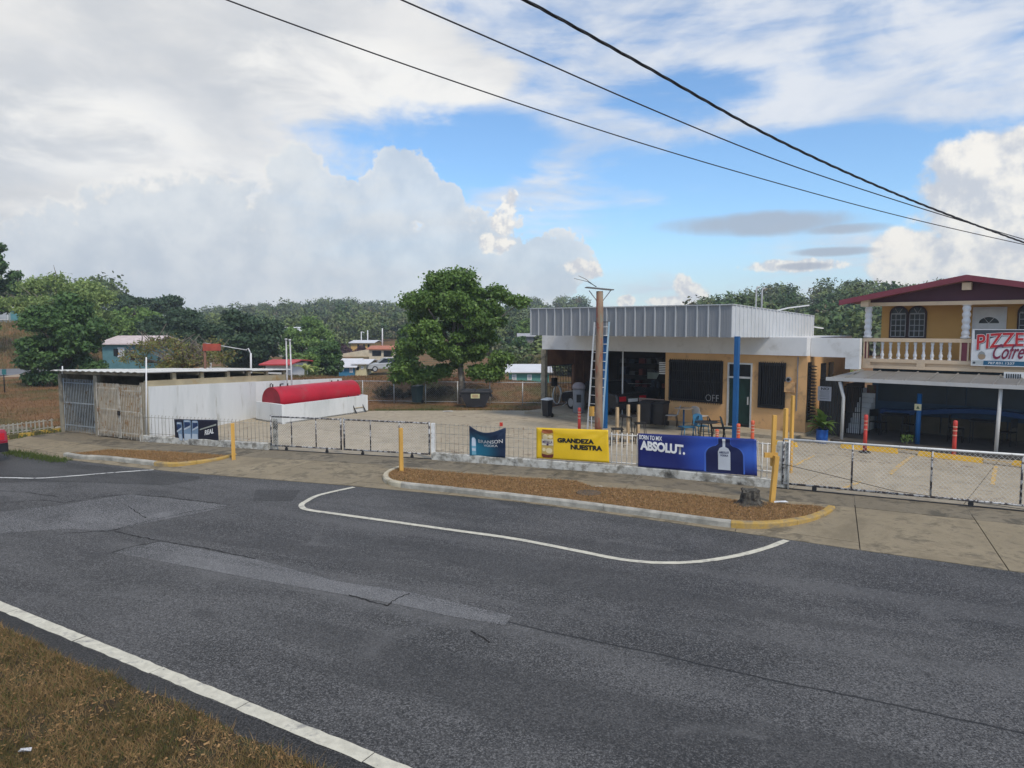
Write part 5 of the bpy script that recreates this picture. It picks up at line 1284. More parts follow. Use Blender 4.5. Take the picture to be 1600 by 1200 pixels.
def vacuum():
    x, y, _ = G(904, 645, FZ); g = thing('vacuum_machine', 'grey coin vacuum machine with domed top at the bay entrance', 'machine', (x, y, FZ)); h = D(904, 597, y)[2] - FZ
    m = MB(); m.lathe([(.24, 0), (.26, .05), (.26, h*.78)], (x, y, FZ), 18); m.build('cabinet', M_GREY, g)
    m = MB(); m.lathe([(.29, h*.785), (.30, h*.83), (.27, h*.91), (.17, h*.98), (.04, h)], (x, y, FZ), 18); m.build('dome', mat('dull_mauve', (0.26, 0.23, 0.25), .5), g)
    m = MB(); m.box(x - .12, x + .08, y - .285, y - .25, FZ + .5, FZ + .85); m.build('coin_panel', M_BLACKM, g)
    hs = thing('hose', 'pale coiled hose hanging on the black side grille', 'hose', UV(US + .2, 3.6, FZ))
    m = MB(UV); cv = 3.9; m.tube([(US + .12 + .02*sin(q*3), cv + .38*cos(q) * (1 - .02*q), .72 + .45*sin(q)) for q in np.linspace(0, 14, 70)], .02, 6); m.build('coil', M_WHITEP, hs)
    m = MB(UV); m.tube([(US + .12, cv + .1, 1.15), (US + .3, cv + .1, .8), (US + .45, cv + .35, .3), (US + .3, cv + .2, .16)], .02, 6); m.build('tail', M_WHITEP, hs)
    m = MB(UV); m.box(US + .07, US + .2, 3.5, 3.85, 1.15, 1.55); tag(m.build('pump_box', M_BLACKM), 'small black box fixed to the side grille above the hose', 'box')
vacuum()

def car(name, label, paint, L=4.3, Wd=1.72, H=1.45, boot=True):
    """a saloon built around the origin, nose along -x, standing on z=0"""
    g = thing(name, label, 'car', (0, 0, 0))
    lo = [(-L/2, .40), (-L/2 + .05, .30), (L/2 - .05, .30), (L/2, .42), (L/2 + .02, .62), (L/2 - .03, .88), (L/2 - .12, .95), (L/2 - .75, .98), (-L/2 + 1.25, .93), (-L/2 + .35, .80), (-L/2 + .05, .70), (-L/2 - .02, .55)]
    m = MB(); secs = [(-Wd/2, .965), (-Wd/2 + .05, 1.0), (Wd/2 - .05, 1.0), (Wd/2, .965)]; n = len(lo); vs = []
    for yy, sc in secs: vs += [(x*sc, yy, .62 + (z - .62)*(sc if sc == 1 else .86)) for x, z in lo]
    fs = [(k*n + i, (k+1)*n + i, (k+1)*n + (i+1) % n, k*n + (i+1) % n) for k in range(3) for i in range(n)] + [tuple(range(n)), tuple(3*n + i for i in range(n))[::-1]]
    m.add(vs, fs); m.build('body', paint, g)
    ca = [(-L/2 + 1.15, .90), (-L/2 + 1.85, H - .06), (-L/2 + 2.3, H), (L/2 - 1.35, H - .02), (L/2 - .62, .94)]; m = MB(); vs = []
    for yy, s in ((-Wd/2 + .10, 0), (Wd/2 - .10, 0)):
        for x, z in ca: vs.append((x, yy * (1 - .16 * max(0, (z - .95)) / (H - .95)), z))
    n = 5; fs = [(i, n + i, n + (i+1) % n, (i+1) % n) for i in range(n)] + [tuple(range(n)), tuple(n + i for i in range(n))[::-1]]
    m.add(vs, fs); m.build('cabin', M_GLASS, g)
    m = MB(); m.hexa([(-L/2 + 1.95, -Wd/2 + .24, H - .03), (L/2 - 1.3, -Wd/2 + .24, H - .03), (L/2 - 1.3, Wd/2 - .24, H - .03), (-L/2 + 1.95, Wd/2 - .24, H - .03), (-L/2 + 2.15, -Wd/2 + .28, H + .02), (L/2 - 1.4, -Wd/2 + .28, H + .01), (L/2 - 1.4, Wd/2 - .28, H + .01), (-L/2 + 2.15, Wd/2 - .28, H + .02)]); m.build('roof', paint, g)
    for s in (-1, 1):
        for x in (-L/2 + .85, L/2 - .82):
            m = MB(); m.tube([(x, s*(Wd/2 - .2), .31), (x, s*(Wd/2 + .01), .31)], .31, 20); w = m.build('wheel', M_PLAST, g)
            m = MB(); m.tube([(x, s*(Wd/2 + .01), .31), (x, s*(Wd/2 + .022), .31)], .20, 14); m.build('rim', M_ALU, w)
        m = MB(); m.box(L/2 - .16, L/2 + .025, s*(Wd/2 - .30) - .17, s*(Wd/2 - .30) + .17, .66, .86); m.build('tail_light', mat('tail_light_red', (0.55, 0.015, 0.03), .25), g)
        m = MB(); m.box(-L/2 - .03, -L/2 + .15, s*(Wd/2 - .32) - .18, s*(Wd/2 - .32) + .18, .58, .70); m.build('headlight', M_WHITEP, g)
    m = MB(); m.box(L/2 - .03, L/2 + .06, -Wd/2 + .06, Wd/2 - .06, .30, .56); m.build('rear_bumper', M_PLAST, g)
    m = MB(); m.box(L/2 + .005, L/2 + .03, -.26, .26, .62, .76); m.build('number_plate', M_WHITEP, g)
    return g
M_CARRED = mat('car_maroon', (0.30, 0.015, 0.035), .25, .05, 1, spec=.6); M_CARDK = mat('car_dark', (0.020, 0.022, 0.026), .25, .1, 1, spec=.6)
c = car('parked_car', 'red and black car cut off by the left edge of the picture', M_CARRED)
p = G(9, 717, ZR); dr = radians(-26); c.rotation_euler = (0, 0, dr); c.location = (p[0] - 1.98, p[1] - .1, ZR + .006)
def chair_stack():
    p = UV(-6.0, 6.5, FZ); g = thing('chair_stack', 'jumble of stacked black chairs behind the dark car in the service bay', 'chairs', p); rr = random.Random(31)
    for i in range(7):
        a = rr.uniform(-.5, .5); u = -7.6 + i * .32; z = rr.choice((.5, 1.0, 1.35)); m = MB(UV); m.hexa([(u, 6.4, z), (u + .4, 6.5 + a*.2, z + .05), (u + .42, 6.9, z + .05), (u, 6.85, z), (u, 6.4, z + .04), (u + .4, 6.5 + a*.2, z + .09), (u + .42, 6.9, z + .09), (u, 6.85, z + .04)]); m.build('seat', M_CHD, g)
        m = MB(UV); m.bar((u + .05, 6.85, z), (u + .05 + a*.5, 7.0, z + .55), .36, .03, up=(0, 1, 0)); m.build('backrest', M_CHD, g)
        for du in (.03, .37):
            for dv in (6.45, 6.83): m = MB(UV); m.tube([(u + du, dv, z), (u + du + a*.1, dv, max(FZ, z - .42))], .014, 5); m.build('leg', M_BLACKM, g)
chair_stack()
def bay_shelf():
    g = thing('steel_shelf', 'dark steel shelf with boxes against the back of the bay', 'shelf', UV(-7.5, 8.2, FZ)); rr = random.Random(8)
    for z in (.3, .9, 1.5, 2.1):
        MB(UV).box(-9.6, -5.2, 8.0, 8.45, z, z + .03).build('board', M_BLACKM, g)
        u = -9.5
        while u < -5.6: w = rr.uniform(.2, .5); MB(UV).box(u, u + w, 8.05, 8.4, z + .03, z + .03 + rr.uniform(.15, .4)).build('box', mat('box_%d' % rr.randint(0, 3), rr.choice(((.16, .11, .07), (.05, .07, .10), (.12, .12, .12), (.20, .05, .04))), .7), g); u += w + rr.uniform(.05, .3)
    for u in (-9.6, -7.4, -5.2): MB(UV).box(u - .02, u + .02, 8.0, 8.04, FZ, 2.3).build('upright', M_BLACKM, g)
    m = MB(UV); u, z = VZ(1024, 586, 7.9); m.box(u - .45, u + .35, 7.9, 7.95, z - .2, z + .12); tag(m.build('wall_sign', mat('pale_green_sign', (.42, .47, .40), .6)), 'small pale sign on the back wall of the bay', 'sign')
bay_shelf()
c = car('parked_car', 'dark car standing in the shade of the service bay', M_CARDK)
c.location = (4.17, 32.3, FZ); c.rotation_euler = (0, 0, radians(-60))

# ================================================================== THE PIZZERIA
M_SASH = mat('grey_sash', (0.34, 0.35, 0.37), 0.5)
HV, HW = 4.6, 6.1                                  # balcony front, house wall
M_HWALL = mat('ochre_wall', (0.62, 0.355, 0.115), 0.85, 0.05, 0.8, 0.1, 30)
M_CREAM = mat('cream_trim', (0.66, 0.50, 0.34), 0.8, 0.06, 1.2, patch=((0.52, 0.40, 0.29), 0.62, 2, 0.12))
M_BALW = mat('white_baluster', (0.68, 0.68, 0.69), 0.7, 0.06, 3)
M_MAROON = mat('maroon_paint', (0.20, 0.040, 0.058), 0.6, 0.08, 1.5); M_GABLE = mat('plum_gable', (0.085, 0.030, 0.045), 0.7, 0.08, 1.2)
M_NAVY = mat('navy_wall', (0.026, 0.070, 0.125), 0.6, 0.2, 0.8, patch=((0.022, 0.050, 0.095), 0.56, 0.5, 0.12))
M_FRAME = mat('dark_window_frame', (0.050, 0.026, 0.028), 0.6, 0.1, 2)
M_AWN = mat('awning_sheet', (0.23, 0.225, 0.215), 0.5, 0.12, 1.2, metal=0.25, patch=((0.22, 0.20, 0.18), 0.60, 2.2, 0.08))
UL = VZ(1349, 531, HV)[0]; UR = UL + 9.6
ZR0, ZR1 = VZ(1349, 533.5, HV)[1], VZ(1349, 528, HV)[1]           # rail
ZB0, ZB1, ZBS = VZ(1356, 575, HV)[1], VZ(1352, 560, HV)[1], VZ(1356, 568, HV)[1]
ZBEAM0, ZBEAM1 = VZ(1362, 478.5, HV)[1], VZ(1362, 473, HV)[1]
def build_house():
    g = thing('pizzeria_house', 'two storey ochre house with balustraded balcony and maroon gable roof', 'house', UV(UL + 4.5, HV + 2, 0))
    B = lambda: MB(UV)
    up = (VZ(1510, 430, HV - .45)[0])
    # floors and walls
    B().box(UL - .35, UR, 2.2, 12, -.05, .10).build('floor', mat('dark_terrace_tile', (0.075, 0.068, 0.06), .6, .2, 2), g)
    B().box(UL + .02, UR - .1, HW, HW + .18, .10, ZB0 - .012).build('ground_floor_wall', M_NAVY, g)
    B().box(UL + .002, UR, HV + .22, 12, ZB0 - .01, ZB1 - .02).build('balcony_slab', M_CREAM, g)
    # lower beam with sunk slots
    m = B(); m.box(UL, UR, HV + .08, HV + .2, ZB0, ZB1); m.box(UL, UR, HV, HV + .078, ZB0, ZBS - .06); m.box(UL, UR, HV, HV + .078, ZBS + .06, ZB1)
    ws = 1.75; n = int((UR - UL) / ws)
    for i in range(n + 1): a = UL + i * ws; m.box(a, min(UR, a + .26), HV, HV + .078, ZBS - .058, ZBS + .058)
    m.build('balcony_beam', M_CREAM, g)
    # wall with openings: arched twin window, door, second window
    zt = ZBEAM1 + .1
    a0, zs = VZ(1389, 528, HW); a1 = VZ(1447, 528, HW)[0]; zw0 = VZ(1418, 527, HW)[1]; zw1 = VZ(1418, 478, HW)[1]
    d0, d1 = VZ(1521, 520, HW)[0], VZ(1569, 520, HW)[0]; zd1 = VZ(1545, 482, HW)[1]
    B().box(UL + .25, UR - .1, HW, HW + .15, ZB1 - .02, zt).build('upper_wall', M_HWALL, g)
    B().box(UL + .25, UL + .4, HW + .152, 12, ZB1 - .02, zt).build('side_wall', M_HWALL, g)
    B().box(UL + .35, UL + .5, HW + .182, 12, .1, ZB0 - .012).build('side_wall', M_NAVY, g)
    def arch(u0, u1, z0, z1, v, depth, m_, parent, name):
        w = (u1 - u0) / 2; c = (u0 + u1) / 2; h = z1 - z0 - w * .9
        P = [(u0, z0), (u1, z0)] + [(c + w*cos(q), z0 + h + .9*w*sin(q)) for q in np.linspace(0, pi, 17)]
        k = len(P); mm = B(); mm.add([(a, v, z) for a, z in P] + [(a, v - depth, z) for a, z in P], [tuple(range(k))[::-1], tuple(range(k, 2*k))] + [(i, (i+1) % k, k + (i+1) % k, k + i) for i in range(k)])
        return mm.build(name, m_, parent)
    def twin(u0, u1):
        mid = (u0 + u1) / 2; gap = .03
        for s0, s1 in ((u0, mid - .0), (mid + .004, u1)):
            o = arch(s0, s1, zw0 - .04, zw1, HW - .002, .05, M_FRAME, g, 'window')
            e = .065; i0, i1 = s0 + e, s1 - e; zc = zw1 - (s1 - s0) / 2 * .9
            arch(i0, i1, zw0 + .02, zw1 - e, HW - .054, .01, M_GLASS, o, 'pane')
            cc = (i0 + i1) / 2; wr = (i1 - i0) / 2
            B().box(i0, i1, HW - .095, HW - .066, zc - .03, zc + .01).build('transom', M_SASH, o)
            for q in (1.05, 2.09): m = B(); m.bar((cc + .04*cos(q), HW - .075, zc + .02), (cc + wr*.95*cos(q), HW - .075, zc + wr*.85*sin(q)), .022, .02); m.build('fan_bar', M_SASH, o)
            k = 4; zz0, zz1 = zw0 + .03, zc - .03
            for i in range(k + 1): z = zz0 + (zz1 - zz0) * i / k; B().box(i0, i1, HW - .10, HW - .066, z - .012, z + .012).build('jalousie_rail', M_SASH, o)
            for i in range(4): uu = i0 + (i1 - i0) * i / 3; B().box(uu - .011, uu + .011, HW - .09, HW - .067, zz0, zz1).build('mullion', M_SASH, o)
    twin(a0, a1); b0 = VZ(1588, 528, HW)[0]; twin(b0, b0 + (a1 - a0))
    # door
    m = B(); m.box(d0 - .05, d1 + .05, HW - .04, HW - .002, ZB1 - .01, zd1 + .05); o = m.build('door', M_BALW, g)
    B().box(d0 + .03, d1 - .03, HW - .06, HW - .042, ZB1, zd1 - .02).build('leaf', M_WHITEP, o)
    cu, cz = VZ(1545, 505, HW - .06); r = (d1 - d0) * .33
    P = [(cu + r*cos(q), cz + r*.72*sin(q)) for q in np.linspace(0, pi, 15)]; k = len(P); m = B(); m.add([(a, HW - .066, z) for a, z in P] + [(a, HW - .061, z) for a, z in P], [tuple(range(k)), tuple(range(k, 2*k))[::-1]] + [(i, k + i, k + (i+1) % k, (i+1) % k) for i in range(k)]); m.build('fanlight', M_GLASS, o)
    for q in (1.05, 2.09): m = B(); m.bar((cu, HW - .072, cz), (cu + r*cos(q), HW - .072, cz + r*.72*sin(q)), .025, .012); m.build('fan_bar', M_WHITEP, o)
    # balustrade
    bl = [(.075, 0), (.075, .05), (.045, .08), (.075, .16), (.085, .26), (.05, .38), (.06, .42), (.04, .5), (.055, .62), (.06, .72), (.045, .8), (.07, .86), (.075, 1.0)]
    h = ZR0 - ZB1; me = None; sp = .262; u = UL + .36; uc2 = VZ(1507, 540, HV)[0]; i = 0
    while u < UR - .2:
        if abs(u - uc2) > .2:
            if me is None:
                mm = MB(); mm.lathe([(r_ * .78, z * h) for r_, z in bl], (0, 0, 0), 10); ob = mm.build('baluster', M_BALW, g); me = ob.data
            else: ob = link('baluster', me, g)
            ob.location = UV(u, HV + .1, ZB1)
        u += sp
    B().box(UL, UR, HV - .02, HV + .22, ZR0, ZR1).build('handrail', M_CREAM, g)
    for a, b_ in ((UL + .01, UL + .16), (uc2 - .13, uc2 + .13)):
        B().box(a, b_, HV + .02, HV + .18, ZB1, ZR0).build('rail_pier', M_MAROON, g)
        for e in (a - .004, b_ - .045): B().box(e, e + .05, HV - .005, HV + .02, ZB1, ZR0).build('pier_trim', M_CREAM, g)
    # columns of stacked turned blocks
    hc = ZBEAM0 - ZR1; pr = [(.10, 0), (.15, .02), (.15, .06)]
    for kx in range(5): z = .06 + kx * .185; pr += [(.105, z + .02), (.125, z + .06), (.132, z + .10), (.115, z + .15), (.098, z + .175)]
    pr += [(.15, .985), (.15, 1.0)]
    me = None
    for u in (VZ(1354.5, 500, HV)[0] + .03, uc2, UR - .2):
        if me is None: mm = MB(); mm.lathe([(r_, z * hc) for r_, z in pr], (0, 0, 0), 14); ob = mm.build('column', M_BALW, g); me = ob.data
        else: ob = link('column', me, g)
        ob.location = UV(u, HV + .1, ZR1)
    # beam, gable, roof
    B().box(UL - .05, UR + .05, HV - .02, HV + .22, ZBEAM0, ZBEAM1).build('gable_beam', M_CREAM, g)
    ue, ze = VZ(1311, 470, HV - .45); upk, zp = VZ(1510, 430, HV - .45); sl = (zp - ze) / (upk - ue); th = .17
    ur_ = 2 * upk - ue
    m = B(); P = [(UL + .1, ZBEAM1 + .001), (UR, ZBEAM1 + .001), (UR, max(ZBEAM1 + .05, zp - sl * (UR - upk) - th)), (upk, zp - th), (UL + .1, max(ZBEAM1 + .03, zp - sl * (upk - UL - .1) - th))]
    k = 5; m.add([(a, HV + .1, z) for a, z in P] + [(a, HV + .2, z) for a, z in P], [tuple(range(k)), tuple(range(k, 2*k))[::-1]] + [(i, k + i, k + (i+1) % k, (i+1) % k) for i in range(k)]); m.build('gable', M_GABLE, g)
    for s, e in ((ue, 0), (ur_, 1)):
        m = B(); v0, v1 = HV - .40, 13.0
        m.hexa([(s, v0, ze - .06), (upk, v0, zp - .06), (upk, v1, zp - .06), (s, v1, ze - .06), (s, v0, ze), (upk, v0, zp), (upk, v1, zp), (s, v1, ze)]); m.build('roof_slope', mat('roof_sheet_red', (0.24, 0.055, 0.06), .55, .1, 1.5), g)
        m = B(); m.hexa([(s, v0 - .06, ze - th), (upk, v0 - .06, zp - th), (upk, v0 - .004, zp - th), (s, v0 - .004, ze - th), (s, v0 - .06, ze + .02), (upk, v0 - .06, zp + .02), (upk, v0 - .004, zp + .02), (s, v0 - .004, ze + .02)]); m.build('bargeboard', M_MAROON, g)
    for u, z in ((upk, zp - .35), (VZ(1351, 472, HV - .3)[0], ZBEAM1 - .02)): B().box(u - .13, u + .13, HV - .30, HV - .021, z - .12, z + .12).build('purlin_end', M_CREAM, g)
    # awning of ribbed sheets, one per bay between ribs
    v0, v1 = 2.35, HV - .03; zf = VZ(1440, 596.5, v0)[1]; zk = VZ(1440, 582, v1)[1]; ua = VZ(1292, 592, v0)[0]
    n = 17; wd = (UR - ua) / n
    for i in range(n):
        a = ua + i * wd; cut = .9 if i == 0 else 0; m = B(); r = random.uniform(-.008, .008)
        m.hexa([(a + .002, v0, zf - .02 + r), (a + wd - .002, v0, zf - .02 + r), (a + wd - .002, v1, zk - .02 + r), (a + .002 + cut*.5, v1, zk - .02 + r), (a + .002, v0, zf + r), (a + wd - .002, v0, zf + r), (a + wd - .002, v1, zk + r), (a + .002 + cut*.5, v1, zk + r)]); m.build('awning_sheet', M_AWN, g)
        if i: 
            m = B(); m.hexa([(a - .03, v0, zf + .002), (a + .03, v0, zf + .002), (a + .03, v1, zk + .002), (a - .03, v1, zk + .002), (a - .015, v0, zf + .04), (a + .015, v0, zf + .04), (a + .015, v1, zk + .04), (a - .015, v1, zk + .04)]); m.build('awning_rib', M_AWN, g)
    B().box(ua - .02, UR, v0 - .05, v0 - .003, zf - .10, zf + .02).build('gutter', mat('gutter_grey', (0.46, 0.46, 0.46), .5, .08, 2), g)
    # downpipe posts
    for px, el in ((1316, True), (1559, False)):
        u = VZ(px, 650, v0 + .15)[0]; m = B(); zt_ = zf - .12
        if el: m.tube([(u, v0 + .15, .05), (u + .02, v0 + .15, zt_ - .55), (u - .10, v0 + .05, zt_)], .055, 10)
        else: m.tube([(u, v0 + .15, .05), (u + .04, v0 + .15, zt_)], .055, 10)
        m.build('downpipe_post', mat('pipe_white', (0.60, 0.60, 0.59), .5), g)
    # ground floor: framed dark panels, poster, serving counter
    for x0, x1, y0, y1 in ((1373, 1478, 598, 632), (1481, 1508, 606, 634), (1512, 1600, 602, 640)):
        ua_, z1_ = VZ(x0, y0, HW); ub_, z0_ = VZ(x1, y1, HW); zz = max(z1_, zf + .1)
        B().box(ua_, ub_, HW - .03, HW - .002, z0_, min(zz, ZB0 - .15)).build('wall_panel', mat('panel_black_blue', (0.014, 0.030, 0.046), .4, .2, 1), g)
    ua_, z1_ = VZ(1355, 601, HW); ub_, z0_ = VZ(1368, 632, HW); B().box(ua_, ub_, HW - .02, HW - .003, z0_, z1_).build('poster', mat('poster_print', (0.10, 0.045, 0.035), .6, .4, 6, patch=((0.11, 0.09, 0.03), .52, 4, .03)), g)
    # lamp on the awning
    p = VZ(1584, 588, v1 - .5); m = B(); m.box(p[0] - .26, p[0] + .26, v1 - .55, v1 - .4, p[1] - .12, p[1] + .13); o = m.build('floodlight', M_WHITEP, g)
    for i in range(7): B().box(p[0] - .2 + i * .06, p[0] - .17 + i * .06, v1 - .565, v1 - .552, p[1] - .08, p[1] + .08).build('grille_slat', M_BLACKM, o)
    B().box(p[0] - .36, p[0] + .40, v1 - .62, v1 - .3, p[1] - .20, p[1] - .125).build('lamp_base', mat('terracotta', (0.42, 0.16, 0.08), .8), o)
    return zf
ZAWN = build_house()

def pizza_sign():
    v = HV - .10; u0, zt = VZ(1521, 515.5, v); zb = VZ(1521, 570, v)[1]; wpx = VZ(1600, 515, v)[0] - u0; w = 3.6
    g = thing('shop_sign', 'white sign board with red PIZZE lettering hung on the balcony rail', 'sign', UV(u0 + w/2, v, zb))
    H = zt - zb
    S_ = lambda l: (lambda a, b: UV(u0 + a * wpx, v - .02 - l, zb + b * H))
    MB(UV).box(u0, u0 + w, v - .02, v, zb, zt).build('board', mat('sign_white', (0.66, 0.67, 0.69), .45), g)
    m = MB(UV); m.box(u0 - .02, u0 + w + .02, v - .03, v + .005, zt, zt + .025); m.box(u0 - .02, u0 + w + .02, v - .03, v + .005, zb - .025, zb); m.box(u0 - .022, u0, v - .03, v + .005, zb, zt); m.build('frame', M_BALW, g)
    red, shade, teal, plum = vinyl('sign_red', (0.50, 0.018, 0.025)), vinyl('sign_shadow', (0.055, 0.06, 0.075)), vinyl('sign_teal', (0.012, 0.10, 0.19)), vinyl('sign_plum', (0.20, 0.012, 0.05))
    shape_on([(.03, 1.0), (1.9, 1.0), (1.9, .93), (.5, .82), (.2, .70), (.04, .74)], S_(.003), shade, g, 'dark_corner')
    arc = lambda a, b, bb: bb + .07 * math.sin(min(1, a * 1.3) * pi / 2) - .03 * (1 - b) * (1 - a) * 2
    text_on('PIZZE', (.085, 1.03, .47, .86), S_(.006), shade, g, .05, curve=arc)
    text_on('PIZZE', (.075, 1.02, .48, .87), S_(.010), M_WHT, g, .045, curve=arc); text_on('PIZZE', (.085, 1.01, .49, .86), S_(.014), red, g, .02, curve=arc)
    text_on('Cofre', (.42, 1.04, .17, .60), S_(.018), plum, g, .015, shear=.45, slope=.03)
    shape_on([(.24, .0), (2.0, .0), (2.0, .13), (.24, .13)], S_(.006), teal, g, 'phone_strip'); text_on('787.831.1337', (.33, .86, .035, .10), S_(.010), M_WHT, g, .01)
    shape_on([(.0, .0), (.23, .0), (.23, .13), (.0, .13)], S_(.006), vinyl('sign_grey', (.45, .48, .48)), g, 'badge'); shape_on(ell(.05, .065, .03, .03, 14), S_(.009), shade, g, 'badge_dot')
    shape_on(ell(.20, .24, .075, .085, 16), S_(.006), vinyl('sign_tan', (.36, .26, .17)), g, 'emblem'); shape_on([(.11, .24), (.14, .36), (.19, .40), (.25, .36), (.29, .24), (.24, .31), (.15, .31)], S_(.009), vinyl('sign_stone', (.28, .30, .30)), g, 'emblem_top')
pizza_sign()
def serving_bar():
    g = thing('serving_counter', 'dark blue counter running along the back of the pizzeria terrace', 'counter', UV(UL + 4, HW - .6, .1))
    n = 30; u0, u1 = UL + .45, UR - .3
    m = MB(UV); vs = []
    for i in range(n + 1):
        u = u0 + (u1 - u0) * i / n; z = 1.02 - .12 * math.sin(1.1 * (u - u0) + 1.2); vs += [(u, HW - .55, z - .16), (u, HW - .004, z - .16), (u, HW - .004, z), (u, HW - .57, z)]
    fs = [(i*4+j, i*4+(j+1) % 4, (i+1)*4+(j+1) % 4, (i+1)*4+j) for i in range(n) for j in range(4)] + [(0, 1, 2, 3)[::-1], tuple(n*4 + j for j in range(4))]
    m.add(vs, fs); m.build('counter_top', mat('deep_blue', (0.014, 0.060, 0.18), .45), g)
    k = 9
    for i in range(k): a = u0 + (u1 - u0) * i / k; MB(UV).box(a + .02, a + (u1 - u0) / k - .02, HW - .45, HW - .40, .12, .74).build('front_panel', mat('olive_board', (0.060, 0.048, 0.028), .7, .2, 2), g)
serving_bar()
def dark_chair_uv(u, v, rz, label): 
    p = UV(u, v, .1); x, y = p[0], p[1]
    g = thing('chair', label, 'chair', (0, 0, 0))
    MB().box(-.21, .21, -.21, .21, .43, .46).build('seat', M_BLACKM, g); m = MB(); m.box(-.20, .20, .20, .22, .62, .88); m.build('backrest', M_BLACKM, g)
    for sx in (-1, 1):
        for sy in (-1, 1): m = MB(); m.tube([(sx*.19, sy*.2, .88 if sy > 0 else .44), (sx*.2, sy*.21, 0)], .015, 6); m.build('leg', M_BLACKM, g)
    g.location = (x, y, .1); g.rotation_euler = (0, 0, rz)
ub = VZ(1435, 650, 3.0)[0]
dark_chair_uv(ub - 1.55, 4.6, 0.4, 'black chair on the terrace left of the blue post, nearest the stair gate')
dark_chair_uv(ub - .55, 4.5, -2.2, 'black chair on the terrace just left of the blue post')
dark_chair_uv(ub + .9, 4.4, .9, 'black chair on the terrace just right of the blue post')
dark_chair_uv(ub + 2.3, 4.5, -2.6, 'black chair on the terrace behind the right downpipe')
def terrace_table(u, v, label):
    p = UV(u, v, .1); g = thing('terrace_table', label, 'table', p); m = MB(UV); m.box(u - .4, u + .4, v - .4, v + .4, .82, .86); m.build('table_top', M_BLACKM, g)
    for sx in (-1, 1):
        for sy in (-1, 1): m = MB(UV); m.box(u + sx*.34 - .02, u + sx*.34 + .02, v + sy*.34 - .02, v + sy*.34 + .02, .1, .82); m.build('leg', M_BLACKM, g)
terrace_table(ub - 1.05, 4.7, 'black square table on the terrace left of the blue post'); terrace_table(ub + 1.65, 4.7, 'black square table on the terrace right of the blue post')
def blue_post():
    u = ub; v = 3.0; g = thing('blue_post', 'blue round post with a small yellow sign before the terrace', 'post', UV(u, v, 0)); zt = VZ(1437, 615, v)[1]; zs = VZ(1434, 636, v)[1]
    m = MB(UV); m.tube([(u, v, 0), (u + .01, v, zt)], .075, 12); m.build('shaft', M_BLUE, g); MB(UV).box(u - .11, u + .09, v - .095, v - .08, zs - .10, zs + .11).build('small_sign', mat('pale_yellow', (.62, .58, .36), .6), g)
    MB(UV).poly([(u - .06, v - .098, zs - .05), (u + .04, v - .098, zs - .05), (u - .01, v - .098, zs + .06)]).build('symbol', mat('symbol_green', (.08, .12, .06), .6), g)
blue_post()
def wheel_stops():
    g0 = None
    for i, (x0, y0, x1, y1, lab) in enumerate(((1205, 694, 1243, 699, 'yellow wheel stop half hidden behind the timber posts'), (1312, 700, 1402, 709, 'yellow wheel stop in front of the left red delineator'), (1433, 712, 1535, 724, 'yellow wheel stop in front of the right red delineator'), (1580, 727, 1690, 742, 'yellow wheel stop cut off by the right edge'))):
        a, c = Vector(G(x0, y0)[:2]), Vector(G(x1, y1)[:2]); d = (c - a).normalized(); n = Vector((-d.y, d.x)); m = MB(); P = lambda s, o, z: (a.x + d.x*s + n.x*o, a.y + d.y*s + n.y*o, z); L = (c - a).length
        m.hexa([P(0, 0, 0), P(L, 0, 0), P(L, .2, 0), P(0, .2, 0), P(.04, .05, .14), P(L - .04, .05, .14), P(L - .04, .15, .14), P(.04, .15, .14)])
        tag(m.build('wheel_stop', mat('wheel_stop_yellow', (0.66, 0.38, 0.02), .7, .1, 4, .2, 40)), lab, 'wheel stop', 'yellow wheel stops')
wheel_stops()
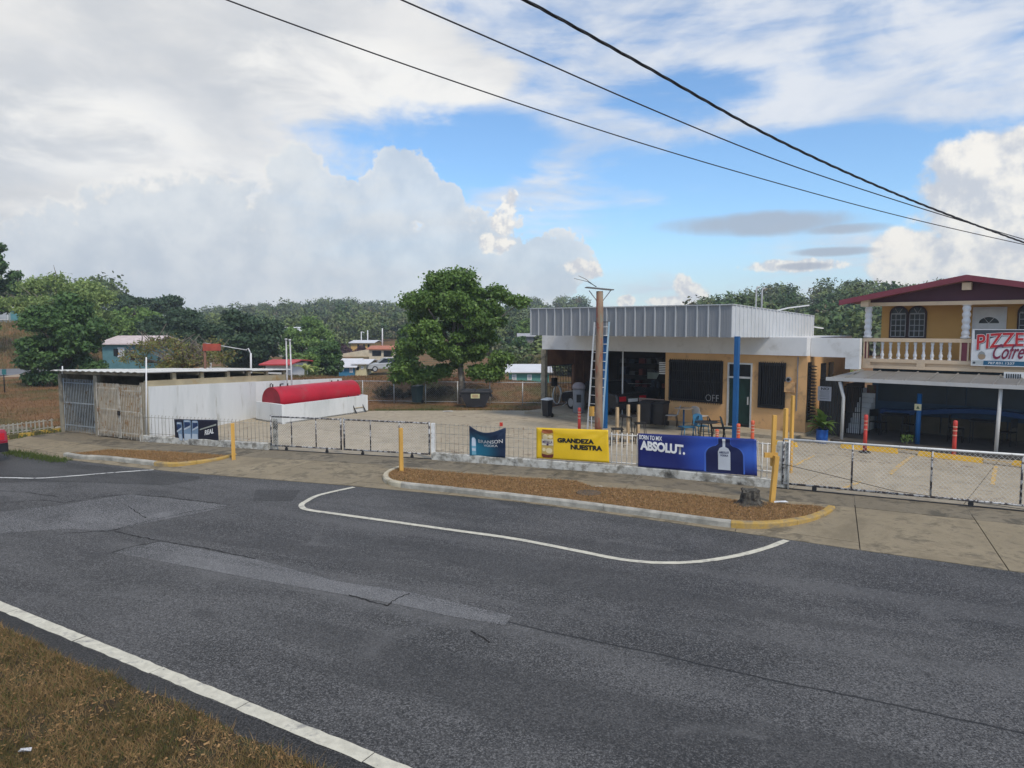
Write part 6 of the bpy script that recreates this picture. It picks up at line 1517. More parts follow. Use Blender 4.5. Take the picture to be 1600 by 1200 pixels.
# painted edge of the terrace and bay lines
M_YLINE = mat('bay_line_yellow', (0.55, 0.36, 0.12), .8, .15, 6, patch=((0.34, 0.295, 0.225), .55, 7, .05))
for px in ([(1427, 712), (1412, 722), (1390, 741)], [(1556, 728), (1553, 742), (1551, 757)], [(1272, 712), (1255, 720), (1242, 727)], [(1345, 752), (1325, 760), (1310, 766)]): ribbon('bay_line', px, .10, .006, M_YLINE, rag=.012)
ribbon('terrace_edge_line', [(1311, 690), (1420, 703), (1540, 718), (1700, 738)], .12, .105, mat('edge_yellow', (0.45, 0.27, 0.05), .8, .2, 5), rag=.01)
def alley():
    # dark board fence in the gap, sign, stair gate, stairs
    v = 3.7; u0 = UE + .25; u1 = VZ(1316, 640, v)[0]; g = thing('board_fence', 'dark board fence closing the gap beside the station', 'fence', UV(u0, v, 0)); n = 9; zt = VZ(1290, 592, v)[1]; w = (u1 - u0) / n
    for i in range(n): MB(UV).box(u0 + i*w + .006, u0 + (i+1)*w - .006, v - random.uniform(0, .012), v + .03, .02, zt + random.uniform(-.04, .05)).build('board', mat('grey_black_board', (0.050, 0.048, 0.045), .85, .3, 2, .3, 20, stretch=(1, 1, .3)), g)
    for z in (.4, 1.5): MB(UV).box(u0, u1, v + .032, v + .07, z, z + .08).build('rail', M_BROWN, g)
    a, z1_ = VZ(1278, 603.5, v - .06); b_, z0_ = VZ(1298.5, 627, v - .06); g = thing('notice_sign', 'white notice reading NO fixed to the dark board fence', 'sign', UV((a+b_)/2, v - .05, z0_))
    MB(UV).box(a, b_, v - .06, v - .04, z0_, z1_).build('board', mat('notice_white', (0.50, 0.50, 0.54), .6), g); sf = lambda x, y: UV(a + (b_ - a)*x, v - .064, z0_ + (z1_ - z0_)*y)
    text_on('NO', (.24, .82, .76, .94), sf, M_BLK, g, .03)
    for i, y in enumerate((.70, .63, .56, .49, .42, .35, .28, .16)): sh = .02*i % .1; shape_on([(.14 + sh, y - .012), (.88 - sh*.5, y - .022), (.88 - sh*.5, y), (.14 + sh, y + .010)], sf, mat('notice_text_grey', (.20, .20, .23), .7) if i < 7 else M_BLK, g, 'text_line')
    # barred stair gate and steps behind
    a = VZ(1319, 640, 3.9)[0]; b_ = VZ(1345, 640, 3.9)[0]; zt = VZ(1330, 603, 3.9)[1]
    g = thing('stair_gate', 'black barred gate before the white stairs under the awning', 'gate', UV(a, 3.9, 0))
    m = MB(UV)
    for u in (a, b_): m.box(u - .02, u + .02, 3.88, 3.92, .05, zt)
    for z in (.08, .9, zt - .02): m.box(a, b_, 3.885, 3.915, z - .015, z + .015)
    m.build('frame', M_BLACKM, g)
    for i in range(7): u = a + (b_ - a)*(i + 1)/8; MB(UV).box(u - .008, u + .008, 3.89, 3.91, .08, zt).build('bar', M_BLACKM, g)
    for i in range(8): z = 1.0 + i*.14; 
    g = thing('staircase', 'white steps climbing behind the barred stair gate', 'stairs', UV((a+b_)/2, 4.3, 0))
    for i in range(9): MB(UV).box(a + .03, b_ - .03, 4.2 + i*.26 + .001*i, 4.2 + i*.26 + .258, .08, .08 + (i + 1)*.17).build('step', M_BAND, g)
    MB(UV).box(a - .04, a + .02, 4.2, 6.6, .08, 1.9).build('stringer', M_DARKIN, g)
    # potted plant
    x, y, _ = G(1284, 692); g = thing('potted_plant', 'broad-leaved plant in a blue drum beside the notice', 'plant', (x, y, 0)); r = .19
    m = MB(); m.lathe([(r*.92, 0), (r, .03), (r, .2), (r*1.03, .22), (r, .24), (r, .42), (r*1.04, .44), (r*1.04, .47), (r*.9, .47), (r*.88, .42)], (x, y, 0), 20); m.build('pot', mat('drum_blue', (0.008, 0.085, 0.36), .45), g)
    m = MB(); m.tube([(x, y, .35), (x + .02, y, .62), (x, y, .8)], .03, 6); m.build('stem', mat('plant_stem', (.10, .12, .04), .7), g)
    lm = leaf_mat('broad_leaf', (0.045, 0.105, 0.018), (0.15, 0.23, 0.05), None, .25); rr = random.Random(12)
    for i in range(26):
        az = i * 2.4 + rr.uniform(-.3, .3); elv = radians(rr.choice((70, 45, 25, 5, -15)) + rr.uniform(-8, 8)); Ln = rr.uniform(.48, .72); wd = Ln * .19
        base = Vector((x, y, .5 + rr.uniform(0, .38))); mm = MB(); vs = []; p = base.copy(); e = elv
        for k in range(6):
            t = k / 5; wdt = wd * math.sin(pi * min(1, .12 + t * .9)) ; side = Vector((-sin(az), cos(az), 0)); vs += [tuple(p + side * wdt), tuple(p - Vector((0, 0, wdt * .25))), tuple(p - side * wdt)]
            p = p + Vector((cos(az)*cos(e), sin(az)*cos(e), sin(e))) * (Ln / 5); e -= .22
        mm.add(vs, [(k*3+j, k*3+j+1, (k+1)*3+j+1, (k+1)*3+j) for k in range(5) for j in range(2)], True); mm.build('leaf', lm, g)
    x, y, _ = G(1416, 700); g = thing('small_plant', 'small leafy green plant at the terrace edge by the blue post', 'plant', (x, y, 0))
    P = np.array([[x + rr.uniform(-.18, .18), y + rr.uniform(-.1, .1), rr.uniform(.18, .42)] for _ in range(60)]); blades('foliage', P, .03, .09, .03, lm, None, 1.2, 5, g)
    m = MB(); m.tube([(x, y, 0), (x + .02, y, .32)], .012, 5); m.build('stem', MATS['plant_stem'], g)
alley()

# ================================================================== BEHIND THE LOT
def back_fence():
    a, b_ = Vector((-9.6, fence_y(-9.6))), Vector((9.0, fence_y(9.0))); d = (b_ - a).normalized(); L = (b_ - a).length
    T = lambda t, o, z: (a.x + d.x*t + d.y*o, a.y + d.y*t - d.x*o, z)
    g = thing('chain_link_fence', 'long chain-link fence along the foot of the dry bank', 'fence', T(L/2, 0, 0)); h = 1.12
    MB(T).tube([(0, 0, h), (L, 0, h)], .022, 6).build('top_rail', M_GALV, g); MB(T).tube([(0, 0, .08), (L, 0, .08)], .014, 6).build('bottom_rail', M_GALV, g)
    n = 11
    for i in range(n + 1): t = L * i / n; MB(T).tube([(t, 0, -.05), (t, 0, h + .04)], .026, 7).build('post', M_GALV, g)
    chain_mesh('chain_link', T, 0, L, .08, h, .11, .0026, mat('dull_chain_wire', (0.30, 0.29, 0.27), .6), g)
back_fence()
def dumpster():
    x, y, _ = G(744, 634.5); g = thing('dumpster', 'black rubbish skip with sloping ends in front of the back fence', 'dumpster', (x, y, -.03)); dk = mat('skip_black', (0.022, 0.021, 0.024), .55, .25, 3, .2, 20)
    w, wt, d, h = .62, .78, .42, .74; X = lambda u, v, z: (x + u, y + v, z - .03)
    m = MB(X); m.hexa([(-w*.72, -d, .03), (w*.72, -d, .03), (w*.72, d, .03), (-w*.72, d, .03), (-wt, -d*1.05, h), (wt, -d*1.05, h), (wt, d*1.05, h), (-wt, d*1.05, h)]); m.build('body', dk, g)
    m = MB(X); m.box(-wt - .04, wt + .04, -d - .07, d + .07, h + .003, h + .05); m.build('rim', dk, g)
    for s in (-1, 1): m = MB(X); m.hexa([(s*.39 - .36, -d - .05, h + .053), (s*.39 + .36, -d - .05, h + .053), (s*.39 + .36, d + .05, h + .053), (s*.39 - .36, d + .05, h + .053), (s*.39 - .35, -d - .02, h + .09), (s*.39 + .35, -d - .02, h + .09), (s*.39 + .35, d, h + .13), (s*.39 - .35, d, h + .13)]); m.build('lid', dk, g)
    for u in (-.42, -.21, .21, .42): m = MB(X); m.hexa([(u - .02, -d - .02, .06), (u + .02, -d - .02, .06), (u + .02, -d, .06), (u - .02, -d, .06), (u*1.15 - .02, -d*1.05 - .025, h - .08), (u*1.15 + .02, -d*1.05 - .025, h - .08), (u*1.15 + .02, -d*1.05, h - .08), (u*1.15 - .02, -d*1.05, h - .08)]); m.build('rib', dk, g)
    for s in (-1, 1): m = MB(X); m.box(s*(wt - .02) - .05, s*(wt - .02) + .05, -d*.7, d*.7, h - .22, h - .12); m.build('lift_pocket', dk, g)
    m = MB(X); m.box(-.24, .20, -d - .048, -d - .03, h - .27, h - .05); o = m.build('notice', mat('pale_notice', (.55, .54, .30), .7, .15, 9), g)
    for z in (h - .11, h - .16, h - .21): m = MB(X); m.box(-.17, .13, -d - .052, -d - .0485, z - .010, z + .012); m.build('text_line', mat('notice_red', (.35, .10, .06), .7), o)
dumpster()

# ------------------------------------------------------------------ trees
def leaf_quads(clumps, per, size, seed, up=0.35, fill=0.55):
    r = np.random.default_rng(seed); out = []
    C_ = np.array(clumps, float); vol = (C_[:, 3] * C_[:, 4] * C_[:, 5]) ** (2/3); cnt = np.maximum(6, (per * len(C_) * vol / vol.sum()).astype(int))
    idx = np.repeat(np.arange(len(C_)), cnt); n = len(idx)
    d = r.normal(size=(n, 3)); d /= np.linalg.norm(d, axis=1)[:, None]; rad = fill * .5 + (1 - fill * .5) * r.uniform(0, 1, n) ** 0.6; rad *= 1 + .20 * r.normal(size=n)
    p = C_[idx, :3] + d * C_[idx, 3:6] * rad[:, None]
    nrm = d * .6 + r.normal(size=(n, 3)) * .7; nrm[:, 2] += up; nrm /= np.linalg.norm(nrm, axis=1)[:, None]
    t = np.cross(nrm, r.normal(size=(n, 3))); t /= np.linalg.norm(t, axis=1)[:, None] + 1e-9; b = np.cross(nrm, t)
    s = size * r.uniform(.6, 1.3, n)[:, None]; t = t * s; b = b * s * .55
    v = np.empty((n, 4, 3)); v[:, 0] = p - t; v[:, 1] = p - b * 1.0 + t * .15; v[:, 2] = p + t; v[:, 3] = p + b + t * .15
    return v.reshape(-1, 3)
M_BARK = mat('grey_bark', (0.16, 0.135, 0.11), .9, .3, 4, .6, 20, patch=((0.28, 0.26, 0.22), .6, 5, .08)); M_BARKD = mat('dark_bark', (0.075, 0.055, 0.042), .9, .3, 4, .6, 20)
LM = {
 'almond': leaf_mat('almond_leaf', (0.052, 0.111, 0.023), (0.195, 0.305, 0.068), None, .3, .45),
 'dark': leaf_mat('dark_leaf', (0.030, 0.072, 0.025), (0.125, 0.225, 0.060), None, .2, .5),
 'mid': leaf_mat('mid_leaf', (0.065, 0.144, 0.035), (0.255, 0.372, 0.095), None, .28),
 'feather': leaf_mat('feather_leaf', (0.134, 0.215, 0.065), (0.372, 0.463, 0.150), None, .35),
 'deep': leaf_mat('deep_leaf', (0.025, 0.055, 0.030), (0.085, 0.137, 0.065), None, .15),
 'olive': leaf_mat('olive_leaf', (0.111, 0.124, 0.036), (0.286, 0.280, 0.085), (0.286, 0.169, 0.058), .3),
 'yellow': leaf_mat('lime_leaf', (0.269, 0.387, 0.075), (0.500, 0.500, 0.209), None, .35),
}
def tree(label, x0, x1, top, bot, Y, lm, n=30, per=260, size=.22,  bark=None, seed=1, flat=False, name='broadleaf_tree', trunk_px=None, holes=0.0, rmul=1.0, zbase=None, bare=0, trunk_r=None, extra=()):
    bark = bark or M_BARKD; rr = random.Random(seed); f = Y / FPX
    cx = D((x0 + x1) / 2, 510, Y)[0]; zt, zb = D(800, top, Y)[2], D(800, bot, Y)[2]; w = (x1 - x0) * f / 2; hz = (zt - zb) / 2; cz = (zt + zb) / 2
    tx = D(trunk_px, 510, Y)[0] if trunk_px else cx; z0 = ground_z(tx, Y) if zbase is None else zbase
    g = thing(name, label, 'tree', (tx, Y, z0)); cl = []
    R = w * .225 * rmul; n = int(n * 1.45); per = per / 1.45
    tries = 0
    while len(cl) < n and tries < 4000:
        tries += 1
        a = rr.uniform(0, 2*pi); q = rr.uniform(-1, 1); s = rr.uniform(.25, 1.0) ** .5
        if flat: px_, py_, pz_ = cos(a) * s, sin(a) * s, rr.uniform(-.6, .6) + (1 - s) * .5
        else:
            k = sqrt(1 - q*q); px_, py_, pz_ = cos(a)*k*s, sin(a)*k*s, q*s
        rad = R * rr.uniform(.6, 1.15)
        c = (cx + px_ * (w - rad*.8), Y + py_ * (w*.85 - rad*.6), cz + pz_ * (hz - rad*.45), rad, rad, rad * rr.uniform(.5, .8) * (.6 if flat else 1))
        cl.append(c)
    for (ex, ey, er) in extra: p = D(ex, ey, Y); cl.append((p[0], Y - .3, p[2], er * f, er * f, er * f * .6))
    tri_mesh('crown', leaf_quads(cl, per * 2.0, size * .66, seed), 4, LM[lm], g).matrix_parent_inverse = Matrix.Translation((-tx, -Y, -z0))
    m = MB(); tr = trunk_r or max(.10, w * .05); fork = Vector((tx + (cx - tx) * .3, Y, z0 + max(.5, (zb - z0) * .9 + hz * .35)))
    m.tube([(tx, Y, z0 - .2), (tx + .02, Y, z0 + (fork.z - z0) * .4), tuple(fork)], [tr * 1.25, tr, tr * .85], 9)
    for c in rr.sample(cl, min(len(cl), 12 + bare)):
        e = Vector(c[:3]); mid = fork.lerp(e, .5) + Vector((rr.uniform(-.2, .2) * w * .3, rr.uniform(-.2, .2) * w * .3, rr.uniform(0, .25) * hz)); m.tube([tuple(fork), tuple(mid), tuple(e)], [tr * .6, tr * .35, tr * .12], 6)
        if bare:
            for _ in range(3): s = mid.lerp(e, rr.random()); t = s + Vector((rr.uniform(-1, 1), rr.uniform(-.5, .5), rr.uniform(.3, 1.2))) * w * .28; m.tube([tuple(s), tuple(s.lerp(t, .5) + Vector((.05, 0, .06))), tuple(t)], [tr * .22, tr * .15, tr * .05], 5)
    m.build('trunk', bark, g)
    return g
tree('broad green almond tree standing by the skip behind the lot', 620, 798, 424, 578, 36.6, 'almond', 78, 420, .15, M_BARK, 5, trunk_px=721, zbase=-.04, rmul=.80, trunk_r=.17, extra=((814, 472, 16), (795, 468, 14), (775, 458, 20), (690, 440, 26), (720, 436, 26), (634, 572, 24), (650, 588, 20), (670, 584, 20), (692, 578, 18), (748, 580, 20), (768, 582, 22), (784, 560, 20), (640, 545, 24), (622, 590, 14), (650, 470, 24), (760, 500, 24)))
tree('dense dark green tree behind the left end of the shed', 30, 168, 455, 608, 44, 'dark', 60, 330, .20, None, 6, zbase=.1, extra=((45, 565, 16), (60, 590, 18), (150, 575, 18)))
tree('lighter feathery tree rising behind the dense dark tree', 12, 178, 428, 525, 60, 'feather', 46, 300, .20, M_BARK, 7, rmul=.9, bare=6)
tree('tall dark tree cut off by the left edge', -70, 32, 366, 520, 62, 'dark', 44, 300, .24, None, 8)
tree('flat-topped dark tree on the skyline right of the feathery tree', 170, 290, 456, 502, 84, 'deep', 26, 260, .30, None, 9, flat=True, trunk_px=210)
tree('yellowish green tree below the flat-topped skyline tree', 150, 275, 478, 545, 72, 'mid', 34, 280, .26, None, 10)
tree('dark spreading tree above the middle of the shed roof', 215, 350, 484, 572, 66, 'deep', 44, 300, .26, None, 11)
tree('second dark spreading tree, right of the first above the shed', 318, 446, 486, 580, 60, 'deep', 44, 300, .26, None, 12)
tree('sparse olive tree with bare grey branches right behind the shed', 176, 372, 520, 586, 41, 'olive', 40, 62, .11, M_BARK, 13, name='sparse_tree', bare=20, rmul=.8, trunk_px=285)
tree('mid green tree above the red roofed house', 428, 530, 496, 576, 78, 'mid', 34, 280, .26, None, 14)
tree('dark green tree left of the small blue house', 472, 540, 528, 592, 58, 'dark', 34, 280, .2, None, 15)
tree('small green tree between the red tank and the blue house', 440, 500, 545, 590, 56, 'mid', 22, 240, .18, None, 16)
tree('dull green tree right of the almond tree above the teal house', 770, 838, 520, 580, 84, 'dark', 30, 260, .26, None, 17)
tree('grey green tree behind the left end of the canopy', 800, 872, 482, 560, 100, 'mid', 30, 260, .30, None, 18)
tree('leafy green tree seen through the gap beside the pizzeria', 1268, 1352, 540, 610, 46, 'yellow', 24, 260, .16, None, 19)
tree('dark rounded tree on the slope behind the station roof', 1248, 1340, 470, 545, 92, 'dark', 34, 280, .28, None, 20)
tree('yellow green tree on the slope just left of the pizzeria eave', 1262, 1352, 505, 560, 78, 'yellow', 28, 260, .24, None, 21)
tree('thin umbrella tree on the skyline above the pizzeria roof', 1372, 1400, 438, 460, 120, 'dark', 12, 120, .28, None, 22, flat=True)
tree('dark tree behind the almond tree on its left', 612, 664, 505, 590, 64, 'dark', 30, 260, .22, None, 23)

def wood_mat():
    M = bpy.data.materials.new('woodland_leaf'); M.use_nodes = True; k = NT(M.node_tree); b = k.n['Principled BSDF']; out = k.n['Material Output']
    geo = k.new('ShaderNodeNewGeometry'); n = k.noise(geo.outputs['Position'], .16, 2, .5); r = geo.outputs['Random Per Island']
    cr = k.new('ShaderNodeValToRGB'); e = cr.color_ramp.elements; e[0].position = .30; e[0].color = (0.043, 0.085, 0.043, 1); e[1].position = .72; e[1].color = (0.249, 0.190, 0.115, 1)
    for p, c in ((.42, (0.095, 0.155, 0.057, 1)), (.52, (0.203, 0.249, 0.081, 1)), (.60, (0.130, 0.179, 0.081, 1))): q = e.new(p); q.color = c
    k.put(cr.inputs[0], n); c = k.mix(k.m('MULTIPLY', r, .5), cr.outputs[0], (0.035, 0.050, 0.030))
    k.put(b.inputs['Base Color'], c); b.inputs['Roughness'].default_value = .7; b.inputs['Specular IOR Level'].default_value = .15
    return M
M_WOOD = wood_mat()
def woodland(name, n, rlo, rhi, y0, y1, rad, seed, leaf, per=230, skip=None):
    r = np.random.default_rng(seed); cl = []
    k = 0
    while k < n:
        y = y0 + (y1 - y0) * r.uniform() ** .8; x = y * r.uniform(rlo, rhi)
        if skip and skip(x, y): continue
        k += 1; z = ground_z(x, y); R = rad * (.55 + 1.0 * r.uniform() ** 2.2)
        for _ in range(7):
            a = r.uniform(0, 2*pi); s = r.uniform(0, .75) * R; cl.append((x + s*cos(a), y + s*sin(a), z + R * r.uniform(.25, 1.35), R*.5, R*.5, R*.36))
    tri_mesh(name, leaf_quads(cl, per / 7, leaf, seed, up=.5, fill=.7), 4, M_WOOD, None, 'stuff')
clear = lambda x, y: (-.245 < x / y < -.155 and y < 118) or (-26 < x < -12 and 85 < y < 125) or (-45 < x < -18 and 90 < y < 108) or (0 < x/y*FPX + 800 - 785 < 85 and y < 75)
woodland('woodland', 360, -.42, .10, 150, 330, 3.4, 70, .40, 520)
woodland('woodland', 150, -.42, .10, 100, 150, 2.4, 71, .32, 520, clear)
woodland('woodland', 240, .22, .66, 66, 170, 3.0, 72, .30, 650)
woodland('woodland', 130, -.85, -.40, 90, 230, 3.4, 73, .38, 520)
woodland('woodland', 40, -.02, .10, 66, 100, 1.8, 74, .25, 420, lambda x, y: y < 72)
woodland('undergrowth', 40, -.32, -.255, 52, 88, 1.1, 75, .24, 150, lambda x, y: 30 < 0)

# bank cover: dry tufts
def bank_cover():
    r = np.random.default_rng(80); n = 26000; x = r.uniform(-16, 9, n); s = r.uniform(.2, 9, n); y = np.array([fence_y(a) for a in x]) + s
    z = np.array([ground_z(a, b) for a, b in zip(x, y)]); P = np.c_[x, y, z - .01]
    keep = r.uniform(0, 1, n) < .75; blades('bank_grass', P[keep], .04, .14, .022, M_BANKG, seed=81, lean=1.0)
    n = 5000; x = r.uniform(-10, 6, n); y = np.array([fence_y(a) for a in x]) - r.uniform(.2, 2.9, n); z = np.array([ground_z(a, b) for a, b in zip(x, y)])
    blades('strip_grass', np.c_[x, y, z], .02, .08, .012, M_BANKG, seed=82, lean=1.0)
    n = 4000; x = r.uniform(-7, 3, n); y = 33.3 + r.uniform(0, .9, n) ** 1.5; keep = (np.abs(x + 4.9) < 1.6) | (r.uniform(0, 1, n) < .3); z = np.array([ground_z(a, b) for a, b in zip(x, y)])
    blades('strip_green_grass', np.c_[x, y, z][keep], .03, .10, .012, M_GREENGRASS, seed=83)
    # brush pile and scrub at the foot of the bank
    for i, (px, py, w, lab) in enumerate(((672, 622, .9, 'dark low scrub at the foot of the bank left of the almond trunk'), (612, 622, .8, 'dark low scrub at the foot of the bank near the white basin'))):
        p = G(px, py + 6, 0); cl = [(p[0] + random.uniform(-w, w) * 1.1, p[1] + 1.2 + random.uniform(-.2, .3), ground_z(p[0], p[1] + 1.2) + random.uniform(0, .35), .3, .3, .2) for _ in range(9)]
        g = thing('scrub', lab, 'shrub', (p[0], p[1] + 1.2, 0)); tri_mesh('foliage', leaf_quads(cl, 120, .10, 90 + i), 4, leaf_mat('scrub_leaf', (0.035, 0.030, 0.014), (0.090, 0.075, 0.028)), g).matrix_parent_inverse = Matrix.Translation((-p[0], -p[1] - 1.2, 0))
    p = G(712, 614, .2); y = p[1] + 1.6; g = thing('brush_pile', 'reddish heap of cut branches behind the almond trunk', 'branches', (p[0], y, .4)); m = MB(); rr = random.Random(4)
    for _ in range(70): a = rr.uniform(0, pi); x = p[0] + rr.uniform(-1.0, 1.9); z = ground_z(x, y) + rr.uniform(.0, .35); L = rr.uniform(.3, .9); m.tube([(x, y + rr.uniform(-.3, .3), z), (x + L*cos(a), y + rr.uniform(-.3, .3), z + L*.45*sin(a))], [.014, .005], 4)
    m.build('twigs', mat('red_twigs', (0.20, 0.085, 0.05), .9, .3, 5), g)
bank_cover()

# ------------------------------------------------------------------ far houses and poles
M_TEAL = mat('teal_wall', (0.10, 0.27, 0.23), .8, .1, .8); M_BLUEW = mat('blue_wall', (0.035, 0.19, 0.34), .8, .08, .8); M_YELW = mat('pale_yellow_wall', (0.62, 0.55, 0.34), .8, .06, .8); M_ROOFP = mat('pale_roof', (0.66, 0.66, 0.68), .6, .06, .8)
def far_house(label, x0, x1, ytop, yeave, ybase, Y, wall, roof, wins=(), depth=6.0, name='far_house', rot=0.0, gable=None, door=None):
    f = Y / FPX; xl, xr = D(x0, 510, Y)[0], D(x1, 510, Y)[0]; zt, ze, zb = D(800, ytop, Y)[2], D(800, yeave, Y)[2], D(800, ybase, Y)[2]
    g = thing(name, label, 'house', ((xl + xr)/2, Y, zb)); B = MB
    m = B(); m.box(xl, xr, Y, Y + depth, zb - 2.5, ze); m.build('wall', wall, g)
    m = B(); e = .35; m.hexa([(xl - e, Y - e, ze - .02), (xr + e, Y - e, ze - .02), (xr + e, Y + depth/2, zt - .08), (xl - e, Y + depth/2, zt - .08), (xl - e, Y - e, ze + .07), (xr + e, Y - e, ze + .07), (xr + e, Y + depth/2, zt), (xl - e, Y + depth/2, zt)]); m.build('roof', roof, g)
    m = B(); m.hexa([(xl - e, Y + depth/2, zt - .08), (xr + e, Y + depth/2, zt - .08), (xr + e, Y + depth + e, ze - .02), (xl - e, Y + depth + e, ze - .02), (xl - e, Y + depth/2, zt), (xr + e, Y + depth/2, zt), (xr + e, Y + depth + e, ze + .07), (xl - e, Y + depth + e, ze + .07)]); m.build('roof', roof, g)
    for (a, b_, c, d, mm) in wins:
        u0, u1, z1, z0 = D(a, 510, Y)[0], D(b_, 510, Y)[0], D(800, c, Y)[2], D(800, d, Y)[2]; m = B(); m.box(u0, u1, Y - .05, Y - .003, z0, z1); w = m.build('window', mm, g)
        if mm is M_BALW: m = B(); m.box(u0 + .08, u1 - .08, Y - .06, Y - .052, z0 + .08, z1 - .08); m.build('pane', mat('far_pane', (.40, .42, .45), .3), w)
    return g
far_house('low teal house with white roof beyond the dry bank', 795, 858, 572, 582, 603, 62, M_TEAL, M_ROOFP, ((800, 807, 585, 594, M_BALW), (824, 831, 585, 594, M_BALW), (845, 852, 585, 594, M_BALW)), 7)
far_house('small bright blue house with white roof left of the almond tree', 528, 552, 562, 574, 590, 74, M_BLUEW, M_ROOFP, ((531, 536, 574, 580, M_BALW), (545, 550, 573, 582, M_BALW)), 6)
far_house('cream gabled house joined to the right of the blue house', 553.5, 571, 563, 569, 588, 74.4, M_YELW, M_ROOFP, ((556, 560, 573, 578, M_GLASS), (563, 567, 572, 577, M_BALW)), 6)
far_house('yellow house with flat white roof on the far slope', 548, 582, 532, 536, 551, 112, mat('yellow_wall', (0.62, 0.40, 0.14), .8), M_ROOFP, ((558, 561, 538, 547, M_GLASS), (567, 570, 538, 548, M_GLASS), (574, 577, 538, 548, M_GLASS)), 7)
far_house('porch house with terracotta roof on the far slope', 576, 622, 541, 546, 566, 96, mat('cream_wall', (0.62, 0.54, 0.40), .8), mat('terracotta_roof', (0.45, 0.16, 0.09), .8), ((581, 595, 548, 556, M_GLASS), (599, 612, 548, 557, M_GLASS)), 7)
far_house('house with long pale roof among the trees above the shed', 408, 487, 511, 518, 532, 104, mat('dull_wall', (0.30, 0.29, 0.26), .8), M_ROOFP, (), 8)
far_house('white walled house with red roof behind the shed end', 413, 447, 564, 570, 592, 50, M_BAND, mat('bright_red_roof', (0.50, 0.06, 0.065), .6), (), 5)
far_house('teal house with pinkish roof half hidden behind the left trees', 158, 228, 525, 538, 566, 58, mat('teal_dull', (0.09, 0.20, 0.22), .8), mat('pink_roof', (0.60, 0.50, 0.49), .7), ((176, 187, 545, 556, M_GLASS), (182, 193, 543, 558, M_BALW)), 6)
far_house('white roofed house on the rise at the left edge', -40, 47, 473, 481, 505, 79, mat('grey_green_wall', (0.28, 0.33, 0.34), .8), M_ROOFP, ((18, 30, 484, 503, mat('teal_door', (.10, .27, .30), .6)), (-10, 14, 484, 500, M_BALW)), 7)
far_house('pale shed roof peeping right of the long white roof', 488, 498, 523, 526, 533, 96, M_BAND, M_ROOFP, (), 4)
far_house('grey hut half hidden among the trees above the teal house', 812, 834, 521, 526, 536, 92, mat('hut_grey', (.22, .21, .20), .8), mat('hut_roof', (.36, .36, .37), .7), (), 5)
def retaining():
    m = MB(); a, b_ = D(530, 562, 104), D(577, 556, 104); m.hexa([(a[0], 104, a[2] - 2), (b_[0], 104, b_[2] - 2), (b_[0], 104.3, b_[2] - 2), (a[0], 104.3, a[2] - 2), (a[0], 104, a[2] + .8), (b_[0], 104, b_[2] + 1.0), (b_[0], 104.3, b_[2] + 1.0), (a[0], 104.3, a[2] + .8)])
    tag(m.build('retaining_wall', mat('cream_wall', (0.62, 0.54, 0.40), .8)), 'cream retaining wall running up to the terracotta roofed porch', 'wall')
    p = D(548, 549, 108); g = thing('hedge', 'dark purple hedge below the yellow house', 'shrub', p); cl = [(p[0] + random.uniform(-3.2, 2.2), p[1] + random.uniform(-1, 1), p[2] + random.uniform(-.8, .6), .8, .8, .6) for _ in range(16)]
    tri_mesh('foliage', leaf_quads(cl, 120, .3, 95), 4, leaf_mat('purple_leaf', (0.05, 0.022, 0.030), (0.12, 0.055, 0.060)), g).matrix_parent_inverse = Matrix.Translation(-Vector(p))
retaining()
def pole(px, top, bot, Y, r, m_, label, name='lamp_pole', arm=None):
    p, q = D(px, bot, Y), D(px, top, Y); g = thing(name, label, 'pole', p); m = MB(); m.tube([(p[0], Y, p[2]), (q[0], Y, q[2])], [r, r*.8], 7); m.build('shaft', m_, g)
    if arm: a = D(px + arm[0], top + arm[1], Y); m = MB(); m.tube([(q[0], Y, q[2] - .05), ((q[0] + a[0])/2, Y, a[2] + .1), a], r*.6, 5); m.build('arm', m_, g)
pole(564.5, 518, 552, 116, .10, M_ROOFP, 'left of three thin white poles above the yellow house', arm=(5, 2)); pole(574.5, 516, 548, 116, .11, M_ROOFP, 'middle of three thin white poles above the yellow house'); pole(597.5, 513, 546, 102, .11, M_ROOFP, 'right thin white pole above the terracotta roof')
pole(228.5, 558, 690, 24.35, .03, M_BALW, 'thin white pole at the front corner of the shed and white wall', 'white_pole'); pole(97.5, 572, 584, 26.5, .025, M_BALW, 'short white stub on the left corner of the shed roof', 'white_pole')
pole(329, 547, 600, 44, .07, M_ROOFP, 'pale concrete post behind the shed roof, left of two', 'concrete_post'); pole(392, 552, 600, 44, .07, M_ROOFP, 'pale concrete post behind the shed roof, right of two', 'concrete_post', arm=(-8, -5))
pole(28, 422, 470, 70, .09, M_BARKD, 'dark thin pole on the skyline near the left edge', 'utility_pole', arm=(-4, 3)); pole(616, 548, 592, 60, .06, M_BARKD, 'slim dark pole beside the far cream house', 'utility_pole') if False else None
def street_sign():
    Y = 33.5; p, q = D(320, 600, Y), D(320, 536, Y); g = thing('rusty_sign', 'rust red board on a brown pole behind the shed roof', 'sign', (p[0], Y, 0)); m = MB(); m.tube([(p[0], Y, 0), (q[0], Y, q[2])], .06, 7); m.build('shaft', mat('rusty_pole', (.17, .085, .055), .8), g)
    a, b_ = D(318, 537, Y), D(346, 548, Y); m = MB(); m.box(a[0], b_[0], Y - .1, Y - .06, b_[2], a[2]); m.build('board', mat('rust_red', (.30, .055, .035), .8, .25, 3), g); c = D(386, 547, Y); m = MB(); m.tube([(q[0], Y, q[2]), c], .022, 5); m.build('arm', M_GALV, g)
street_sign()
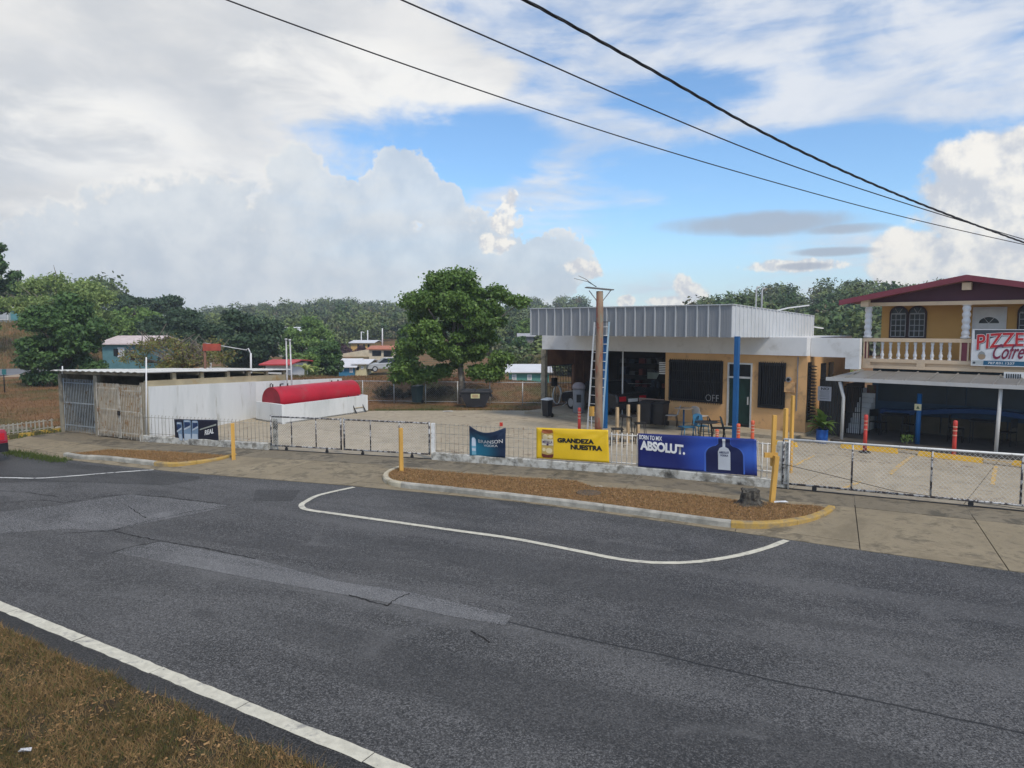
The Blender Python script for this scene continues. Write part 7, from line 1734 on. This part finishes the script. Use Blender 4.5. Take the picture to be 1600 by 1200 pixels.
def left_yard():
    # strip of road and its parapet on the rise, low white picket fence, yellow kerb
    xs = np.linspace(-70, -28, 22); m = MB(); vs = []
    for x in xs: vs += [(x, 50.2, ground_z(x, 50.2) + .07), (x, 56.8, ground_z(x, 56.8) + .08)]
    m.add(vs, [(2*i, 2*i+2, 2*i+3, 2*i+1) for i in range(len(xs)-1)]); m.build('side_road', mat('side_road_asphalt', (.17, .175, .19), .8, .1, 1), kind='structure')
    a, b_ = D(-60, 594, 49.5), D(41, 592, 49.5); m = MB(); m.hexa([(a[0], 49.5, -.5), (b_[0], 49.5, -.5), (b_[0], 49.8, -.5), (a[0], 49.8, -.5), (a[0], 49.5, .10), (b_[0], 49.5, .72), (b_[0], 49.8, .72), (a[0], 49.8, .10)]); tag(m.build('parapet', mat('beige_parapet', (.46, .38, .30), .85, .1, 1)), 'beige concrete parapet beside the road at the far left', 'wall')
    P0, P1 = Vector(G(99, 674)[:2]), Vector(G(-90, 701)[:2]); d = (P1 - P0).normalized(); L = (P1 - P0).length; n = Vector((-d.y, d.x)); n = n if n.y > 0 else -n
    T = lambda t, o, z: (P0.x + d.x*t + n.x*o, P0.y + d.y*t + n.y*o, z)
    k = struct('kerb')
    for i in range(8): MB(T).box(L*i/8 + .006, L*(i+1)/8 - .006, 0, .16, -.06, .14 + random.uniform(-.008, .008)).build('kerb_stone', mat('yellow_kerb_worn', (0.50, 0.33, 0.06), .85, .2, 3, .3, 30, patch=((0.10, 0.09, 0.04), .50, 4, .05)), k)
    g = thing('picket_fence', 'low white picket fence behind the yellow kerb at the left edge', 'fence', T(L*.4, .5, 0))
    for z in (.12, .40): MB(T).box(0, L, .52, .55, z, z + .04).build('rail', M_WIRE, g)
    nb = int(L / .16)
    for i in range(nb): t = .08 + i*.16; m = MB(T); m.box(t - .025, t + .025, .50, .52, .0, .48); m.build('picket', M_WIRE, g)
    r = np.random.default_rng(99); t = r.uniform(0, L, 3000); o = r.uniform(-.15, 1.6, 3000); P = np.array([T(a_, b2, 0) for a_, b2 in zip(t, o)]); blades('verge_weeds', P, .04, .18, .012, M_GREENGRASS, seed=100)
    Q0, Q1 = Vector(G(12, 703)[:2]), Vector(G(100, 717)[:2]); t = r.uniform(0, 1, 1600); P = np.array([[*(Q0.lerp(Q1, a_) + Vector((r.normal()*.12, r.normal()*.14))), -.08] for a_ in t]); blades('kerb_weeds', P, .03, .13, .012, M_GREENGRASS, seed=101)
    n_ = 14000; x = r.uniform(-34, -17, n_); y = r.uniform(27, 48, n_); keep = (x < -.52*y) ; x, y = x[keep], y[keep]; z = np.array([ground_z(a_, b2) for a_, b2 in zip(x, y)]); blades('yard_grass', np.c_[x, y, z], .04, .16, .018, M_BANKG, seed=102)
    n_ = 6000; x = r.uniform(-56, -36, n_); y = r.uniform(57, 78, n_); z = np.array([ground_z(a_, b2) for a_, b2 in zip(x, y)]); blades('slope_grass', np.c_[x, y, z], .15, .5, .06, leaf_mat('slope_dry', (0.16, 0.12, 0.05), (0.28, 0.22, 0.10)), seed=103)
    p, q = D(7, 606, 40), D(7, 577, 40); g = thing('street_sign', 'small teal sign on a post by the left road', 'sign', p); m = MB(); m.tube([(p[0], 40, ground_z(p[0], 40)), (p[0], 40, q[2])], .03, 6); m.build('shaft', M_DARKMETAL, g); m = MB(); m.box(q[0] - .12, q[0] + .12, 39.95, 39.965, q[2] - .30, q[2]); m.build('plate', mat('sign_green', (.03, .16, .17), .6), g)
left_yard()
def banana():
    Y = 50; p = D(478, 592, Y); g = thing('banana_plant', 'yellow green banana plant behind the white tank wall', 'plant', (p[0], Y, p[2])); m = MB(); m.tube([p, (p[0], Y, p[2] + .6)], .10, 8); m.build('stem', MATS['plant_stem'], g); rr = random.Random(3)
    for i in range(9):
        az = i*.7 + rr.uniform(-.2, .2); e = radians(rr.uniform(40, 75)); Ln = rr.uniform(.9, 1.3); q = Vector((p[0], Y, p[2] + .55)); mm = MB(); vs = []
        for k in range(7):
            t = k/6; w = .14*math.sin(pi*min(1, .1 + .88*t)); sd_ = Vector((-sin(az), cos(az), 0)); vs += [tuple(q + sd_*w), tuple(q - Vector((0, 0, w*.4))), tuple(q - sd_*w)]; q = q + Vector((cos(az)*cos(e), sin(az)*cos(e), sin(e)))*(Ln/6); e -= .30
        mm.add(vs, [(k*3+j, k*3+j+1, (k+1)*3+j+1, (k+1)*3+j) for k in range(6) for j in range(2)], True); mm.build('leaf', LM['yellow'], g)
    for px, Yp, top, lab in ((843, 70, 553, 'dry palm beside the canopy above the teal house'), (800, 88, 540, 'palm with drooping fronds right of the almond tree')):
        p = D(px, top + 10, Yp); g = thing('palm_tree', lab, 'tree', (p[0], Yp, ground_z(p[0], Yp))); m = MB(); m.tube([(p[0], Yp, ground_z(p[0], Yp)), p], [.16, .11], 8); m.build('trunk', M_BARK, g)
        for i in range(16):
            az = i*.42 + rr.uniform(-.2, .2); e = radians(rr.uniform(0, 65)); Ln = rr.uniform(1.6, 2.3); q = Vector(p); mm = MB(); vs = []; fs = []
            for k in range(10):
                sd_ = Vector((-sin(az), cos(az), 0)); dn = Vector((0, 0, -.25)); nx_ = q + Vector((cos(az)*cos(e), sin(az)*cos(e), sin(e)))*(Ln/10)
                for s in (-1, 1): o = len(vs); w = .42*math.sin(pi*min(1, .15 + .08*k)); vs += [tuple(q), tuple(q.lerp(nx_, .75)), tuple(q.lerp(nx_, 1.2) + sd_*s*w + dn*w)]; fs.append((o, o+1, o+2))
                q = nx_; e -= .2
            mm.add(vs, fs); mm.build('frond', leaf_mat('dry_frond', (0.10, 0.10, 0.035), (0.24, 0.19, 0.08)) if px > 820 else LM['mid'], g)
banana()
c = car('parked_car', 'silver car parked on the dry slope beyond the bank', M_ALU); p = D(603, 580, 76); c.location = (p[0], 76, p[2]); c.rotation_euler = (0, 0, radians(20))

# ------------------------------------------------------------------ overhead cables
M_CABLE = mat('cable_black', (0.018, 0.018, 0.02), .6)
def cable(px, Y0, Y1, r, label, twist=False):
    P = []
    x0, x1 = px[0][0], px[-1][0]
    for i in range(len(px) - 1):
        for t in np.linspace(0, 1, 8, endpoint=False):
            q = []
            p0, p1, p2, p3 = px[max(0, i-1)], px[i], px[i+1], px[min(len(px)-1, i+2)]
            q = [0.5*((2*p1[c]) + (p2[c]-p0[c])*t + (2*p0[c]-5*p1[c]+4*p2[c]-p3[c])*t*t + (3*p1[c]-p0[c]-3*p2[c]+p3[c])*t**3) for c in range(2)]
            f = (q[0] - x0) / (x1 - x0); iy = 1/Y0 + (1/Y1 - 1/Y0) * f; P.append(D(q[0], q[1], 1/iy))
    m = MB()
    if not twist: m.tube(P, r, 6); return tag(m.build('overhead_cable', M_CABLE), label, 'cable', 'overhead cables')
    g = thing('twisted_cable', label, 'cable', P[0], 'overhead cables'); V_ = [Vector(p) for p in P]; dense = []
    for a, b_ in zip(V_, V_[1:]):
        for t in np.linspace(0, 1, 12, endpoint=False): dense.append(a.lerp(b_, t))
    for ph in (0, 2.1, 4.2):
        pts = []; s = 0
        for i, p in enumerate(dense):
            if i: s += (p - dense[i-1]).length
            d = (dense[min(i+1, len(dense)-1)] - dense[max(i-1, 0)]).normalized(); u = d.cross(Vector((0, 0, 1))).normalized(); w = d.cross(u); q = ph + s * 2*pi / 1.5; o = r * 1.25
            pts.append(tuple(p + u*cos(q)*o + w*sin(q)*o))
        m = MB(); m.tube(pts, r, 5); m.build('strand', M_CABLE, g)
cable([(200, -62), (355, 0), (580, 82), (800, 158), (1000, 223), (1200, 282), (1400, 336), (1600, 382), (1750, 412)], 11, 27, .012, 'lowest and thinnest of the three overhead cables')
cable([(480, -66), (628, 0), (800, 75), (1000, 163), (1200, 245), (1400, 313), (1600, 374), (1750, 415)], 10.5, 27, .013, 'middle of the three overhead cables')
cable([(640, -90), (820, 0), (1000, 99), (1200, 211), (1400, 303), (1600, 379), (1750, 428)], 10, 27, .013, 'topmost and thickest overhead cable of twisted strands', True)

# ------------------------------------------------------------------ small things on the verge
def stump():
    x, y, _ = G(1172, 788, .03); g = thing('tree_stump', 'grey gnarled tree stump on the long verge by the blue banner', 'stump', (x, y, .03)); rr = random.Random(6); m = MB(); n = 22; vs = []; prof = [(.36, 0), (.26, .03), (.20, .10), (.18, .18), (.17, .26), (.19, .31), (.14, .33)]
    for r_, z in prof:
        for j in range(n): a = 2*pi*j/n; k = 1 + .16*sin(a*5 + 1) + .10*sin(a*9 + z*9) + rr.uniform(-.06, .06); vs.append((x + r_*k*cos(a), y + r_*k*sin(a)*.8, .03 + z*(1 + .12*sin(a*3))))
    fs = [(i*n+j, i*n+(j+1) % n, (i+1)*n+(j+1) % n, (i+1)*n+j) for i in range(len(prof)-1) for j in range(n)] + [tuple((len(prof)-1)*n + j for j in range(n))]
    m.add(vs, fs); m.build('wood', mat('stump_grey', (.085, .078, .065), .95, .4, 8, .8, 25, patch=((.035, .03, .026), .52, 9, .06)), g)
stump()
x, y, _ = G(920, 770, .04); m = MB(); m.lathe([(.30, 0), (.30, .02), (.27, .024), (.05, .024)], (x, y, .03), 24); tag(m.build('manhole_cover', mat('iron_cover', (.10, .075, .055), .8, .2, 8, .5, 30)), 'small round iron cover in the dry grass of the long verge', 'cover')
def scrap(px, py, z, s, col, label, seed):
    x, y, _ = G(px, py, z); rr = random.Random(seed); m = MB(); P = [(x - s, y - s*.3, z + .005), (x - s*.2, y - s*.5, z + .03), (x + s, y - s*.2, z + .01), (x + s*.8, y + s*.35, z + .025), (x, y + s*.4, z + .006), (x - s*.9, y + s*.2, z + .02)]; m.add(P + [(a, b_, c + .004) for a, b_, c in P], [(5, 4, 3, 2, 1, 0), tuple(range(6, 12))] + [(i, (i+1) % 6, 6 + (i+1) % 6, 6 + i) for i in range(6)])
    tag(m.build('litter_scrap', mat('paper_%d' % seed, col, .7)), label, 'litter')
scrap(1220, 785, .035, .16, (.62, .64, .68), 'crumpled pale paper at the foot of the leaning yellow post', 1)
scrap(40, 1174, -.03, .06, (.60, .60, .62), 'white paper scrap in the near grass at lower left', 2)
scrap(936, 761, .03, .10, (.45, .40, .32), 'pale flattened scrap on the pavement behind the verge', 3)
scrap(700, 643, .004, .25, (.62, .62, .60), 'white flat scrap lying near the back of the lot', 4)

# ------------------------------------------------------------------ air
def haze():
    M = bpy.data.materials.new('haze'); M.use_nodes = True; k = NT(M.node_tree); k.n.remove(k.n['Principled BSDF']); out = k.n['Material Output']
    v = k.new('ShaderNodeVolumePrincipled'); v.inputs['Color'].default_value = (0.80, 0.88, 1.0, 1); v.inputs['Density'].default_value = 0.0009; v.inputs['Anisotropy'].default_value = 0.2
    k.l.new(v.outputs[0], out.inputs['Volume'])
    m = MB(); m.box(-428, 428, -34, 436, -8, 34); m.build('haze', M, kind='stuff')
haze()
S.cycles.volume_bounces = 0; S.cycles.volume_step_rate = 10; S.cycles.volume_max_steps = 32
